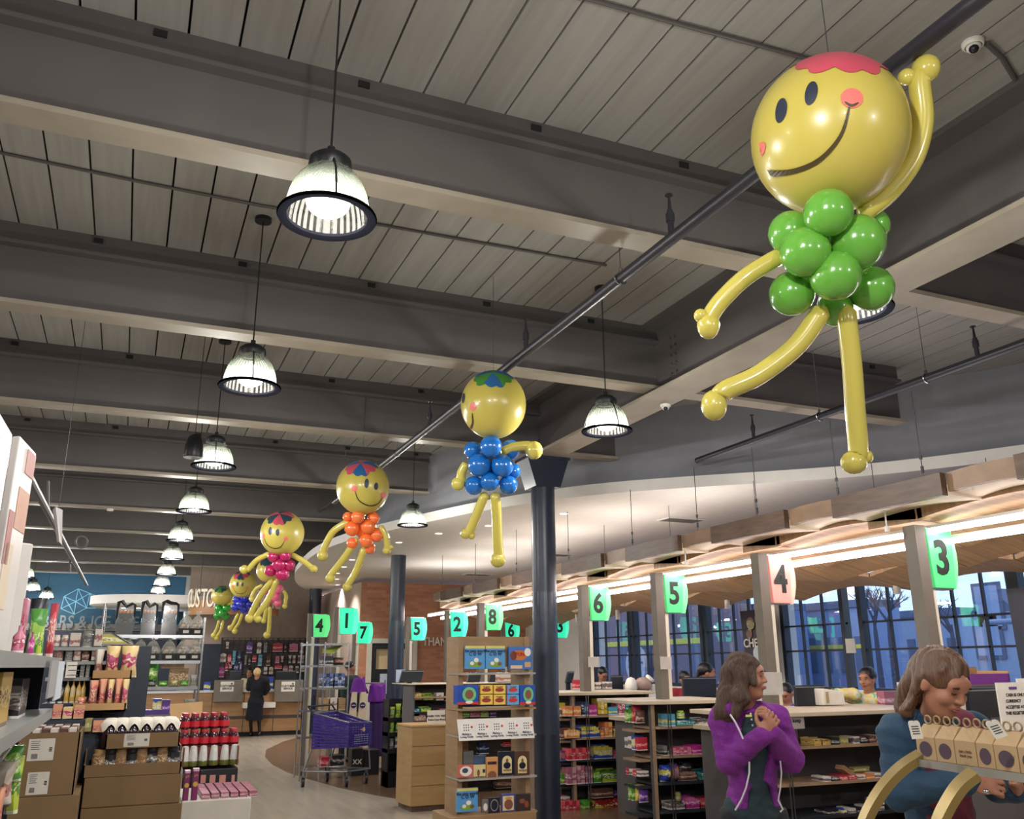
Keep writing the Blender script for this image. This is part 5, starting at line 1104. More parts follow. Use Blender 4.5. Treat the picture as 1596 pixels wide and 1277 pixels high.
def basket(p, label, w_=.14, h=.24):
    t = T('gift_basket', label, 'basket', p, None)
    MB().hexa([(p.x-w_*.42, p.y, p.z), (p.x+w_*.42, p.y, p.z), (p.x+w_*.42, p.y+w_*.7, p.z), (p.x-w_*.42, p.y+w_*.7, p.z), (p.x-w_*.48, p.y-.01, p.z+h*.28), (p.x+w_*.48, p.y-.01, p.z+h*.28), (p.x+w_*.48, p.y+w_*.75, p.z+h*.28), (p.x-w_*.48, p.y+w_*.75, p.z+h*.28)]).build('box_base', M_bask, t)
    MB().box(p.x-w_*.2, p.x+w_*.2, p.y-.014, p.y-.008, p.z+h*.08, p.z+h*.2).build('label', M_lab, t)
    c0 = p+Y3*w_*.35
    b = MB()
    for i in range(5): b.ball(c0+Vector((math.cos(i*1.3)*w_*.25, math.sin(i*1.3)*w_*.2, h*(.36+.05*(i % 3)))), w_*.17, n=8, mi=i % 2)
    b.build('treats', [pmat(*COLS['brown'], 1), pmat(*COLS['gold'], 2)], t, smooth=2)
    prof = [(w_*.48, h*.26), (w_*.5, h*.4), (w_*.42, h*.58), (w_*.2, h*.76), (w_*.08, h*.82), (w_*.16, h*.9), (w_*.26, h)]
    b = MB(); n = 18; vs = []; fs = []
    for j, (r, z) in enumerate(prof):
        for i in range(n):
            q = r*(1+.16*math.sin(i*2.4+j*1.7)); a = 2*math.pi*i/n; vs.append(c0+Vector((math.cos(a)*q, math.sin(a)*q*.8, z)))
    for j in range(len(prof)-1):
        for i in range(n): fs.append((j*n+i, j*n+(i+1) % n, (j+1)*n+(i+1) % n, (j+1)*n+i))
    b.add(vs, fs).build('wrap', M_cello, t)
    return t
bk = basket(Vector((WY(290, 988, YG).x, YG+.08, zg[0]+.002)), 'cellophane gift basket at the right of the top rack shelf, left of two'); bch = kids(bk); bk['group'] = 'cellophane gift baskets on the rack'
copy_thing(bk, Vector((WY(308, 988, YG).x, YG+.08, zg[0]+.002)), 'cellophane gift basket at the top right corner of the rack', ch=bch)
for i, x in enumerate((217, 237, 263, 285, 304)): copy_thing(bk, Vector((WY(x, 1028, YG).x, YG+.08, zg[1]+.002)), 'cellophane gift basket on the second rack shelf, %s from left' % ORD[i], ch=bch)
for i, x in enumerate((180, 198)): copy_thing(bk, Vector((WY(x, 1028, YG+.1).x, YG+.1, zg[1]+.002)), 'cellophane gift basket on the second rack shelf behind the easel, %s one' % ['left', 'right'][i], ch=bch)
def gift_tower(x0, x1, label, mir=0):
    a, c_, z0, z1 = lgrid(YG+.1, x0, 937, x1, 988); t = T('gift_tower', label, 'basket', (a, YG+.1, z0)); w_ = c_-a; z0 = zg[0]+.001; h = z1-z0; M_cello = mat('clear_gift_wrap', (200, 200, 196), .1, alpha=.16, coat=.4)
    b = MB().box(a+w_*.06, c_-w_*.06, YG+.08, YG+.22, z0, z0+h*.36).box(a+w_*.16, c_-w_*.16, YG+.1, YG+.2, z0+h*.5, z0+h*.62); b.build('dark_trays', M_bask, t)
    b = MB()
    for i in range(7): b.ball(((a+c_)/2+(i-3)*w_*.1, YG+.12, z0+h*(.42 if i % 2 else .68)), w_*.11, n=8, mi=i % 2)
    b.build('treats', [pmat(*COLS['orange'], 3), pmat(*COLS['brown'], 1)], t, smooth=2)
    P = [(a, YG+.09, z0+h*.45), (a+w_*.05, YG+.09, z0+h*.95), (a+w_*.25, YG+.09, z0+h*.98), (a+w_*.5, YG+.09, z0+h*(.82 if not mir else .93)), (a+w_*.8, YG+.09, z0+h*.92), (c_-w_*.05, YG+.09, z0+h*.88), (c_, YG+.09, z0+h*.5)]
    MB().tube(P, [.008, .018, .02, .018, .016, .014, .006], 6).build('black_ribbon', M_black, t)
    for s in (-1, 1): pass
    MB().cyl((a+w_*.25, YG+.1, z0+h*.36), (c_-w_*.25, YG+.1, z0+h*.52), .004, n=5).cyl((c_-w_*.25, YG+.1, z0+h*.36), (a+w_*.25, YG+.1, z0+h*.52), .004, n=5).build('cross_string', M_black, t)
    MB().hexa([(a+w_*.04, YG+.07, z0), (c_-w_*.04, YG+.07, z0), (c_-w_*.04, YG+.24, z0), (a+w_*.04, YG+.24, z0), (a+w_*.1, YG+.08, z0+h*.85), (c_-w_*.1, YG+.08, z0+h*.85), (c_-w_*.1, YG+.22, z0+h*.85), (a+w_*.1, YG+.22, z0+h*.85)]).build('wrap', M_cello, t)
gift_tower(178, 213, 'black and clear gift bag with orange treats, left of three on the rack top'); gift_tower(217, 247, 'black and clear gift bag with orange treats, middle of three on the rack top'); gift_tower(249, 280, 'black and clear gift bag with orange treats, right of three on the rack top', 1)
row(1071, [('bag', 'lime', 205, 222, 30, 'lime green wrapped bag on the third rack shelf, left one'), ('bag', 'green', 223, 246, 38, 'taller green and white wrapped bag on the third rack shelf')], '', YG+.14, .12, None, zg[2])
row(1071, [('box', 'kraft', 262, 292, 28, 'brown carton on the third rack shelf')], '', YG+.2, .2, None, zg[2])
row(1043, [('box', 'kraft', 251, 287, 13, 'lighter brown carton stacked on the carton of the third rack shelf')], '', YG+.19, .2, None, zg[2]+(WY(260, 1043, YG+.2).z-WY(260, 1071, YG+.2).z)+.001)
row(1071, [('bag', 'black', 200, 212, 11), ('bag', 'olive', 214, 228, 10), ('bag', 'black', 230, 243, 11), ('bag', 'green', 246, 262, 9), ('bag', 'olive', 264, 278, 11), ('bag', 'green', 280, 294, 10), ('bag', 'cell', 295, 306, 18)], 'along the third rack shelf front', YG+.02, .08, 'small dark packs on the third rack shelf', zg[2])
row(1114, [('jar', 'navy', 199, 208, 20), ('jar', 'navy', 209, 218, 26), ('jar', 'cyan', 219, 227, 16), ('box', 'blue', 236, 250, 24), ('box', 'purple', 251, 264, 22), ('bag', 'cell', 285, 303, 22)], 'on the lowest rack shelf', YG+.1, .1, 'things on the lowest rack shelf', zg[3])
a, c_, z0, z1 = lgrid(YG+.06, 222, 1106, 264, 1113); tag(MB().box(a, c_, YG+.02, YG+.1, zg[3]+.001, z1).build('purple_tray', mat('violet_tray', (70, 40, 120), .4)), 'flat violet tray on the lowest rack shelf', 'tray')
p0 = WY(263, 1120, 8.9)
tag(MB().hexa([WY(266, 1130, 8.8), WY(314, 1126, 8.8), WY(314, 1126, 8.8)+Y3*.01, WY(266, 1130, 8.8)+Y3*.01, WY(265, 1098, 9.0), WY(316, 1094, 9.0), WY(316, 1094, 9.0)+Y3*.01, WY(265, 1098, 9.0)+Y3*.01]).build('cardboard_sheet', M_carton2), 'leaning light cardboard sheet behind the red bottles', 'cardboard')
# ---------------------------------------------------------------- centre: book stand, podium, trolley, racks
M_bookw = mat('stand_wood', (150, 120, 84), .6, var=.12, vscale=5, stretch=(1, 1, 5))
YD = 8.25
def rect(Y, x0, y0, x1, y1): return lgrid(Y, x0, y0, x1, y1)
t = T('book_stand', 'tall light wood book and magazine stand in front of the dark column', 'stand', WY(770, 1277, YD))
a, c_, z0, z1 = rect(YD, 712, 993, 824, 1265)
MB().box(a, a+.05, YD, YD+.35, 0, z1).box(c_-.05, c_, YD, YD+.35, 0, z1).build('side_post', M_bookw, t)
MB().box(a+.05, c_-.05, YD+.02, YD+.04, WY(760, 1040, YD).z-.0, z1).build('header_board', M_bookw, t)
MB().box(a+.05, a+.22, YD+.3, YD+.32, 0, 1.1).build('back_slat', M_bookw, t)
for i, y in enumerate((1049, 1104, 1146, 1212, 1268)):
    z = WY(760, y, YD-.05).z; MB().box(a-.01, c_+.03, YD-.09, YD+.28, z-.018, z).build('shelf', M_bookw if i in (1, 4) else mat('clear_shelf', (190, 184, 176), .2, alpha=.6), t)
a0, c0, z00, z01 = rect(YD-.1, 704, 1256, 836, 1277)
MB().box(a0-.02, c0, YD-.1, YD+.4, 0, z00+.01 if z00 > .02 else .12).build('base', M_bookw, t, bevel=.006)
M_sky = mat('book_sky_blue', (84, 150, 206), .3); M_grass = mat('book_grass', (120, 160, 60), .4); M_bkdark = mat('book_dark', (34, 40, 60), .35)
def book(x0, y0, x1, y1, Y, base, art, label, parts=None, title=None, tcol=None, nm='picture_book', cat='book', d=.03):
    a, c_, z0, z1 = rect(Y, x0, y0, x1, y1); w_, h = c_-a, z1-z0
    t = T(nm, label, cat, ((a+c_)/2, Y, z0)); MB().box(a, c_, Y, Y+d, z0, z1).build('cover', base, t, bevel=.002)
    P = lambda u, v, o=.001: Vector((a+w_*u, Y-o, z0+h*v))
    for ai, (kind, u, v, r1, r2, m) in enumerate(art or []):
        if kind == 'r': MB().hexa([P(u, v), P(u+r1, v), P(u+r1, v, -.001), P(u, v, -.001), P(u, v+r2), P(u+r1, v+r2), P(u+r1, v+r2, -.001), P(u, v+r2, -.001)]).build('cover_art', m, t)
        else:
            b = MB(); vs = [P(u, v, .0016+.0012*ai)]+[P(u+math.cos(i*math.pi/10)*r1, v+math.sin(i*math.pi/10)*r2, .0016+.0012*ai) for i in range(20)]
            b.add(vs, [(0, 1+i, 1+(i+1) % 20) for i in range(20)]).build('cover_art', m, t)
    for (s, u, v, sz, m) in (title or []): text('title', s, m, t, P(u, v, .004+.0012*len(art or [])), X3, Z3, sz, .0006, .001)
    return t
M_wh = M_paper
for i, (x0, x1, y0, y1) in enumerate([(725, 757, 1007, 1043), (757, 788, 1007, 1043), (712, 746, 1228, 1267)]):
    book(x0, y0, x1-1, y1, YD-.05 if i < 2 else YD-.07, M_sky, [('e', .5, .2, .34, .13, M_grass), ('e', .55, .38, .12, .10, M_wh), ('e', .34, .24, .10, .08, M_wh), ('e', .72, .22, .10, .08, mat('book_brown', (110, 80, 60), .5)), ('r', 0, .88, 1, .12, mat('book_yellow', (206, 196, 110), .4))],
         ['blue cow picture book on the top shelf of the stand, left one', 'blue cow picture book on the top shelf of the stand, right one', 'blue cow picture book on the lowest shelf of the stand'][i], title=[('the very wordy', .5, .78, .036, M_bkdark), ('C O W', .5, .64, .042, M_bkdark)])
book(793, 1008, 829, 1044, YD-.05, mat('book_blue', (60, 110, 180), .35), [('e', .45, .62, .34, .22, mat('book_orange', (196, 110, 50), .4)), ('e', .2, .6, .14, .2, mat('book_brown2', (110, 50, 36), .5)), ('r', .08, .04, .5, .14, mat('book_cream', (220, 190, 150), .5)), ('r', .68, .1, .26, .22, mat('book_tan', (200, 160, 110), .5)), ('e', .8, .75, .14, .18, M_wh)], 'busy blue and orange picture book at the right of the top shelf', title=[('FUN', .48, .66, .05, mat('book_red', (180, 40, 40), .4))])
M_red = mat('book_red2', (196, 50, 52), .4); M_yelb = mat('card_yellow', (232, 200, 90), .4); M_bluec = mat('card_blue', (96, 166, 216), .4); M_dkbl = mat('gift_box_blue', (32, 76, 168), .35); M_mintc = mat('mint_print', (110, 190, 130), .4); M_brn = mat('print_brown', (130, 80, 60), .5)
for i, (x0, x1) in enumerate([(713, 746), (810, 834)]):
    book(x0, 1068, x1, 1099, YD-.13, M_dkbl, [('r', 0, 0, 1, .13, M_red), ('e', .55, .52, .33, .38, M_mintc), ('e', .55, .52, .2, .24, M_brn), ('e', .55, .12, .18, .08, M_wh)], 'dark blue gift box with a green wreath, %s end of the boxed row' % ['left', 'right'][i], nm='gift_box', cat='box', d=.12 if i == 0 else .1)
k = 0
for (x0, x1, col, nm_) in ((748, 768, M_yelb, 'yellow'), (769, 788, M_yelb, 'yellow'), (790, 809, M_bluec, 'light blue')):
    for j, (y0, y1) in enumerate(((1068, 1082), (1083, 1099))):
        book(x0, y0, x1, y1, YD-.13, col, [('e', .5, .45, .36, .22, M_red if nm_ != 'yellow' else mat('print_dkred', (150, 50, 50), .4)), ('r', 0, 0, .04, 1, M_red)], '%s game box, %s row, %s of three columns on the stand' % (nm_, ['upper', 'lower'][j], ['left', 'middle', 'right'][k//2]), nm='game_box', cat='box', d=.1, title=[('to game', .5, .8, .02, M_brn)]); k += 1
    pass
# folded white signs with family logo
a, c_, z0, z1 = rect(YD-.16, 714, 1118, 831, 1155)
t = T('card_display', 'white strip of five repeated cards clipped across the book stand', 'sign', (a, YD-.16, z0)); MB().hexa([(a, YD-.19, z0), (c_, YD-.19, z0), (c_, YD-.185, z0), (a, YD-.185, z0), (a-.01, YD-.15, z1), (c_-.01, YD-.15, z1), (c_-.01, YD-.145, z1), (a-.01, YD-.145, z1)]).build('card_strip', mat('white_card_gloss', (222, 218, 212), .4), t)
M_dots = mat('logo_navy', (60, 66, 90), .5); b = MB(); b2 = MB()
for i in range(5):
    cx = a+(c_-a)*(.1+.2*i); 
    for u in range(3):
        for v in range(3): p_ = Vector((cx+(u-1)*.022, YD-.175+.0, z0+(z1-z0)*(.48+.12*v))); p_.y = YD-.1915+.04*(.48+.12*v); b.ball(p_, .0065, (1, .3, 1), 6)
    p_ = Vector((cx+.055, YD-.166, z0+(z1-z0)*.62)); b2.ball(p_, .012, (1, .3, 1), 8)
    text('lettering', 'Making a', M_dots, t, (cx, YD-.1815, z0+(z1-z0)*.3), X3, Vector((0, .27, 1)), .026, .0006, .0006); text('lettering', 'Loving Family', M_dots, t, (cx, YD-.186, z0+(z1-z0)*.17), X3, Vector((0, .27, 1)), .024, .0006, .0006)
b.build('logo_dots', M_dots, t); b2.build('logo_disc', M_red, t)
M_crm = mat('cover_cream', (210, 196, 140), .5); M_tan = mat('cover_tan', (206, 146, 90), .5); M_dk = mat('cover_navy', (26, 30, 48), .35); M_lily = mat('cover_pale_yellow', (222, 206, 150), .5)
for i, (x0, x1, m, nm_) in enumerate([(777, 802, M_dk, 'navy'), (802, 825, mat('cover_brown', (80, 52, 36), .4), 'brown')]):
    book(x0, 1171, x1, 1210, YD-.06, m, [('r', .22, .1, .6, .5, M_lily), ('e', .52, .6, .3, .22, M_lily), ('e', .52, .42, .22, .14, M_dk), ('e', .52, .62, .08, .09, M_brn), ('r', .36, .68, .32, .04, M_dk), ('r', .43, .70, .18, .07, M_dk)], '%s book with a hatted figure in an arched window, %s of two' % (nm_, ['left', 'right'][i]), title=[('WORDS', .52, .22, .022, M_brn)])
book(758, 1180, 776, 1212, YD-.07, M_tan, [('e', .5, .1, .38, .2, M_brn), ('r', .1, .62, .8, .16, M_brn)], 'tan magazine with a brown dome on the third stand shelf', nm='magazine', title=[('HOME', .5, .7, .03, M_dk)])
book(714, 1192, 738, 1213, YD-.08, mat('cover_rose', (196, 96, 92), .5), [('e', .5, .5, .4, .4, M_wh), ('e', .45, .55, .2, .2, M_dots)], 'pink red booklet with a white oval at the left of the third shelf', nm='booklet')
book(738, 1192, 757, 1211, YD-.075, M_crm, [('e', .4, .3, .12, .3, M_brn), ('r', .75, .3, .2, .3, M_dk)], 'cream booklet with a brown figure on the third stand shelf', nm='booklet')
book(722, 1171, 738, 1192, YD+.0, mat('grey_rack_plate', (100, 100, 100), .4), [], 'grey card behind the pink red booklet', nm='card', cat='card')
book(738, 1177, 758, 1192, YD+.0, mat('blue_grey_plate', (70, 90, 130), .4), [], 'blue grey card behind the cream booklet', nm='card', cat='card')
book(762, 1243, 779, 1268, YD-.07, M_dk, [('e', .5, .5, .36, .4, mat('ring_grey', (150, 146, 140), .5)), ('e', .5, .5, .3, .33, M_dk)], 'black book with a pale ring on the lowest shelf', nm='magazine')
book(751, 1246, 762, 1267, YD-.06, mat('grey_cover', (110, 104, 104), .5), [('e', .5, .4, .3, .3, M_wh)], 'small grey book left of the ringed black book', nm='magazine')
book(782, 1237, 803, 1266, YD-.07, mat('cover_violetblue', (70, 80, 150), .4), [('r', .08, .06, .8, .82, M_lily), ('e', .5, .4, .32, .3, M_brn), ('e', .5, .75, .26, .08, M_tan)], 'blue framed book with a brown creature on the lowest shelf', nm='picture_book')
book(805, 1237, 827, 1266, YD-.07, mat('cover_darkbrown', (58, 44, 44), .4), [('e', .4, .6, .2, .14, M_brn), ('e', .7, .4, .14, .2, mat('cover_rust', (140, 70, 40), .4))], 'dark brown book at the right of the lowest shelf', nm='picture_book')
for i, (x0, x1, m) in enumerate([(728, 748, M_black), (762, 776, mat('monitor_back_blue', (60, 70, 110), .5)), (806, 824, M_black)]):
    monitor(x0, 1048, x1, 1064, 11.9, 'dark till screen seen through the book stand, %s' % ['left one', 'middle one with blue picture', 'right one'][i], .03)
for i, (x0, y0, x1, y1, col, nm_) in enumerate([(777, 1049, 800, 1064, 'cream', 'white patterned pack seen through the stand between the screens'), (722, 1108, 732, 1118, 'green', 'green pack behind the card strip'), (733, 1107, 748, 1118, 'pink', 'pink pack behind the card strip'), (749, 1108, 762, 1118, 'lime', 'yellow green pack behind the card strip'), (764, 1105, 774, 1118, 'purple', 'purple pack behind the card strip'),
   (747, 1158, 762, 1176, 'navy', 'dark blue packs low behind the stand'), (785, 1156, 812, 1164, 'red', 'red and pink pack behind the navy book'), (774, 1213, 800, 1230, 'brown', 'grey brown box on the curved shelf behind the stand'), (803, 1213, 818, 1228, 'cream', 'white box on the curved shelf behind the stand')]):
    a, c_, z0, z1 = rect(11.5, x0, y0, x1, y1); prod('box', col, a, c_, 11.5, z0, z1-z0, .12, nm_)
t = T('till_counter', 'long till counter with shelves behind the podium and book stand', 'counter', WY(700, 1200, 11.9))
a, c_, z0, z1 = rect(11.4, 640, 1064, 826, 1068); MB().box(a, c_, 11.4, 12.3, z0, z1).build('worktop', M_rackt, t, bevel=.006)
bx, cx_ = WY(641, 1100, 11.5).x, c_
MB().box(bx+.02, cx_, 11.85, 11.9, 0, z0).box(bx, bx+.03, 11.45, 11.9, 0, z0).build('carcass', M_rackb, t)
for y in (1092, 1118, 1165, 1232):
    z = WY(700, y, 10.1).z; MB().box(bx+.02, cx_-.02, 11.42, 11.85, z-.02, z).build('shelf', M_rackw if y != 1118 else M_rackd, t)
for i, (kind, col, x0, x1, y1, h) in enumerate([('open', 'gold', 644, 658, 1092, 12), ('open', 'lime', 660, 676, 1092, 11), ('box', 'white', 680, 692, 1093, 13), ('box', 'brown', 694, 706, 1093, 12), ('stack', 'cyan', 645, 654, 1117, 12), ('open', 'lime', 656, 672, 1110, 8), ('box', 'brown', 642, 664, 1128, 16), ('box', 'mauve', 685, 696, 1117, 12), ('box', 'red', 706, 714, 1126, 20)]):
    a, c2_, z0, z1 = rect(11.46, x0, y1-h, x1, y1); prod(kind, col, a, c2_, 11.46, z0, z1-z0, .12, '%s %s on the till counter shelves behind the podium, item %s' % (COLN.get(col, col), KN[kind], ORD[i]), 'snacks behind the podium')
monitor(622, 1045, 657, 1064, 11.9, 'black tilted till screen above the podium, right of the second column', .04)
monitor(882, 1047, 892, 1065, 12.2, 'black tilted screen right of the dark column', .04)
tp = T('paper_notice', 'white printed notice taped left of the till screen', 'sign', WY(633, 1058, 12.0)); a, c_, z0, z1 = rect(12.05, 617, 1044, 632, 1064); MB().box(a, c_, 12.05, 12.055, z0, z1).build('sheet', mat('bluish_paper', (176, 190, 214), .6), tp)
# podium
YO = 11.2*.92
t = T('wooden_podium', 'light wooden box podium left of the book stand', 'podium', WY(670, 1240, YO))
a, c_, z0, z1 = rect(YO, 640, 1131, 714, 1250); am = WY(629, 1131, YO+.25).x
poly = [(a, YO), (c_, YO), (c_, YO+.5), (am, YO+.5), (am, YO+.25)]
M_pod = mat('podium_oak', (166, 134, 88), .5, var=.1, vscale=3, stretch=(1, 1, 6))
MB().prism(poly, .06, z1).build('body', M_pod, t, bevel=.004); MB().prism([(a+.02, YO+.02), (c_-.02, YO+.02), (c_-.02, YO+.48), (am+.03, YO+.48), (am+.03, YO+.26)], 0, .06).build('plinth', M_woodd, t)
b = MB()
for i in range(1, 4): z = .06+(z1-.06)*i/4; b.box(a, c_, YO-.002, YO, z-.004, z+.004)
b.build('board_seams', mat('podium_seam', (110, 84, 52), .6), t)
MB().prism([(a-.015, YO-.015), (c_+.015, YO-.015), (c_+.015, YO+.5), (am-.01, YO+.5), (am-.01, YO+.24)], z1, z1+.018).build('top', mat('podium_top', (190, 156, 108), .4), t)
tp = T('small_notice', 'white notice with two printed lines standing on the podium', 'sign', WY(680, 1128, YO+.1)); a, c_, q0, q1 = rect(YO+.1, 666, 1110, 694, 1128)
MB().box(a, c_, YO+.1, YO+.11, z1+.019, q1+.02).build('card', M_paper, tp); text('lettering', 'WHEN YOU VISIT', M_ink, tp, ((a+c_)/2, YO+.098, (z1+q1)/2+.03), X3, Z3, .03, .0006, .001); text('lettering', 'Thanks Guest Shops', M_ink, tp, ((a+c_)/2, YO+.098, (z1+q1)/2-.01), X3, Z3, .026, .0006, .001)
tag(MB().ball(Vector(((a+c_)/2-.03, YO+.2, z1+.1)), .06, (1, .8, .7), 10).build('crumpled_tissue', M_paper, smooth=2), 'crumpled white paper behind the podium notice', 'paper').location.z -= .04
# trolley
M_cart = mat('purple_plastic', (54, 40, 122), .35, var=.05); M_cartm = mat('trolley_metal', (120, 122, 128), .35, metal=.7)
cY = 13.0
def C3(x, y, dY=0): return WY(x, y, cY+dY)
t = T('shopping_trolley', 'purple plastic shopping trolley with grey castors on the floor edge', 'trolley', C3(520, 1222))
p = {}
TL, TR = C3(490, 1110), C3(578, 1126, -.05)
zt_, zb_, zf = C3(490, 1112).z, C3(490, 1168).z, C3(578, 1126).z
x0, xm, x1 = C3(489, 1112).x, C3(537, 1127).x, C3(578, 1126).x
d = .5
# basket: long side toward camera (left part), front panel angled (right part)
A0 = Vector((x0, cY, 0)); A1 = Vector((xm, cY-.28, 0)); A2 = Vector((x1, cY-.05, 0)); A3 = Vector((x0+.42, cY+.42, 0))
def wall(P, Q, zp, zq, zpb, zqb, nrib=11, nm='basket_side'):
    b = MB(); n = (Q-P).cross(Z3).normalized()*.006
    for i in range(nrib):
        s0, s1 = i/nrib, (i+.72)/nrib
        za0, za1 = zpb+(zp-zpb)*s0, zpb+(zp-zpb)*s1; zb0, zb1 = zqb+(zq-zqb)*s0, zqb+(zq-zqb)*s1
        b.hexa([P+Z3*za0-n, Q+Z3*zb0-n, Q+Z3*zb0+n, P+Z3*za0+n, P+Z3*za1-n, Q+Z3*zb1-n, Q+Z3*zb1+n, P+Z3*za1+n])
    for i in range(9):
        s = i/8; M_ = P+(Q-P)*s; b.hexa([M_+Z3*(zpb+(zqb-zpb)*s)+n*k+(Q-P).normalized()*j for k, j in ((-.8, -.006), (-.8, .006), (.8, .006), (.8, -.006))]+[M_+Z3*(zp+(zq-zp)*s)+n*k+(Q-P).normalized()*j for k, j in ((-.8, -.006), (-.8, .006), (.8, .006), (.8, -.006))])
    b.build(nm, M_cart, t)
zA1 = C3(537, 1127, -.28).z; zbA1 = C3(537, 1166, -.28).z
wall(A0, A1, zt_, zA1, zb_+.0, zbA1); wall(A1, A2, zA1, zf, zbA1, zbA1); wall(A2, A3, zf, zt_, zbA1, zb_); wall(A3, A0, zt_, zt_, zb_, zb_)
MB().hexa([A0+Z3*zb_, A1+Z3*zbA1, A2+Z3*zbA1, A3+Z3*zb_, A0+Z3*(zb_+.012), A1+Z3*(zbA1+.012), A2+Z3*(zbA1+.012), A3+Z3*(zb_+.012)]).build('basket_floor', M_cart, t)
MB().tube([A0+Z3*zt_, A1+Z3*zA1, A2+Z3*zf, A3+Z3*zt_, A0+Z3*zt_], .011, 8).build('basket_rim', M_cartm, t)
MB().tube([A0+Z3*(zt_-.02), A0+Vector((-.08, .0, zt_+.09)), A3+Vector((-.08, .0, zt_+.09)), A3+Z3*(zt_-.02)], .014, 8).build('push_handle', M_black, t)
b = MB(); bp = [A0+Z3*.2, A1+Z3*.2, A2+Z3*.2, A3+Z3*.2]
b.tube([bp[0]-X3*.1, bp[1], bp[2], bp[3]-X3*.1], .012, 8).tube([bp[0]-X3*.1, A0+Z3*zb_], .012, 8).tube([bp[3]-X3*.1, A3+Z3*zb_], .012, 8).tube([bp[2], A2+Z3*zbA1-X3*.03], .012, 8).build('chassis', M_cartm, t)
wp = [(A0.x-.1, A0.y), (A1.x, A1.y+.02), (A2.x-.05, A2.y+.02), (A3.x-.1, A3.y)]
for (x, y) in wp:
    o = MB().cyl((x-.018, y, .062), (x+.018, y, .062), .062, n=20).build('castor_wheel', M_black, t, smooth=True); MB().cyl((x-.02, y, .062), (x+.02, y, .062), .035, n=16).build('wheel_hub', M_cartm, o, smooth=True)
    MB().box(x-.028, x-.02, y-.02, y+.02, .06, .2).box(x+.02, x+.028, y-.02, y+.02, .06, .2).box(x-.028, x+.028, y-.02, y+.02, .15, .2).build('castor_fork', M_cartm, t)
n_ = (A2-A1).cross(Z3).normalized()*.012; mid = A1+(A2-A1)*.62+Z3*(zbA1+(zf-zbA1)*.72)+n_
MB().cyl(mid, mid+n_*.6, .028, n=16).cyl(mid-(A2-A1).normalized()*.06, mid-(A2-A1).normalized()*.0, .006, n=6).build('front_badge', mat('badge_tan', (190, 160, 130), .5), t)
b = MB()
for i in range(9):
    for j in range(5): q = A1+(A2-A1)*(.25+.07*i)+Z3*(zbA1+.04+.028*j)+n_*1.1; b.ball(q, .008, n=5)
b.build('pale_lattice', mat('lattice_pale', (170, 170, 200), .5), t)
b = MB()
for i in range(4): q = A0.lerp(A2, .15+.17*i)+Z3*(zb_+.1); b.box(q.x, q.x+.11, q.y, q.y+.1, q.z-.08, q.z+.17)
tag(b.build('folded_leaflets', pmat(*COLS['grey'], 2)), 'grey bundled goods lying inside the purple trolley', 'goods')
# chrome wire racks behind trolley
YK = 13.75
t = T('chrome_wire_rack', 'two bay chrome wire rack of packed goods behind the purple trolley', 'rack', WY(500, 1225, YK))
xa1, xb1, xc1, xd1 = WY(478, 1100, YK+.4).x, WY(502, 1100, YK).x, WY(541, 1100, YK).x, WY(516, 1100, YK+.4).x
ztr = WY(520, 1001, YK).z
b = MB()
for x, y in ((xb1, YK), (xc1, YK), (xb1-.28, YK+.4), (xc1-.2, YK+.4), (WY(467, 1200, YK-.1).x, YK-.1)): b.cyl((x, y, 0), (x, y, ztr), .012, n=8)
b.build('post', M_chrome, t)
for y in (1003, 1037, 1072, 1108, 1150, 1196):
    z = WY(520, y, YK).z; MB().box(xb1, xc1, YK-.012, YK+.012, z-.03, z).box(xb1, xb1+.02, YK, YK+.4, z-.03, z).box(xc1-.02, xc1, YK, YK+.4, z-.02, z).box(xb1-.28, xb1, YK+.39, YK+.41, z-.03, z).box(xb1, xc1, YK, YK+.4, z-.008, z-.002).build('shelf_frame', M_chrome, t)
def kz(y): return WY(520, y, YK).z+.001
for i, (kind, col, x0, x1, yb, h, lb) in enumerate([('box', 'black', 503, 520, 1037, 14, 'dark pack on the upper shelf of the chrome rack, left'), ('bag', 'brown', 521, 539, 1037, 12, 'brown bag on the upper shelf of the chrome rack, right'), ('stack', 'navy', 502, 520, 1072, 22, 'blue bundle of bottles on the second chrome rack shelf, left'), ('stack', 'navy', 521, 538, 1072, 22, 'blue bundle of bottles on the second chrome rack shelf, right'),
   ('box', 'kraft', 501, 513, 1108, 20, 'cream carton on the third chrome rack shelf, left'), ('box', 'cream', 514, 526, 1108, 20, 'pale carton on the third chrome rack shelf, middle'), ('box', 'kraft', 527, 539, 1108, 19, 'tan carton on the third chrome rack shelf, right'), ('box', 'red', 500, 515, 1196, 16, 'red pack low on the chrome rack'), ('box', 'black', 518, 538, 1196, 18, 'black crate low on the chrome rack')]):
    a, c_, z0, z1 = rect(YK+.05, x0, yb-h, x1, yb); prod(kind, col, a, c_, YK+.05, kz(yb), z1-z0, .28, lb)
tag(MB().hexa([WY(503, 1018, YK+.02), WY(520, 1019, YK+.02), WY(535, 1006, YK+.4), WY(503, 1012, YK+.4)]+[p+Z3*.01 for p in (WY(503, 1018, YK+.02), WY(520, 1019, YK+.02), WY(535, 1006, YK+.4), WY(503, 1012, YK+.4))]).build('folded_flyer', mat('yellow_green_flyer', (170, 180, 80), .6)), 'yellow green flyer lying under the chrome rack top', 'paper')
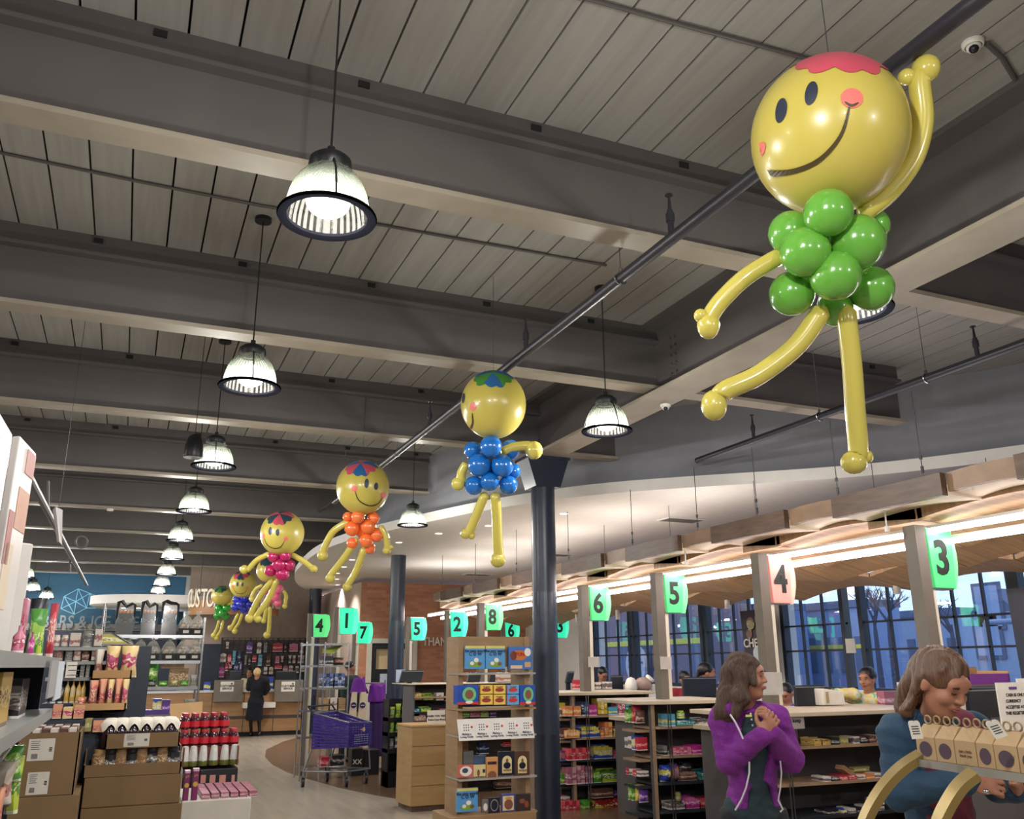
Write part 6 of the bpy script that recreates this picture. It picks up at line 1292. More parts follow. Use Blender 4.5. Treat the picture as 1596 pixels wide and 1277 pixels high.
# purple bag stand
YS = 14.4
M_pb = mat('purple_cloth', (104, 34, 140), .85, bump=.6, vscale=18); M_pbd = mat('dark_purple_cloth', (52, 26, 84), .85, bump=.6, vscale=18)
t = T('bag_stand', 'stand hung with purple and cream shopping bags beside the second column', 'stand', WY(575, 1190, YS))
a, c_, z0, z1 = rect(YS+.1, 560, 1060, 603, 1200)
MB().cyl((a, YS+.2, 0), (a, YS+.2, z1), .015).cyl((c_, YS+.2, 0), (c_, YS+.2, z1), .015).cyl((a, YS+.2, z1-.05), (c_, YS+.2, z1-.05), .012).box(a-.05, c_+.05, YS+.05, YS+.35, 0, .04).build('frame', M_chrome, t)
def drape(x0, x1, y0, y1, Y, m, name, label, seed, taper=.2, thick=.09):
    a, c_, z0, z1 = rect(Y, x0, y0, x1, y1); b = MB(); vs = []; fs = []; n = 28; L_ = 10
    for j in range(L_+1):
        s = j/L_; w_ = (c_-a)/2*(1-taper*s)
        for i in range(n):
            an = 2*math.pi*i/n; f = 1+.10*math.sin(an*7+seed+s*2)+.05*math.sin(an*3+seed*2+s*5)
            vs.append(((a+c_)/2+math.cos(an)*w_*f, Y+thick+math.sin(an)*thick*f, z0+(z1-z0)*s+(.03*math.sin(an*3+seed) if j == L_ else 0)))
    for j in range(L_):
        for i in range(n): fs.append((j*n+i, j*n+(i+1) % n, (j+1)*n+(i+1) % n, (j+1)*n+i))
    fs += [tuple(range(n-1, -1, -1)), tuple(range(L_*n, (L_+1)*n))]
    return tag(b.add(vs, fs).build(name, m, smooth=2), label, 'bag')
drape(547, 576, 1058, 1082, YS-.02, M_pb, 'shopping_bag', 'bright purple bundled bag top at the left of the bag stand', 1, .45)
drape(576, 603, 1068, 1095, YS-.02, M_pb, 'shopping_bag', 'bright purple ruffled bag at the right of the bag stand', 2, .1)
drape(578, 602, 1094, 1180, YS+.0, M_pbd, 'shopping_bag', 'long dark purple bag hanging below the ruffled one', 3, -.1)
drape(541, 556, 1085, 1110, YS+.05, M_pbd, 'shopping_bag', 'dark purple bag hanging at the far left of the bag stand', 4, .3)
for i, (x0, x1) in enumerate([(545, 557), (559, 571)]):
    a, c_, z0, z1 = rect(YS-.06, x0, 1079, x1, 1125); t2 = T('cream_bag', 'cream bag with a dark purple disc, %s of two on the stand' % ['left', 'right'][i], 'bag', (a, YS-.06, z0))
    MB().hexa([(a-.02, YS-.06, z0), (c_, YS-.06, z0), (c_, YS-.03, z0), (a-.02, YS-.03, z0), (a+.02, YS-.05, z1), (c_, YS-.05, z1), (c_, YS-.03, z1), (a+.02, YS-.03, z1)]).build('cloth', mat('cream_cloth', (206, 190, 164), .85), t2)
    q = Vector(((a+c_)/2, YS-.062, z0+(z1-z0)*.55)); MB().cyl(q, q-Y3*.004, .046, n=20).build('disc', M_pbd, t2); MB().box(q.x-.03, q.x+.03, q.y-.007, q.y-.004, q.z-.005, q.z+.006).build('disc_print', M_paper, t2)
# black stand with green goods
YM = 12.4
t = T('black_goods_stand', 'small black shelf stand with green packs at the foot of the second column', 'stand', WY(620, 1200, YM)); a, c_, z0, z1 = rect(YM, 603, 1090, 641, 1200)
MB().box(a, a+.02, YM, YM+.3, 0, z1).box(c_-.02, c_, YM, YM+.3, 0, z1).box(a, c_, YM+.28, YM+.3, 0, z1).build('frame', M_black, t)
for i, y in enumerate((1119, 1142, 1168)):
    z = WY(620, y, YM).z; MB().box(a, c_, YM-.03, YM+.28, z-.05, z).build('tray', M_black, t)
    cols_ = [['lime', 'lime', 'lime'], ['lime', 'green', 'lime'], ['grey', 'white', 'grey']][i]
    for k in range(3): xx = a+.03+(c_-a-.06)*k/3; prod('bag', cols_[k], xx, xx+(c_-a-.06)/3*.9, YM+.02, z+.001, .14+.04*((k+i) % 2), .1, '%s pack on the black stand, %s shelf, %s' % (COLN.get(cols_[k], cols_[k]), SH[i], ['left', 'middle', 'right'][k]), 'packs on the black stand')
MB().box(a, c_, YM, YM+.25, 0, .2).build('base', M_black, t)
for i, (x0, x1, y0, y1, lb) in enumerate([(548, 566, 1166, 1192, 'black storage box with a white mark under the bag stand'), (568, 592, 1168, 1197, 'plain black storage box under the bag stand')]):
    a, c_, z0, z1 = rect(13.9, x0, y0, x1, y1); t = T('storage_box', lb, 'box', (a, 13.9, 0)); MB().box(a, c_, 13.9, 14.15, 0, z1).build('body', M_black, t, bevel=.01)
    if i == 0: text('mark', 'XX', M_paper, t, ((a+c_)/2, 13.898, z1*.5), X3, Z3, .1)
# ---------------------------------------------------------------- service desk
YC = 22.7
t = T('service_desk', 'long wooden customer service desk at the far end', 'counter', WY(400, 1148, YC))
xl, xr = WY(200, 1100, YC).x, WY(470, 1100, YC).x; zt_ = WY(320, 1080, YC).z
M_desk = mat('service_desk_wood', (156, 118, 80), .5, var=.2, vscale=1.2, stretch=(1, 1, 10))
MB().box(xl, xr, YC, YC+.6, .1, zt_).build('front_panel', M_desk, t); MB().box(xl, xr, YC+.02, YC+.6, 0, .1).build('kickplate', M_dark, t)
MB().box(xl-.02, xr+.02, YC-.03, YC+.65, zt_, zt_+.04).build('worktop', mat('white_worktop', (206, 206, 206), .3), t)
z = WY(400, 1117, YC).z; MB().box(xl, xr, YC-.006, YC, z-.05, z+.02).build('dark_band', mat('dark_band', (66, 56, 52), .5), t)
b = MB()
for x in (330, 380, 427): xx = WY(x, 1100, YC).x; b.box(xx-.008, xx+.008, YC-.004, YC, .1, zt_)
b.build('panel_seams', mat('desk_seam', (80, 60, 44), .6), t)
MB().box(WY(378, 1090, YC).x, WY(427, 1090, YC).x, YC-.3, YC, WY(400, 1103, YC).z-.0, WY(400, 1095, YC).z).build('low_ledge', M_white, t)
for i, (x0, x1) in enumerate([(332, 380), (427, 473)]):
    a, c_, z0, z1 = rect(YC-.12, x0, 1060, x1, 1095); t2 = T('desk_screen', 'taupe desk screen with a white notice, %s of the woman in black' % ['left', 'right'][i], 'screen', (a, YC-.1, z0)); MB().box(a, c_, YC-.12, YC-.032, z0, z1).build('panel', mat('taupe_panel', (116, 108, 98), .7), t2, bevel=.01)
    a, c_, z0, z1 = rect(YC-.13, x0+11, 1062.5, x0+33, 1078.5); MB().box(a, c_, YC-.127, YC-.121, z0, z1).build('notice', M_paper, t2); text('lettering', 'CUSTOMER\nSERVICE', M_ink, t2, ((a+c_)/2, YC-.129, (z0+z1)/2-.02), X3, Z3, .06, .001, .002)
    MB().cyl((c_-.05, YC-.128, z1-.05), (c_-.05, YC-.131, z1-.05), .02, n=12).build('notice_badge', M_ink, t2)
monitor(357, 1045, 377, 1060, YC+.15, 'dark till screen on the service desk, left of the woman in black'); monitor(430, 1046, 462, 1061, YC+.15, 'wide dark till screen on the service desk, right side'); 
a, c_, z0, z1 = rect(YC+.1, 417, 1058, 426, 1080); prod('box', 'blue', a, c_, YC+.1, zt_+.041, .3, .1, 'bright blue box on the service desk beside the woman in black')
a, c_, z0, z1 = rect(YC+.1, 318, 1060, 329, 1070); prod('box', 'blue', a, c_, YC+.1, zt_+.041, .2, .1, 'blue boxed item at the left end of the service desk')
# merchandise grid
YGw = 24.6
a, c_, z0, z1 = rect(YGw, 341, 995, 476, 1062); t = T('merchandise_grid', 'black wire merchandise grid of three bays on the taupe wall', 'grid', (a, YGw, z0))
b = MB()
for i in range(16): x = a+(c_-a)*i/15; r = .02 if i % 5 == 0 else .007; b.box(x-r, x+r, YGw-r, YGw+r, z0-1, z1)
for j in range(9): z = z1-(z1-z0+.4)*j/8; b.box(a, c_, YGw-.006, YGw+.006, z-.006, z+.006)
b.build('wire_grid', M_black, t); MB().box(a, c_, YGw+.05, YGw+.1, 0, z1-.05).build('back_board', mat('grid_back', (92, 84, 84), .8), t)
gi = [('cream', 352, 357, 1002, 1012), ('purple', 384, 394, 1002, 1018), ('white', 400, 408, 1003, 1020), ('grey', 411, 417, 1003, 1017), ('red', 425, 441, 1003, 1016), ('black', 443, 447, 1003, 1016), ('pink', 451, 465, 1004, 1016), ('cream', 467, 474, 1003, 1020),
 ('cream', 343, 353, 1020, 1033), ('red', 354, 361, 1022, 1036), ('cyan', 362, 368, 1016, 1036), ('navy', 370, 376, 1016, 1034), ('grey', 381, 385, 1023, 1036), ('black', 387, 391, 1024, 1036), ('red', 393, 400, 1023, 1032), ('cyan', 402, 409, 1022, 1038), ('brown', 415, 422, 1023, 1038), ('pink', 429, 436, 1024, 1034), ('cream', 438, 442, 1024, 1033),
 ('white', 450, 454, 1023, 1035), ('cream', 456, 461, 1023, 1035), ('white', 464, 469, 1023, 1035), ('cream', 471, 474, 1023, 1035), ('magenta', 340, 350, 1041, 1056), ('red', 351, 356, 1034, 1046), ('pink', 357, 362, 1032, 1042), ('navy', 364, 372, 1032, 1052), ('purple', 373, 377, 1032, 1048), ('white', 411, 417, 1041, 1052), ('cream', 419, 426, 1041, 1052), ('red', 428, 440, 1037, 1043), ('mauve', 441, 449, 1039, 1049), ('cream', 450, 457, 1039, 1049), ('white', 460, 466, 1040, 1050), ('cream', 468, 475, 1040, 1048)]
for i, (col, x0, x1, y0, y1) in enumerate(gi):
    a, c_, z0, z1 = rect(YGw-.08, x0, y0, x1, y1); c1_, c2_, c3_ = COLS[col]
    o = MB().box(a, c_, YGw-.07, YGw-.03, z0, z1).box((a+c_)/2-.04, (a+c_)/2+.04, YGw-.06, YGw-.007, z1, z1+.02).build('hanging_pack', pmat(c1_, c2_, c3_, i % 6), origin=((a+c_)/2, YGw-.05, z0))
    tag(o, '%s blister pack on the merchandise grid, %s row, %s along' % (COLN.get(col, col), 'top' if y0 < 1010 else 'middle' if y0 < 1030 else 'lower', ORD[[k for k in range(len(gi)) if ('t' if gi[k][3] < 1010 else 'm' if gi[k][3] < 1030 else 'l') == ('t' if y0 < 1010 else 'm' if y0 < 1030 else 'l')].index(i)]), 'pack', 'packs hanging on the merchandise grid')
# curved CUSTOMER SERVICE sign
YV = 21.6
t = T('service_sign', 'curved wooden band sign with tall cream CUSTOMER SERVICE letters', 'sign', WY(372, 945, YV))
a = WY(297, 945, YV); c_ = WY(443, 950, YV); R_ = (c_.x-a.x)/2; cx = (a.x+c_.x)/2; z0 = WY(300, 956, YV).z; z1 = WY(300, 933, YV).z
b = MB(); n = 40
for i in range(n):
    a0_, a1_ = math.pi*(1+i/n), math.pi*(1+(i+1)/n)
    f = lambda an, r: (cx+math.cos(an)*r, YV+.9+math.sin(an)*r*.55)
    p = [f(a0_, R_), f(a1_, R_), f(a1_, R_-.05), f(a0_, R_-.05)]
    b.hexa([(x, y, z0) for x, y in p]+[(x, y, z1) for x, y in p])
b.build('wood_band', mat('sign_band_wood', (150, 106, 66), .5, var=.15, vscale=3), t)
st = 'CUSTOMER SERVICE'; zl0 = (WY(310, 945, YV).z+WY(310, 918, YV).z)/2
for i, ch in enumerate(st):
    if ch == ' ': continue
    an = math.pi*(1.10+.80*i/(len(st)-1)); x, y = cx+math.cos(an)*(R_+.03), YV+.9+math.sin(an)*(R_+.03)*.55
    tx = Vector((-math.sin(an)*R_, math.cos(an)*R_*.55, 0)); text('letter', ch, mat('cream_letter', (214, 204, 184), .5), t, (x, y, zl0), tx, Z3, .60, .02, .006, .42)
for x, zq in ((cx-R_*.8, ZC), (cx+R_*.8, ZC)): MB().cyl((x, YV+.6, z1), (x, YV+.6, zq), .008, n=6).build('hanging_rod', M_wirec, t)
# far left: blue wall lettering, round white canopy, ledge
YL = 26.6
t = T('round_canopy', 'round white ceiling canopy glowing over the far left counter', 'canopy', WY(240, 930, 23))
pz = WY(240, 942, 22.5).z; cx = WY(250, 930, 23.5).x; rx = WY(335, 930, 23).x-WY(235, 930, 23).x
MB().lathe([(0, 0), (rx*1.0, 0), (rx*1.08, .06), (rx*1.08, .26), (0, .26)], (cx, 24.2, pz), 48, rv=.8).build('disc', M_white, t, smooth=True)
MB().cyl((cx, 24.2, pz+.26), (cx, 24.2, ZC), .05).build('stem', M_white, t)
for i, (x, y) in enumerate([(195, 934), (217, 930), (263, 928)]):
    q = WY(x, y, 24.2); q.z = pz-.002; tt = T('canopy_downlight', 'tiny downlight in the round white canopy, %s from left' % ORD[i], 'light', q); MB().lathe([(0, 0), (.07, 0)], q, 16).build('lens', M_down, tt)
    l = bpy.data.lights.new('canopy_glow', 'SPOT'); l.energy = 30; l.color = (.9, .95, 1); l.spot_size = 2.4; o = bpy.data.objects.new('canopy_glow', l); C.objects.link(o); o.location = q-Z3*.05
for x in (110, 190, 270, 330):
    l = bpy.data.lights.new('wall_washer', 'AREA'); l.energy = 14; l.color = (.6, .82, 1); l.size = .3; o = bpy.data.objects.new('wall_washer', l); C.objects.link(o); q = WY(x, 965, 26.4); o.location = (q.x, 26.3, 2.85); o.rotation_euler = (math.radians(200), 0, 0)
t = T('far_sign_ledge', 'grey ledge with tall grey BARS & ICE CREAM letters on the blue wall', 'sign', WY(200, 975, YL)); a, c_, z0, z1 = rect(YL, -40, 973, 180, 982)
MB().box(a, WY(322, 980, YL).x, YL, 27, z0, z1).build('ledge', mat('ledge_grey', (120, 118, 112), .7), t)
text('letters', 'BARS & ICE CREAM', mat('grey_letters', (104, 112, 116), .5), t, WY(64, 970, YL-.02), X3, Z3, .46, .03, .004, .74, 'LEFT')
b = MB(); rr = random.Random(3); nodes = [(100, 930), (118, 938), (135, 948), (116, 958), (95, 949), (122, 918), (140, 925), (155, 948), (172, 938), (285, 960), (322, 950), (330, 975), (300, 985)]
for i in range(len(nodes)):
    for j in range(i+1, len(nodes)):
        if math.dist(nodes[i], nodes[j]) < 36: b.cyl(WY(*nodes[i], 26.985), WY(*nodes[j], 26.985), .012, n=4)
tag(b.build('wall_line_art', mat('pale_line', (120, 176, 200), .6)), 'pale geometric line pattern on the blue wall', 'mural')
t = T('far_counter', 'dark far counter under the blue wall with pale top', 'counter', WY(100, 1000, 24.5)); a, c_, z0, z1 = rect(24.5, -60, 1012, 330, 1070)
MB().box(a, 1.3, 25.5, 26.4, 0, 1.0).build('counter_body', M_unit, t); MB().box(a, 1.3, 26.5, 26.59, 1.0, WY(200, 985, YL).z).build('dark_back', mat('dark_navy_panel', (22, 32, 52), .5), t)
xq = WY(308, 1030, 24.3); MB().box(xq.x, WY(343, 1030, 24.3).x, 24.3, 24.35, 0, WY(320, 1004, 24.3).z).build('navy_doorway', mat('dark_navy_panel', (22, 32, 52), .5), t)
# ---------------------------------------------------------------- kraft boxes on the gold rack, lower right
M_goldm = mat('brushed_gold_metal', (150, 128, 78), .35, metal=.5); M_kraft = mat('kraft_card', (168, 140, 104), .8, var=.05)
t = T('gold_rack', 'gold metal rack with curved legs at the lower right corner', 'rack', Wc(1440, 1180, 2.55))
SC = 2.55
def arc(pts, c0, wpx=12):
    P = []
    for i in range(len(pts)-1):
        for s in range(6):
            q = s/6; p0 = pts[max(i-1, 0)]; p1 = pts[i]; p2 = pts[i+1]; p3 = pts[min(i+2, len(pts)-1)]
            P.append([.5*(2*p1[j]+(p2[j]-p0[j])*q+(2*p0[j]-5*p1[j]+4*p2[j]-p3[j])*q*q+(-p0[j]+3*p1[j]-3*p2[j]+p3[j])*q**3) for j in (0, 1)])
    P.append(list(pts[-1])); Q = [Wc(x, y, c0) for x, y in P]; b = MB(); vs = []; fs = []; n = len(Q); k = c0/F*wpx/2
    for i, q in enumerate(Q):
        d = (Q[min(i+1, n-1)]-Q[max(i-1, 0)]).normalized(); s = d.cross(CF).normalized()*k
        vs += [q-s-CF*.02, q+s-CF*.02, q+s+CF*.02, q-s+CF*.02]
    for i in range(n-1):
        for k2 in range(4): fs.append((i*4+k2, i*4+(k2+1) % 4, i*4+4+(k2+1) % 4, i*4+4+k2))
    fs += [(3, 2, 1, 0), ((n-1)*4, (n-1)*4+1, (n-1)*4+2, (n-1)*4+3)]
    return b.add(vs, fs)
arc([(1436, 1178), (1408, 1196), (1382, 1222), (1360, 1255), (1345, 1290), (1335, 1340), (1332, 1600)], SC, 13).build('curved_leg', M_goldm, t)
arc([(1520, 1206), (1497, 1225), (1477, 1255), (1462, 1290), (1455, 1340), (1452, 1600)], SC-.45, 13).build('curved_leg', M_goldm, t)
zs0 = Wc(1430, 1184, SC).z; q0 = Wc(1424, 1184, SC); q1 = Wc(1700, 1230, SC-.55)
dv = (q1-q0); dv.z = 0; nv = Vector((-dv.y, dv.x, 0)).normalized()*.30
if nv.dot(q0) < 0: nv = -nv
q1 = Vector((q1.x, q1.y, zs0))
MB().hexa([q0-Z3*.018, q1-Z3*.018, q1+nv-Z3*.018, q0+nv-Z3*.018, q0+Z3*.002, q1+Z3*.002, q1+nv+Z3*.002, q0+nv+Z3*.002]).build('shelf', mat('silver_shelf', (150, 146, 138), .35, metal=.3), t)
du = dv.normalized(); dn = nv.normalized()
def kbox(pos, window, label, s=1.0, rot=0):
    t = T('kraft_favor_box', label, 'box', pos, 'kraft favour boxes on the gold rack'); w_, d_, h, g = KW, .07, .062, .034
    p = lambda a, b_, z: pos+du*a+dn*b_+Z3*z
    MB().hexa([p(0, 0, 0), p(w_, 0, 0), p(w_, d_, 0), p(0, d_, 0), p(0, 0, h), p(w_, 0, h), p(w_, d_, h), p(0, d_, h)]).build('box_body', M_kraft, t, bevel=.001)
    MB().hexa([p(0, 0, h), p(w_, 0, h), p(w_, d_, h), p(0, d_, h), p(w_*.0+.004, d_*.45, h+g), p(w_-.004, d_*.45, h+g), p(w_-.004, d_*.55, h+g), p(.004, d_*.55, h+g)]).build('gable_top', M_kraft, t)
    c0 = p(w_/2, -.0012, h*.48)
    if window:
        b = MB(); vs = [c0]+[c0+du*math.cos(i*math.pi/12)*w_*.33+Z3*math.sin(i*math.pi/12)*h*.33 for i in range(24)]; b.add(vs, [(0, 1+i, 1+(i+1) % 24) for i in range(24)]).build('oval_window', mat('window_film_dark', (84, 72, 84), .15, coat=.5), t)
    else: text('stamp', 'just a little\nthank you', mat('stamp_ink', (110, 70, 60), .7), t, c0, du, Z3, .011, .0004)
    b = MB(); tp = p(w_/2, d_*.5, h+g)
    for sgn in (-1, 1):
        b.tube([tp+du*(sgn*.014+math.cos(a)*.013)+Z3*(.012+math.sin(a)*.011)+dn*sgn*.004 for a in [i*math.pi/6 for i in range(13)]], .0028, 5)
    b.cyl(tp-du*.02, tp+du*.02, .003, n=5).build('twine_bow', mat('bow_ribbon', (150, 126, 92), .6), t)
    return t
n1 = Vector((0, 0, 0))
def on_line(x):
    best = min(range(0, 900), key=lambda k: abs(pxof(q0+du*k*.001)-x)); return best*.001
def pxof(p):
    c_ = RM.T @ np.array([p.x, p.y, p.z-H]); return c_[0]/c_[2]*F+PX
edges_ = [1426, 1456, 1486, 1520, 1548, 1586, 1622, 1660]; us = [on_line(x) for x in edges_]
for i, wdw in enumerate((1, 1, 0, 1, 1, 1, 1)):
    KW = (us[i+1]-us[i])*.96
    kbox(q0+du*us[i]+dn*.012+Z3*.0025+Vector((0, 0, zs0-q0.z)), wdw, 'kraft gable box %s, %s from left, gold rack' % (['with oval window and hanging tag', 'with oval window', 'printed with a thank you stamp', 'with large oval window', 'with oval window and tag', 'with oval window', 'cut by the frame'][i], ORD[i]))
for i, (x, y, s_) in enumerate([(1427, 1138, .0), (1553, 1137, .0)]):
    p = Wc(x, y, SC-.12 if i == 0 else SC-.35); t2 = T('gift_tag', 'cream paper gift tag hanging from the kraft boxes, %s one' % ['left', 'right'][i], 'tag', p)
    k = p-p; u2 = (CR*.95-CD*.3*(1 if i else .15)).normalized(); v2 = (CD+CR*(.25 if i == 0 else .7)).normalized(); w2 = .021
    MB().sweep([(-.012, -.026), (.012, -.026), (.016, -.02), (.016, .026), (-.016, .026), (-.016, -.02)], p, u2, v2*-1*-1, CF*.0012).build('paper', M_paper, t2)
    b = MB()
    for r in range(5): b.box(0, 0, 0, 0, 0, 0) if 0 else None
    for r in range(4):
        c0 = p+v2*(-.010+.007*r)-CF*.0006; b.hexa([c0-u2*.010-v2*.0012, c0+u2*.010-v2*.0012, c0+u2*.010-v2*.0012+CF*.0004, c0-u2*.010-v2*.0012+CF*.0004, c0-u2*.010+v2*.0012, c0+u2*.010+v2*.0012, c0+u2*.010+v2*.0012+CF*.0004, c0-u2*.010+v2*.0012+CF*.0004])
    b.build('tag_print', M_ink, t2)
    MB().cyl(p-v2*.024, p-v2*.045+CR*.012, .0008, n=4).build('string', M_wirec, t2)
# hanging poster near window and dark poster at right
YQ = 6.9
a = WY(1156, 948, 8.9*1.0); 
def quadposter(pix, X, label, m, nm='hanging_poster'):
    P = [WX(x, y, X) for x, y in pix]; t = T(nm, label, 'poster', P[0]); MB().hexa([P[3], P[2], P[2]+X3*.02, P[3]+X3*.02, P[0], P[1], P[1]+X3*.02, P[0]+X3*.02]).build('board', m, t); return t, P
XP = 8.45
t, P = quadposter([(1153, 953), (1200, 949), (1203, 1052), (1166, 1058)], XP, 'dark hanging poster with white CHEERS lettering left of the lane four post', mat('poster_plum', (42, 28, 48), .5))
uu = (P[1]-P[0]).normalized(); uu = -Y3
text('lettering', 'CHEERS', M_paper, t, WX(1179, 1003, XP-.012), uu, Z3, .17, .002, .003)
b = MB(); 
for (x, y, r) in ((1170, 972, .09), (1185, 985, .1), (1168, 988, .07), (1180, 965, .06)): q = WX(x, y, XP-.005); b.cyl(q, q-X3*.006, r, n=16)
b.build('poster_art', pmat((110, 70, 60), (150, 140, 90), (180, 170, 150), 2), t)
q = WX(1182, 1019, XP-.005); MB().cyl(q, q-X3*.006, .11, n=20).build('white_disc', mat('teal_white', (190, 206, 206), .5), t)
MB().hexa([WX(x, y, XP-.008) for x, y in ((1186, 1046), (1197, 1040), (1197, 1040), (1186, 1046))]+[WX(x, y, XP-.008) for x, y in ((1184, 1036), (1192, 1030), (1192, 1030), (1184, 1036))]).build('arrow', M_paper, t)
MB().cyl(P[0]+X3*.01, (P[0].x+.01, P[0].y, zp0), .004, n=5).build('cord', M_wirec, t)
t, P = quadposter([(1568, 919), (1660, 905), (1680, 1090), (1600, 1100)], 7.45, 'large dark navy hanging panel at the right edge', mat('navy_panel', (16, 28, 52), .4))
MB().cyl(P[0]+X3*.01, (P[0].x+.01, P[0].y, zp0), .004, n=5).build('cord', M_wirec, t)
a, c_ = WX(1317, 996, XW-.05), WX(1334, 1018, XW-.05); t = T('taped_notice', 'white notice taped to the dark window mullion', 'notice', a); MB().box(XW-.05, XW-.04, min(a.y, c_.y), max(a.y, c_.y), c_.z, a.z).build('sheet', M_paper, t)
# ---------------------------------------------------------------- people: smooth implicit surfaces
def _blk(lo, hi, o, cell, sh):
    a = np.maximum(0, np.floor((lo-o)/cell).astype(int)); b = np.minimum(sh, np.ceil((hi-o)/cell).astype(int)+1); return a, b
def sdf(prims, cell=.012, k=.02, disp=None):
    """prims: ('c', a, b, ra, rb[, k]) tapered capsule; ('e', centre, radii, axes[, k]) ellipsoid; ('-p', point, normal) cut plane (keeps the side against the normal); ('-e', ...) carve"""
    los, his = [], []
    for p in prims:
        if p[0] == 'c':
            a, b = np.array(p[1]), np.array(p[2]); r = max(p[3], p[4]); los += [np.minimum(a, b)-r]; his += [np.maximum(a, b)+r]
        elif p[0] == 'e': r = max(p[2]); c = np.array(p[1]); los.append(c-r); his.append(c+r)
    o = np.min(los, 0)-3*cell; hi = np.max(his, 0)+3*cell; sh = np.ceil((hi-o)/cell).astype(int)+1
    D = np.full(sh, .5, np.float32)
    def grid(a, b): return np.meshgrid(*[(o[i]+cell*np.arange(a[i], b[i])).astype(np.float32) for i in range(3)], indexing='ij')
    for p in prims:
        if p[0] == 'c':
            A, B, ra, rb = np.array(p[1], np.float32), np.array(p[2], np.float32), p[3], p[4]; kk = p[5] if len(p) > 5 else k
            m = max(ra, rb)+kk+3*cell; a, b = _blk(np.minimum(A, B)-m, np.maximum(A, B)+m, o, cell, sh)
            if np.any(b <= a): continue
            X, Y_, Z_ = grid(a, b); d = B-A; L2 = float(d@d)+1e-9
            t_ = np.clip(((X-A[0])*d[0]+(Y_-A[1])*d[1]+(Z_-A[2])*d[2])/L2, 0, 1)
            ds = np.sqrt((X-A[0]-d[0]*t_)**2+(Y_-A[1]-d[1]*t_)**2+(Z_-A[2]-d[2]*t_)**2)-(ra+(rb-ra)*t_)
        elif p[0] in ('e', '-e'):
            c, r, R = np.array(p[1], np.float32), np.array(p[2], np.float32), np.array(p[3], np.float32); kk = p[4] if len(p) > 4 else k
            m = float(max(r))+kk+3*cell; a, b = _blk(c-m, c+m, o, cell, sh)
            if np.any(b <= a): continue
            X, Y_, Z_ = grid(a, b); q = [((X-c[0])*R[i][0]+(Y_-c[1])*R[i][1]+(Z_-c[2])*R[i][2])/r[i] for i in range(3)]
            ln = np.sqrt(q[0]**2+q[1]**2+q[2]**2)+1e-6; l2 = np.sqrt((q[0]/r[0])**2+(q[1]/r[1])**2+(q[2]/r[2])**2)+1e-6; ds = ln*(ln-1)/l2
        elif p[0] == '-p':
            P, N = np.array(p[1]), np.array(p[2]); X, Y_, Z_ = grid(np.zeros(3, int), sh)
            D = np.maximum(D, ((X-P[0])*N[0]+(Y_-P[1])*N[1]+(Z_-P[2])*N[2]).astype(np.float32)); continue
        sl = tuple(slice(a[i], b[i]) for i in range(3)); E = D[sl]
        if p[0] == '-e': D[sl] = np.maximum(E, -ds); continue
        h = np.clip(.5+.5*(E-ds)/kk, 0, 1); D[sl] = E*(1-h)+ds*h-kk*h*(1-h)
    if disp is not None:
        X, Y_, Z_ = grid(np.zeros(3, int), sh); D = D+disp(X, Y_, Z_)
    D[0] = D[-1] = .1; D[:, 0] = D[:, -1] = .1; D[:, :, 0] = D[:, :, -1] = .1
    S_ = D < 0; n = np.array(sh)-1
    cor = [(i, j, l) for i in (0, 1) for j in (0, 1) for l in (0, 1)]
    def cc(A_, c): return A_[c[0]:c[0]+n[0], c[1]:c[1]+n[1], c[2]:c[2]+n[2]]
    cnt = sum(cc(S_, c).astype(np.int8) for c in cor); act = (cnt > 0) & (cnt < 8)
    acc = np.zeros(tuple(n)+(3,), np.float32); num = np.zeros(tuple(n), np.float32)
    for c1_ in cor:
        for ax in range(3):
            if c1_[ax] == 1: continue
            c2_ = list(c1_); c2_[ax] = 1; d1, d2 = cc(D, c1_), cc(D, c2_); cr = (d1 < 0) != (d2 < 0)
            t_ = np.where(cr, d1/(d1-d2+1e-12), 0); 
            for q in range(3): acc[..., q] += np.where(cr, c1_[q]+(t_ if q == ax else 0), 0)
            num += cr
    idx = -np.ones(tuple(n), np.int64); ii = np.argwhere(act); idx[act] = np.arange(len(ii))
    Vt = (ii+acc[act]/num[act][:, None])*cell+o
    F_ = []
    for ax in range(3):
        u, v = (ax+1) % 3, (ax+2) % 3
        s1 = [slice(1, n[q]) for q in range(3)]; s2 = list(s1); s1[ax] = slice(0, n[ax]); s2[ax] = slice(1, n[ax]+1)
        a_ = S_[tuple(s1)]; b_ = S_[tuple(s2)]; cr = np.argwhere(a_ != b_); ins = a_[tuple(cr.T)]
        base = cr+1; base[:, ax] -= 1
        e = lambda du, dv: (lambda w_: idx[tuple(w_.T)])(base-np.array([[du if q == u else dv if q == v else 0 for q in range(3)]]))
        qd = np.stack([e(1, 1), e(0, 1), e(0, 0), e(1, 0)], 1); qd[~ins] = qd[~ins][:, ::-1]; F_.append(qd)
    F_ = np.concatenate(F_); F_ = F_[(F_ >= 0).all(1)]
    return Vt, F_
def organic(name, prims, m, parent, cell=.012, k=.02, disp=None, sub=0):
    V_, F_ = sdf([tuple(tuple(x) if isinstance(x, Vector) else x for x in p) for p in prims], cell, k, disp)
    off = np.array(world_loc(parent)); me = bpy.data.meshes.new(name); me.from_pydata((V_-off).tolist(), [], F_.tolist())
    me.materials.append(m); me.polygons.foreach_set('use_smooth', [True]*len(me.polygons))
    o = bpy.data.objects.new(name, me); C.objects.link(o); o.parent = parent
    md = o.modifiers.new('smooth', 'SMOOTH'); md.factor = .5; md.iterations = 2
    return o
def axes(fwd, up_=Z3):
    f = Vector(fwd).normalized(); r = f.cross(up_).normalized(); u = r.cross(f).normalized(); return r, f, u
def mul(p, q): return p
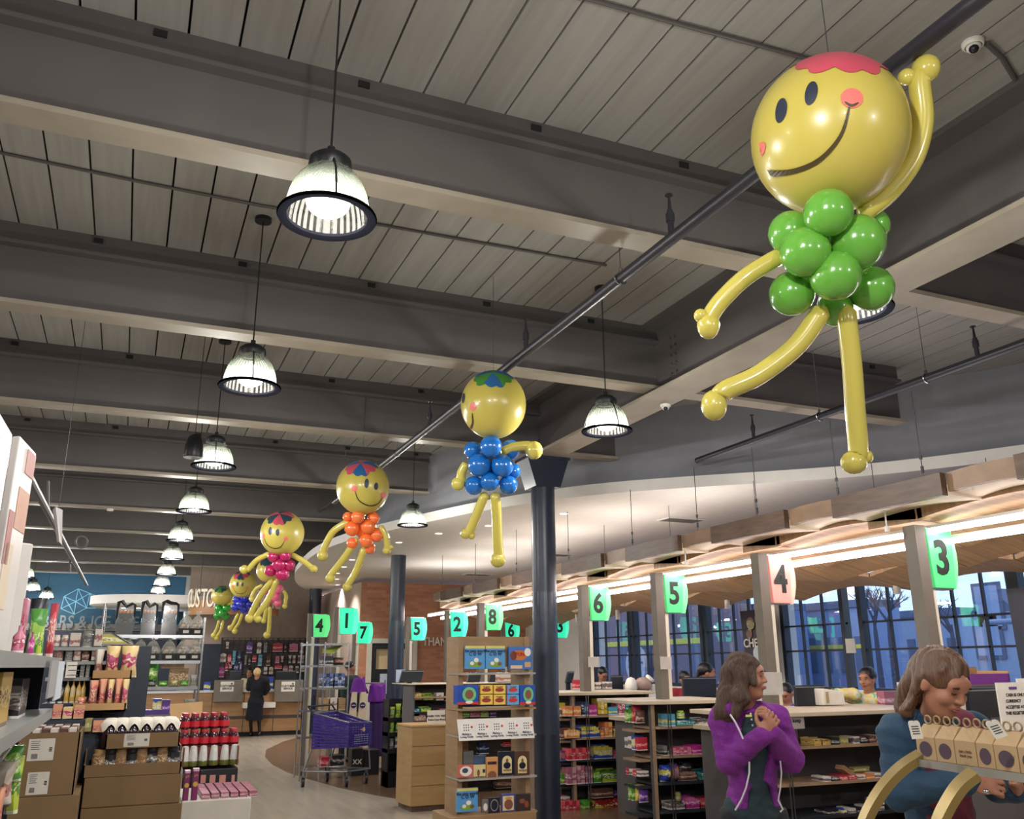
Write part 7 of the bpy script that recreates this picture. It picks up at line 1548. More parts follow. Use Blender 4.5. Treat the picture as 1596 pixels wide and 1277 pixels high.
SKIN = mat('skin_tan', (164, 112, 88), .5, var=.05, vscale=20); SKIN2 = mat('skin_warm', (158, 106, 84), .5, var=.05, vscale=20)
HAIRM = mat('dark_brown_hair', (70, 50, 40), .75, var=.5, vscale=30, bump=.6, stretch=(4, 4, .6)); HAIRB = mat('warm_brown_hair', (92, 62, 42), .38, var=.4, vscale=30, bump=.6, stretch=(4, 4, .6)); HAIRK = mat('black_hair', (24, 22, 26), .4, var=.3, vscale=30, bump=.5)
M_eyew = mat('eye_white', (220, 214, 208), .2); M_iris = mat('eye_iris', (40, 26, 20), .2); M_lip = mat('lips', (150, 76, 72), .45); M_brow = mat('brow', (40, 28, 24), .8)
def head_prims(hc, fwd, s=1., up_=Z3):
    r, f, u = axes(fwd, up_); A = [tuple(r), tuple(f), tuple(u)]; P = lambda a, b, c: hc+r*a*s+f*b*s+u*c*s
    E = lambda c, rad, k=.012: ('e', c, tuple(x*s for x in rad), A, k*s)
    return [E(P(0, -.012, .03), (.073, .09, .085)), E(P(0, .028, -.035), (.056, .058, .068), .03), E(P(0, .05, -.085), (.032, .03, .024), .02),
            E(P(0, .075, .035), (.05, .02, .03), .02), ('c', P(0, .086, .012), P(0, .101, -.016), .009*s, .011*s, .012*s), E(P(-.010, .093, -.020), (.008, .009, .007), .006), E(P(.010, .093, -.020), (.008, .009, .007), .006),
            E(P(-.038, .062, -.02), (.024, .022, .022), .02), E(P(.038, .062, -.02), (.024, .022, .022), .02), E(P(0, .088, -.047), (.022, .010, .011), .008),
            ('-e', P(-.031, .098, .012), (.016*s, .014*s, .010*s), A), ('-e', P(.031, .098, .012), (.016*s, .014*s, .010*s), A),
            E(P(-.072, -.005, -.005), (.01, .02, .03), .008), E(P(.072, -.005, -.005), (.01, .02, .03), .008)]
def face_parts(t, hc, fwd, s=1., up_=Z3, closed=False):
    r, f, u = axes(fwd, up_); P = lambda a, b, c: hc+r*a*s+f*b*s+u*c*s; R = Matrix((r, f, u)).transposed()
    for sg in (-1, 1):
        if not closed:
            e = MB().ball(P(.031*sg, .076, .012), .0125*s, (1, .9, .72), 14, R=R).build('eye', M_eyew, t, smooth=2); MB().ball(P(.031*sg, .0865, .012), .0058*s, (1, .5, 1), 10, R=R).build('iris', M_iris, e, smooth=2)
            MB().tube([P((.031+d)*sg, .0885-abs(d)*.25, .0195-abs(d)*.25) for d in (-.014, -.007, 0, .007, .014)], .0022*s, 5).build('eyelid', M_brow, t)
        else: MB().tube([P((.031+d)*sg, .088-abs(d)*.25, .007+abs(d)*.25) for d in (-.014, -.007, 0, .007, .014)], .0024*s, 5).build('eyelid', M_brow, t)
        MB().tube([P((.032+d)*sg, .093-abs(d)*.4, .032+(.004-abs(d+.004)*.25)) for d in (-.02, -.01, 0, .01, .018)], [.002*s, .0035*s, .004*s, .0035*s, .0015*s], 6).build('eyebrow', M_brow, t)
    MB().tube([P(d, .0975-abs(d)*.35, -.044) for d in (-.022, -.011, 0, .011, .022)], [.0015*s, .004*s, .0045*s, .004*s, .0015*s], 6).tube([P(d, .0965-abs(d)*.35, -.052) for d in (-.018, -.009, 0, .009, .018)], [.0015*s, .0045*s, .0055*s, .0045*s, .0015*s], 6).build('lips', M_lip, t, smooth=2)
def hand_prims(w_, palm, nrm, side, curl=.5, s=1., thumb=1, spread=.12):
    """w_ wrist, palm = direction to the fingers, nrm = out of the back of the hand, side = towards the thumb"""
    d = Vector(palm).normalized(); n = Vector(nrm); n = (n-d*n.dot(d)).normalized(); sd = d.cross(n); 
    if sd.dot(Vector(side)) < 0: sd = -sd
    P = [('e', w_+d*.05*s, (.040*s, .048*s, .015*s), [tuple(sd), tuple(d), tuple(n)], .012*s), ('c', w_, w_+d*.03*s, .021*s, .022*s, .02)]
    for i, (o, L_) in enumerate(((.029, .070), (.010, .078), (-.010, .072), (-.029, .056))):
        b0 = w_+d*.085*s+sd*o*s; dr = (d+sd*o*spread*20).normalized(); a = b0
        for j, fr in enumerate((.45, .32, .23)):
            ang = curl*(.55+.5*j)*(1+.08*i); dd = dr*math.cos(ang*(j+.6))-n*math.sin(ang*(j+.6)); b = a+dd*L_*fr*s; P.append(('c', a, b, (.0088-.0008*j)*s, (.0082-.0009*j)*s, .0035)); a = b
    b0 = w_+d*.03*s+sd*.030*s; a = b0
    for j, L_ in enumerate((.034, .030, .024)):
        dd = (d*(.55+.2*j)+sd*(.75-.25*j)-n*(.25+.2*j)*curl*1.5).normalized(); b = a+dd*L_*s; P.append(('c', a, b, (.012-.0014*j)*s, (.0108-.0016*j)*s, .006)); a = b
    return P
def body_prims(J, g=0., s=1.):
    """J joints: neck, chest, waist, hip, shl, shr, ell, elr, wrl, wrr, (hpl, hpr, knl, knr, anl, anr)"""
    acr = (J['shr']-J['shl']).normalized(); A = [tuple(acr), tuple(acr.cross(Z3).normalized()), (0, 0, 1)]
    A[2] = tuple(Vector(A[0]).cross(Vector(A[1])).normalized())
    w_ = (J['shr']-J['shl']).length/2
    tors = [('e', J['chest'], (w_*.82+g, .118*s+g, .155*s+g), A, .05), ('e', J['waist'], (w_*.72+g, .108*s+g, .13*s+g), A, .06), ('e', J['hip'], (w_*.86+g, .125*s+g, .12*s+g), A, .06),
            ('c', J['shl'], J['shr'], .058*s+g, .058*s+g, .05)]
    arms = []
    for q in 'lr':
        arms += [('c', J['sh'+q], J['el'+q], .052*s+g, .040*s+g, .03), ('c', J['el'+q], J['wr'+q], .040*s+g, .026*s+g, .02)]
    return tors, arms
def legs_prims(J, g=0., s=1.):
    P = []
    for q in 'lr': P += [('c', J['hp'+q], J['kn'+q], .082*s+g, .056*s+g, .04), ('c', J['kn'+q], J['an'+q], .054*s+g, .036*s+g, .03)]
    return P
def stand(J, hc, fwd, s):
    """fill in pelvis and legs straight below the chest down to the floor"""
    r, f, u = axes(Vector((fwd[0], fwd[1], 0)))
    for q, sg in (('l', -1), ('r', 1)):
        h = J['hip']; J['hp'+q] = h+r*sg*.085*s-Z3*.05*s; zz = J['hp'+q].z; x = J['hp'+q].copy(); x.z = 0
        J['kn'+q] = Vector((x.x, x.y, zz*.53))+f*.02+r*sg*.01; J['an'+q] = Vector((x.x, x.y, .075))+r*sg*.015
    return r, f
def shoes(t, J, f, s, m):
    for q in 'lr':
        a = J['an'+q]; organic('shoe', [('c', Vector((a.x, a.y, .045))-f*.03, Vector((a.x, a.y, .04))+f*.13*s, .045*s, .036*s), ('c', a, Vector((a.x, a.y, .05)), .045*s, .045*s), ('-p', (0, 0, .002), (0, 0, -1))], m, t, .012)
def person(label, hc, look, body, top_m, bot_m, hair_m, s=1., arms=None, hair='long', skin=None, cell=.014, legs=True, face=True, closed=False, lean=0., sleeve=1., shoe_m=None, tilt=None):
    skin = skin or SKIN; t = T('person', label, 'person', (hc.x, hc.y, 0 if legs else hc.z-.5))
    bf = Vector((body[0], body[1], 0)).normalized(); r = bf.cross(Z3).normalized(); f = bf
    nk = hc-Z3*.115*s-f*(.02)*s; sh = nk-Z3*.075*s-f*(.01+lean*.3)*s
    J = {'neck': nk, 'chest': sh-Z3*.12*s-f*lean*.12, 'waist': sh-Z3*.30*s-f*lean*.4, 'hip': sh-Z3*.47*s-f*lean*.6}
    hw = .165*s; J['shl'] = sh-r*hw; J['shr'] = sh+r*hw
    arms = arms or {}
    for q, sg in (('l', -1), ('r', 1)):
        e, w_ = arms.get(q, (J['sh'+q]-Z3*.28*s+r*sg*.05-f*.01, J['sh'+q]-Z3*.52*s+r*sg*.06+f*.03)); J['el'+q] = Vector(e); J['wr'+q] = Vector(w_)
    if legs: stand(J, hc, bf, s)
    tors, ar = body_prims(J, 0, s)
    bp = head_prims(hc, look, s, tilt or Z3)+[('c', hc-Z3*.05*s, nk-Z3*.03*s, .05*s, .055*s, .03)]+tors+ar
    for q, sg in (('l', 1), ('r', -1)):
        d = (J['wr'+q]-J['el'+q]).normalized(); bp += hand_prims(J['wr'+q], d, Z3*.6+r*(-sg)*.5, r*sg+Z3*.3, .55, s)
    if legs: bp += legs_prims(J, 0, s)
    organic('body', bp, skin, t, cell*.72, .02)
    tg, ag = body_prims(J, .016, s)
    shirt = tg+ag+[('-p', J['hip']-Z3*.1*s, (0, 0, -1))]
    for q in 'lr':
        d = (J['wr'+q]-J['el'+q]).normalized(); 
    fold = lambda X, Y_, Z_: (.0035*np.sin(X*60+Z_*35)*np.cos(Y_*55-Z_*22)).astype(np.float32)
    tops = tg+[('c', J['sh'+q], J['el'+q], .052*s+.018, .040*s+.018, .03) for q in 'lr']+[('c', J['el'+q], J['el'+q]+(J['wr'+q]-J['el'+q])*.95*sleeve, .040*s+.018, .030*s+.013, .02) for q in 'lr']+[('-p', J['hip']-Z3*.10*s, (0, 0, -1))]
    organic('top', tops, top_m, t, cell, .02, fold)
    if legs: organic('trousers', [('e', J['hip']-Z3*.03, (.155*s, .125*s, .11*s), [tuple(r), tuple(f), (0, 0, 1)])]+legs_prims(J, .016, s)+[('-p', J['hip']+Z3*.02, (0, 0, 1))], bot_m, t, cell, .03); shoes(t, J, f, s, shoe_m or M_black)
    if face: face_parts(t, hc, look, s, tilt or Z3, closed)
    rr, ff, uu = axes(look, tilt or Z3); A = [tuple(rr), tuple(ff), tuple(uu)]; P = lambda a, b, c: hc+rr*a*s+ff*b*s+uu*c*s
    strand = lambda X, Y_, Z_: (.0022*np.sin(X*240+Y_*180)).astype(np.float32)
    cap = [('e', P(0, -.022, .044), (.084*s, .098*s, .088*s), A, .02)]
    cut = [('-e', P(0, .098, -.03), (.066*s, .07*s, .10*s), A)]
    if hair == 'long': cap += [('c', P(-.06, -.035, .0), P(-.075, -.03, -.16), .035*s, .03*s), ('c', P(.06, -.035, .0), P(.075, -.03, -.16), .035*s, .03*s), ('c', P(0, -.07, .0), P(0, -.08, -.18), .06*s, .05*s)]
    if hair == 'bun': cap += [('e', P(.0, -.1, .09), (.035*s, .035*s, .035*s), A, .01)]
    if hair == 'tail': cap += [('c', P(0, -.10, .03), P(0, -.13, -.12), .03*s, .02*s)]
    if hair == 'short': cap = [('e', P(0, -.02, .045), (.080*s, .092*s, .082*s), A, .02)]
    organic('hair', cap+cut, hair_m, t, cell*.8, .02, strand)
    return t, J
M_navy = mat('navy_knit', (34, 62, 86), .85, bump=.3, vscale=60); M_char = mat('dark_teal_shirt', (34, 52, 60), .85, bump=.2, vscale=40); M_jean = mat('black_trousers', (24, 28, 34), .8)
M_hood = mat('purple_fleece', (112, 34, 128), .9, bump=.5, vscale=70, var=.12); M_zip = mat('white_zip', (206, 200, 210), .5); M_vest = mat('maroon_vest', (112, 42, 62), .85, bump=.3, vscale=50)
# ---- woman in the purple hoodie -------------------------------------------------
c0 = 5.2
t = T('person', 'woman in open purple hoodie and dark shirt, hands clasped, standing before lane five', 'person', (Wc(1165, 1100, c0).x, Wc(1165, 1100, c0).y, 0))
toC = -CF; toC = Vector((toC.x, toC.y, 0)).normalized(); rt = Vector((CR.x, CR.y, 0)).normalized()
q = lambda x, y, dc=0: Wc(x, y, c0+dc)
hc = q(1163, 1057); look = (rt*.86+toC*.42+Z3*.0).normalized(); s = 1.12
J = {'neck': q(1160, 1098), 'chest': q(1168, 1150), 'waist': q(1172, 1205), 'hip': q(1174, 1258), 'shl': q(1128, 1124, .02), 'shr': q(1208, 1122, .0), 'ell': q(1137, 1186, -.06), 'elr': q(1232, 1183, -.02), 'wrl': q(1187, 1148, -.27), 'wrr': q(1203, 1143, -.24)}
stand(J, hc, toC, s)
tors, ar = body_prims(J, 0, s)
bp = head_prims(hc, look, s)+[('c', hc-Z3*.05, J['neck'], .056, .06, .03)]+tors+ar+legs_prims(J, 0, s)
h1 = hand_prims(J['wrl'], (Z3*.75+rt*.55+toC*.1), toC, Z3-rt*.5, .7, 1.15, spread=.08)
h2 = hand_prims(J['wrr'], (Z3*.9-rt*.25+toC*.2), toC*.5+rt*.8, Z3-rt*.3, .75, 1.15, spread=.08)
organic('body', bp+h1+h2, SKIN2, t, .0068, .02)
face_parts(t, hc, look, s, closed=True)
fold = lambda X, Y_, Z_: (.004*np.sin(X*38+Z_*30)*np.cos(Y_*45-Z_*26)+.002*np.sin(Z_*110+X*40)).astype(np.float32)
ax = (J['shr']-J['shl']).normalized(); fr = toC
tg, ag = body_prims(J, .012, s)
organic('shirt', [(p[0], p[1], tuple(x*(1.0) for x in p[2]), p[3], p[4]) if p[0] == 'e' else p for p in tg]+[('e', q(1174, 1262, -.02), (.17, .14, .13), [tuple(rt), tuple(toC), (0, 0, 1)], .05), ('c', q(1152, 1103), q(1176, 1108), .06, .055, .02), ('-p', q(1174, 1273), (0, 0, -1)), ('-p', q(1165, 1097), (0, 0, 1))], M_char, t, .011, .03, fold)
b = MB()
for i in range(4): pp = q(1170+i*1.5, 1113+i*9, -.165-.012*i); b.ball(pp, .006, (1, 1, 1), 8)
b.build('shirt_button', M_zip, t)
pp = q(1167, 1116, -.175); MB().box(pp.x-.02, pp.x+.02, pp.y-.004, pp.y+.004, pp.z-.006, pp.z+.006).build('name_pin', mat('yellow_pin', (220, 220, 120), .4), t)
gh = .03
hood = [('e', p[1], (p[2][0]+.022, p[2][1]+.03, p[2][2]+.03), p[3], .05) for p in tg[:3]]+[('c', J['shl'], J['shr'], .086, .086, .05)]
hood += [('c', J['shl'], J['ell'], .083, .077, .03), ('c', J['ell'], J['wrl'], .077, .052, .02), ('c', J['shr'], J['elr'], .083, .077, .03), ('c', J['elr'], J['wrr'], .077, .050, .02)]
hood += [('c', J['wrl'], J['wrl']+(J['wrl']-J['ell']).normalized()*.01, .050, .046, .01), ('c', J['wrr'], J['wrr']+(J['wrr']-J['elr']).normalized()*.01, .048, .046, .01)]
hood += [('e', q(1148, 1108, .07), (.14, .10, .065), [tuple(rt), tuple(toC), (0, 0, 1)], .03), ('c', q(1130, 1108, 0), q(1142, 1104, -.08), .045, .04, .03), ('c', q(1186, 1105, 0), q(1196, 1110, -.05), .04, .035, .03)]
# open front: carve the gap between the two zip edges, leave the sleeves
carve = [('-e', q(1182, 1190, -.20), (.098, .13, .30), [tuple(rt), tuple(toC), (0, 0, 1)]), ('-e', q(1168, 1126, -.17), (.055, .10, .12), [tuple(rt), tuple(toC), (0, 0, 1)]), ('-e', q(1190, 1262, -.18), (.085, .14, .16), [tuple(rt), tuple(toC), (0, 0, 1)])]
slv = hood[4:10]
organic('hoodie', hood[:4]+hood[10:]+carve+[('-p', q(1165, 1256), tuple((-Z3+rt*.05).normalized()))]+slv, M_hood, t, .0095, .025, fold)
def on_front(pix, dc): return [q(x, y, d) for (x, y), d in zip(pix, dc)]
MB().tube(on_front([(1138, 1114), (1146, 1126), (1153, 1140), (1158, 1152)], [-.19, -.215, -.235, -.25]), .0055, 6).tube(on_front([(1168, 1188), (1168, 1205), (1163, 1228), (1155, 1248), (1146, 1263)], [-.21, -.215, -.215, -.205, -.19]), .0055, 6).build('zip', M_zip, t); MB().tube(on_front([(1216, 1186), (1218, 1205), (1216, 1230), (1213, 1248), (1220, 1262), (1216, 1266)], [-.13, -.15, -.15, -.14, -.14, -.14]), .005, 6).build('zip', M_zip, t)
organic('trousers', [('e', J['hip']-Z3*.03, (.18, .145, .12), [tuple(rt), tuple(toC), (0, 0, 1)])]+legs_prims(J, .014, s)+[('-p', J['hip']+Z3*.0, (0, 0, 1))], M_jean, t, .016, .03); shoes(t, J, toC, s, M_black)
rr, ff, uu = axes(look); A = [tuple(rr), tuple(ff), tuple(uu)]; P = lambda a, b, c: hc+rr*a*s+ff*b*s+uu*c*s
strand = lambda X, Y_, Z_: (.004*np.sin(X*170+Y_*140+np.sin(Z_*34)*2.2)+.004*np.sin(Z_*48+X*30)).astype(np.float32)
hp = [('e', P(0, -.02, .045), (.088*s, .10*s, .092*s), A, .02), ('c', P(.055, -.01, .02), P(.085, -.02, -.10), .038*s, .045*s), ('c', P(.085, -.02, -.10), P(.10, -.05, -.18), .045*s, .022*s), ('c', P(0, -.07, .0), P(.02, -.11, -.17), .07*s, .06*s), ('c', P(.03, -.11, -.12), P(.04, -.16, -.21), .055*s, .02*s), ('c', P(-.06, -.03, .02), P(-.10, .0, -.17), .032*s, .03*s), ('c', P(.05, .05, .085), P(.075, .055, -.03), .016*s, .014*s)]
organic('hair', hp+[('-e', P(-.005, .105, -.035), (.068*s, .072*s, .115*s), A)], HAIRM, t, .0085, .025, strand)
# ---- employee with brown hair behind the kraft boxes --------------------------
c0 = 3.25
q = lambda x, y, dc=0: Wc(x, y, c0+dc)
t = T('person', 'woman in navy sweater and maroon vest looking down behind the kraft boxes', 'person', (Wc(1470, 1200, c0).x, Wc(1470, 1200, c0).y, 0))
hc = q(1466, 1066, -.02); look = (rt*.36+toC*.82-Z3*.52).normalized(); s = 1.02
tl = (Z3+toC*.25+rt*.16).normalized()
J = {'neck': q(1450, 1122, .08), 'chest': q(1452, 1180, .12), 'waist': q(1462, 1262, .12), 'hip': q(1470, 1345, .1), 'shl': q(1402, 1146, .06), 'shr': q(1514, 1142, .12), 'ell': q(1402, 1235, .0), 'elr': q(1556, 1222, .08), 'wrl': q(1508, 1218, -.22), 'wrr': q(1584, 1232, -.17)}
stand(J, hc, toC, s)
tors, ar = body_prims(J, 0, s)
organic('body', head_prims(hc, look, s, tl)+[('c', hc-Z3*.06-toC*.02, J['neck']-Z3*.02, .052, .058, .03)]+tors+ar+legs_prims(J, 0, s)+hand_prims(J['wrl'], rt*.95+toC*.1-Z3*.1, toC*.9+Z3*.35, Z3, .55, 1.0)+hand_prims(J['wrr'], -rt*.2+toC*.5+Z3*.35, rt*.8+toC*.4, Z3-rt*.2, .75, .98), SKIN, t, .0058, .02)
face_parts(t, hc, look, s, tl, closed=True)
tg, ag = body_prims(J, .016, s)
organic('sweater', tg+[('c', J['shl'], J['ell'], .073, .064, .03), ('c', J['ell'], J['wrl'], .064, .043, .02), ('c', J['shr'], J['elr'], .073, .064, .03), ('c', J['elr'], J['wrr'], .062, .043, .02), ('c', q(1436, 1128, .05), q(1470, 1128, .02), .055, .052, .03), ('-p', J['hip']-Z3*.06, (0, 0, -1))], M_navy, t, .009, .02, fold)
vest = [('e', p[1], (p[2][0]-.012, p[2][1]+.016, p[2][2]+.02), p[3], .05) for p in tg[:3]]+[('c', J['shl'].lerp(J['shr'], .17), J['shl'].lerp(J['shr'], .36), .092, .08, .03), ('c', J['shl'].lerp(J['shr'], .70), J['shl'].lerp(J['shr'], .84), .082, .09, .03), ('-e', q(1462, 1138, -.1), (.055, .12, .09), [tuple(rt), tuple(toC), (0, 0, 1)]), ('-p', J['hip']-Z3*.02, (0, 0, -1))]
organic('vest', vest, M_vest, t, .009, .02)
organic('trousers', [('e', J['hip']-Z3*.03, (.17, .14, .12), [tuple(rt), tuple(toC), (0, 0, 1)])]+legs_prims(J, .014, s)+[('-p', J['hip']+Z3*.0, (0, 0, 1))], M_jean, t, .016, .03); shoes(t, J, toC, s, M_black)
rr, ff, uu = axes(look, tl); A = [tuple(rr), tuple(ff), tuple(uu)]; P = lambda a, b, c: hc+rr*a*s+ff*b*s+uu*c*s
organic('hair', [('e', P(0, -.018, .042), (.081*s, .098*s, .090*s), A, .02), ('c', P(-.055, -.05, .0), P(-.085, -.085, -.15), .032*s, .034*s), ('c', P(-.085, -.085, -.14), P(-.10, -.12, -.20), .034*s, .015*s), ('c', P(.06, -.03, .0), P(.07, -.04, -.14), .022*s, .02*s), ('c', P(0, -.08, .0), P(-.02, -.11, -.16), .06*s, .05*s), ('-e', P(0, .118, -.030), (.068*s, .062*s, .100*s), A)], HAIRB, t, .0068, .02, strand)
MB().ball(P(-.078, .0, -.035), .0075, (1, 1, 1.5), 10).build('earring', M_glassw, t, smooth=2)
pr = J['wrl']+(J['wrl']-J['ell']).normalized()*.05-Z3*.035+toC*.03; MB().ball(pr, .011, (1, 1, .8), 12).build('ring', M_chrome, t, smooth=2)
a_ = J['wrl']+rt*.13+toC*.0+Z3*.02; tg_ = T('paper_tag', 'folded cream paper tag held by the woman in the maroon vest', 'tag', a_)
MB().obox(a_+rt*.06+Z3*.01, .13, .05, .003, Matrix((rt, (toC*.75-Z3*.65).normalized(), (toC*.65+Z3*.75).normalized())).transposed()).build('paper', M_crm, tg_)
# ---- people farther off ---------------------------------------------------------
M_tie = mat('tie_dye', (220, 206, 186), .85)
_nt = M_tie.node_tree; _r = [n for n in _nt.nodes if n.type == 'VALTORGB'][0]; _z = [n for n in _nt.nodes if n.type == 'TEX_NOISE'][0]; _z.inputs['Scale'].default_value = 13
_r.color_ramp.elements[0].color = lin((120, 200, 150))+(1,); _r.color_ramp.elements[0].position = .36; _r.color_ramp.elements[1].color = lin((236, 200, 206))+(1,); _r.color_ramp.elements[1].position = .66
e = _r.color_ramp.elements.new(.44); e.color = lin((236, 226, 204))+(1,); e = _r.color_ramp.elements.new(.55); e.color = lin((232, 216, 96))+(1,)
def hx(x, y, c): return Wc(x, y, c)
hc = hx(1352, 1060, 9.0); r9 = lambda x, y, d=0: Wc(x, y, 9.0+d)
person('young woman in pastel tie dye hoodie packing a white bag at lane four', hc, (-rt*.75+toC*.65-Z3*.1), (-rt*.8+toC*.55), M_tie, M_jean, HAIRK, 1.0, {'l': (r9(1345, 1094, -.1), r9(1308, 1085, -.22)), 'r': (r9(1331, 1082, -.22), r9(1302, 1080, -.25))}, 'bun')
hc = hx(1068, 1060, 12.2)
person('smiling cashier in a red and white top behind the lane five monitor', hc, (rt*.25+toC*.9-Z3*.15), (toC), mat('red_white_top', (150, 40, 52), .8), M_jean, HAIRK, .95, None, 'bun', cell=.018)
hc = hx(1102, 1050, 11.2)
person('cashier with dark hair in a black top seen in profile at lane five', hc, (rt*.95-Z3*.1+toC*.1), (rt*.8+toC*.3), mat('black_teal_top', (30, 46, 54), .85), M_jean, HAIRK, 1.05, None, 'tail', cell=.018)
hc = hx(1226, 1082, 9.8); 
person('cashier in a blue and red jacket bending low near the lane four post', hc, (-rt*.6+toC*.6-Z3*.5), (-rt*.7+toC*.4), mat('blue_red_jacket', (36, 70, 170), .7), M_jean, HAIRK, .95, None, 'short', cell=.018, legs=True)
hc = hx(939, 1052, 14.2)
person('cashier in dark clothes behind the lane six counter', hc, (rt*.3+toC*.6-Z3*.5), (rt*.4+toC*.8), mat('dark_blue_top', (30, 36, 60), .85), M_jean, HAIRK, 1.0, None, 'short', cell=.02)
hc = hx(546, 1042, 15.5)
person('person in a dark green jacket behind the chrome wire rack, facing right', hc, (rt*.7-toC*.5), (rt*.5-toC*.7), mat('dark_green_jacket', (26, 44, 44), .85), M_jean, HAIRK, 1.0, None, 'short', cell=.02, face=False)
# woman in the long black coat at the service desk
M_coat = mat('black_coat', (14, 18, 30), .9); M_blond = mat('fair_hair', (206, 176, 130), .6, var=.3, vscale=30)
cc0 = depth(WZ(396, 1149, 0)); q = lambda x, y, dc=0: Wc(x, y, cc0+dc)
hc = q(401, 1050); s = .98; t = T('person', 'woman in a long black coat seen from behind at the service desk', 'person', (hc.x, hc.y, 0))
bk_ = -toC
J = {'neck': hc-Z3*.12, 'chest': q(402, 1068), 'waist': q(400, 1082), 'hip': q(399, 1094), 'shl': q(414, 1061), 'shr': q(391, 1061), 'ell': q(417, 1074, .05), 'elr': q(388, 1073, .05), 'wrl': q(413, 1081, .25), 'wrr': q(387, 1066, .25)}
for qn, x in (('l', 404), ('r', 391)):
    J['hp'+qn] = q(x-1, 1098); g0 = WZ(x, 1148, 0); J['an'+qn] = Vector((g0.x, g0.y, .08)); J['kn'+qn] = (J['hp'+qn]+J['an'+qn])/2
tors, ar = body_prims(J, 0, s)
organic('body', head_prims(hc, bk_, s)+[('c', hc-Z3*.05, J['neck'], .05, .055, .03)]+tors+ar+legs_prims(J, -.012, s)+hand_prims(J['wrl'], bk_, Z3, rt, .5, s)+hand_prims(J['wrr'], bk_+Z3*.3, Z3, -rt, .5, s), SKIN, t, .012, .02)
tg, ag = body_prims(J, .03, s)
organic('coat', tg+ag+[('c', J['hip'], q(396, 1118), .17, .2, .05), ('-p', q(396, 1123), (0, 0, -1))], M_coat, t, .018, .04)
organic('tights', legs_prims(J, -.004, s)+[('-p', q(396, 1118), (0, 0, 1))], M_black, t, .015, .02); shoes(t, J, bk_, s, M_black)
rr, ff, uu = axes(bk_); A = [tuple(rr), tuple(ff), tuple(uu)]; P = lambda a, b, c: hc+rr*a*s+ff*b*s+uu*c*s
organic('hair', [('e', P(0, -.02, .03), (.085, .10, .10), A, .02), ('-e', P(0, .105, -.04), (.066, .07, .1), A)], M_blond, t, .012, .02, strand)
hc = q(389, 1050, 1.3)
person('service clerk with long dark hair behind the desk facing the camera', hc, toC, toC, mat('cream_scarf_top', (196, 180, 150), .9), M_jean, HAIRK, .98, None, 'long', cell=.022)
# ---------------------------------------------------------------- outside the windows
M_out = mat('outside_ground', (90, 104, 130), .9); S(MB().box(XW+.3, 80, -20, 80, -.3, -.2).build('floor_outside', M_out))
M_h1 = mat('house_blue_grey', (150, 166, 196), .9); M_h2 = mat('house_plum', (122, 110, 124), .9); M_roof = mat('roof_slate', (92, 106, 136), .9)
def P_(x, y, X): return WX(x, y, X)
XH = 24.
y0, y1, zE, zA = P_(1600, 960, XH).y, P_(1512, 960, XH).y, P_(1540, 955, XH).z, P_(1541, 917, XH).z
t = T('gabled_house', 'blue grey gabled house seen through the window at far right', 'house', (XH, y0, 0)); ym = P_(1541, 917, XH).y
y0 = 2*ym-y1
MB().box(XH, XH+8, min(y0, y1), max(y0, y1), -.2, zE).build('wall', M_h1, t)
MB().add([(XH, y0, zE), (XH, y1, zE), (XH, ym, zA), (XH+8, y0, zE), (XH+8, y1, zE), (XH+8, ym, zA)], [(0, 1, 2), (5, 4, 3), (0, 3, 4, 1), (1, 4, 5, 2), (2, 5, 3, 0)]).build('roof', M_roof, t)
for i, (x, y) in enumerate([(1541, 945), (1541, 990)]): q = P_(x, y, XH-.02); o = MB().box(XH-.06, XH, q.y-.5, q.y+.5, q.z-.7, q.z+.7).build('window', M_roof, t); MB().box(XH-.08, XH-.06, q.y-.4, q.y+.4, q.z-.6, q.z+.6).build('pane', mat('outside_pane', (150, 170, 206), .3), o)
def block(xa, xb, yt, X, m, label, h0=-.2, stripe=None):
    ya, yb = P_(xa, 1000, X).y, P_(xb, 1000, X).y; zt_ = P_((xa+xb)/2, yt, X).z; t = T('street_building', label, 'building', (X, ya, 0))
    MB().box(X, X+2, min(ya, yb), max(ya, yb), h0, zt_).build('wall', m, t); MB().box(X-.1, X+2.1, min(ya, yb), max(ya, yb), zt_, zt_+.3).build('roof', M_roof, t)
    if stripe: z0, z1 = P_((xa+xb)/2, stripe[1], X).z, P_((xa+xb)/2, stripe[0], X).z; MB().box(X-.05, X, min(ya, yb), max(ya, yb), z0, z1).build('yellow_stripe', mat('stripe_yellow', (206, 196, 84), .7), t)
    b = MB()
    for i in range(5): yy = min(ya, yb)+abs(yb-ya)*(i+.3)/5; b.box(X-.04, X, yy, yy+abs(yb-ya)*.08, 1.2, 2.6)
    b.build('window', M_roof, t); return t
block(1350, 1500, 962, 33., M_h1, 'long low blue grey building behind the lane three post')
block(1235, 1349, 950, 27., mat('house_blue2', (130, 148, 186), .9), 'blue building with a yellow stripe behind the white pier', stripe=(1006, 1012))
block(925, 1110, 940, 21., M_h2, 'plum coloured building with a yellow stripe through the left windows', stripe=(998, 1006))
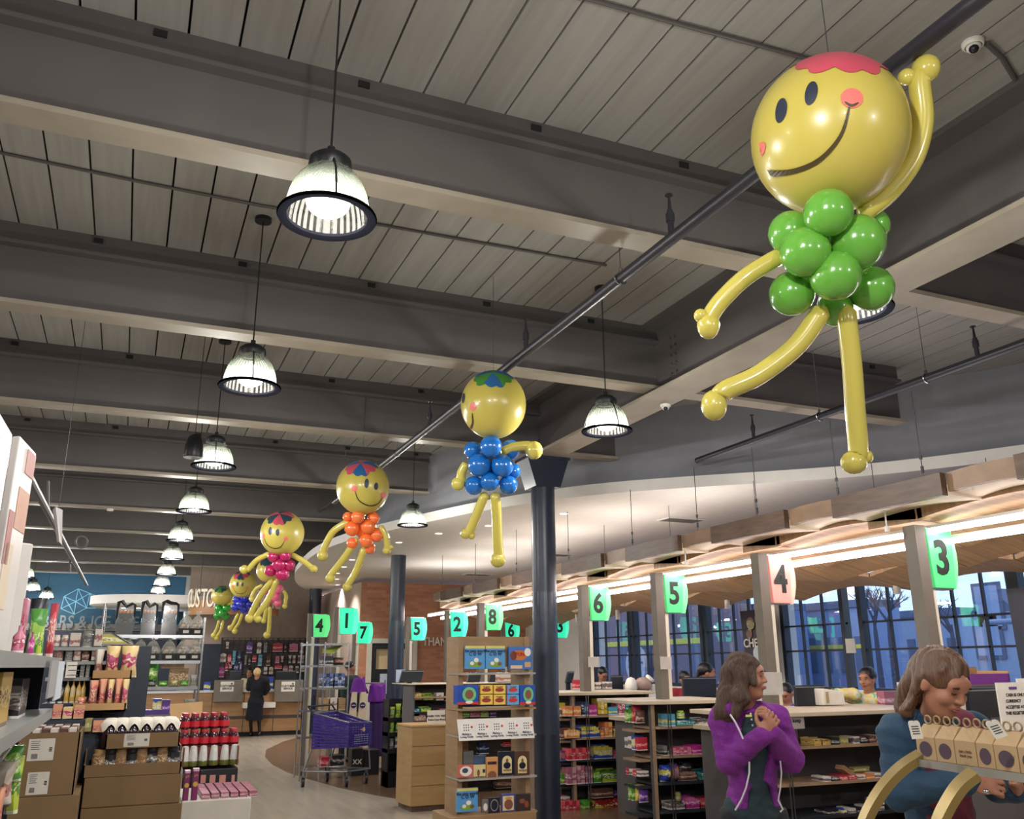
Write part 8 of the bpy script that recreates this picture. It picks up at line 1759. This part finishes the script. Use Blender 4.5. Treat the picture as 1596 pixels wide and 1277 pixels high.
block(1112, 1200, 955, 24., mat('house_blue3', (120, 136, 176), .9), 'dark blue building behind the hanging poster')
q = P_(990, 1037, 20.4); t = T('round_street_sign', 'round pale sign on the plum building outside', 'sign', q); MB().cyl(q, q+X3*.15, 0.8, n=32).build('disc', mat('pale_lilac', (186, 184, 196), .6), t)
b = MB()
for (dy, dz) in ((.4, .2), (.4, -.1), (.0, .2), (-.2, -.1), (-.5, .1)): b.box(q.x-.02, q.x, q.y+dy-.15, q.y+dy+.15, q.z+dz-.05, q.z+dz+.05)
b.build('disc_print', M_roof, t)
MB().cyl(q+X3*.1, q+X3*.55, .08).build('bracket', M_roof, t)
def tree(px, ytop, X, label, seed):
    rr = random.Random(seed); base = P_(px, 1030, X); top = P_(px, ytop, X).z; t = T('bare_tree', label, 'tree', (base.x, base.y, 0)); m = mat('bare_bark', (70, 74, 96), .9)
    b = MB(); hh = top-1.5
    b.cyl((base.x, base.y, -.2), (base.x, base.y, top*.6), .12, .07, 8)
    def br(p, d, L_, r, k):
        q = p+d*L_; b.cyl(p, q, r, r*.6, 5, caps=False)
        if k > 0:
            for _ in range(3): e = (d+Vector((rr.uniform(-.6, .6), rr.uniform(-.9, .9), rr.uniform(-.2, .5)))).normalized(); br(q-d*L_*rr.uniform(0, .4), e, L_*.68, r*.6, k-1)
    br(Vector((base.x, base.y, top*.5)), Z3, (top-top*.5)*.42, .08, 4)
    b.build('trunk_and_branches', m, t)
tree(1392, 905, 22., 'bare winter tree outside, left of the lane three post', 1); tree(1490, 915, 23., 'bare winter tree outside, right of the lane three post', 5); tree(1370, 900, 24., 'thin bare tree farther left outside', 9)
t = T('street_pole', 'pale street frame standing outside the right window', 'pole', P_(1550, 1060, 14)); q = P_(1550, 1060, 14.); zt_ = P_(1550, 970, 14.).z
MB().cyl((q.x, q.y, -.2), (q.x, q.y, zt_), .05).cyl((q.x, q.y-.6, -.2), (q.x, q.y-.6, zt_), .05).cyl((q.x, q.y-.6, zt_), (q.x, q.y, zt_), .05).build('frame', mat('pole_blue_grey', (140, 160, 196), .5), t)
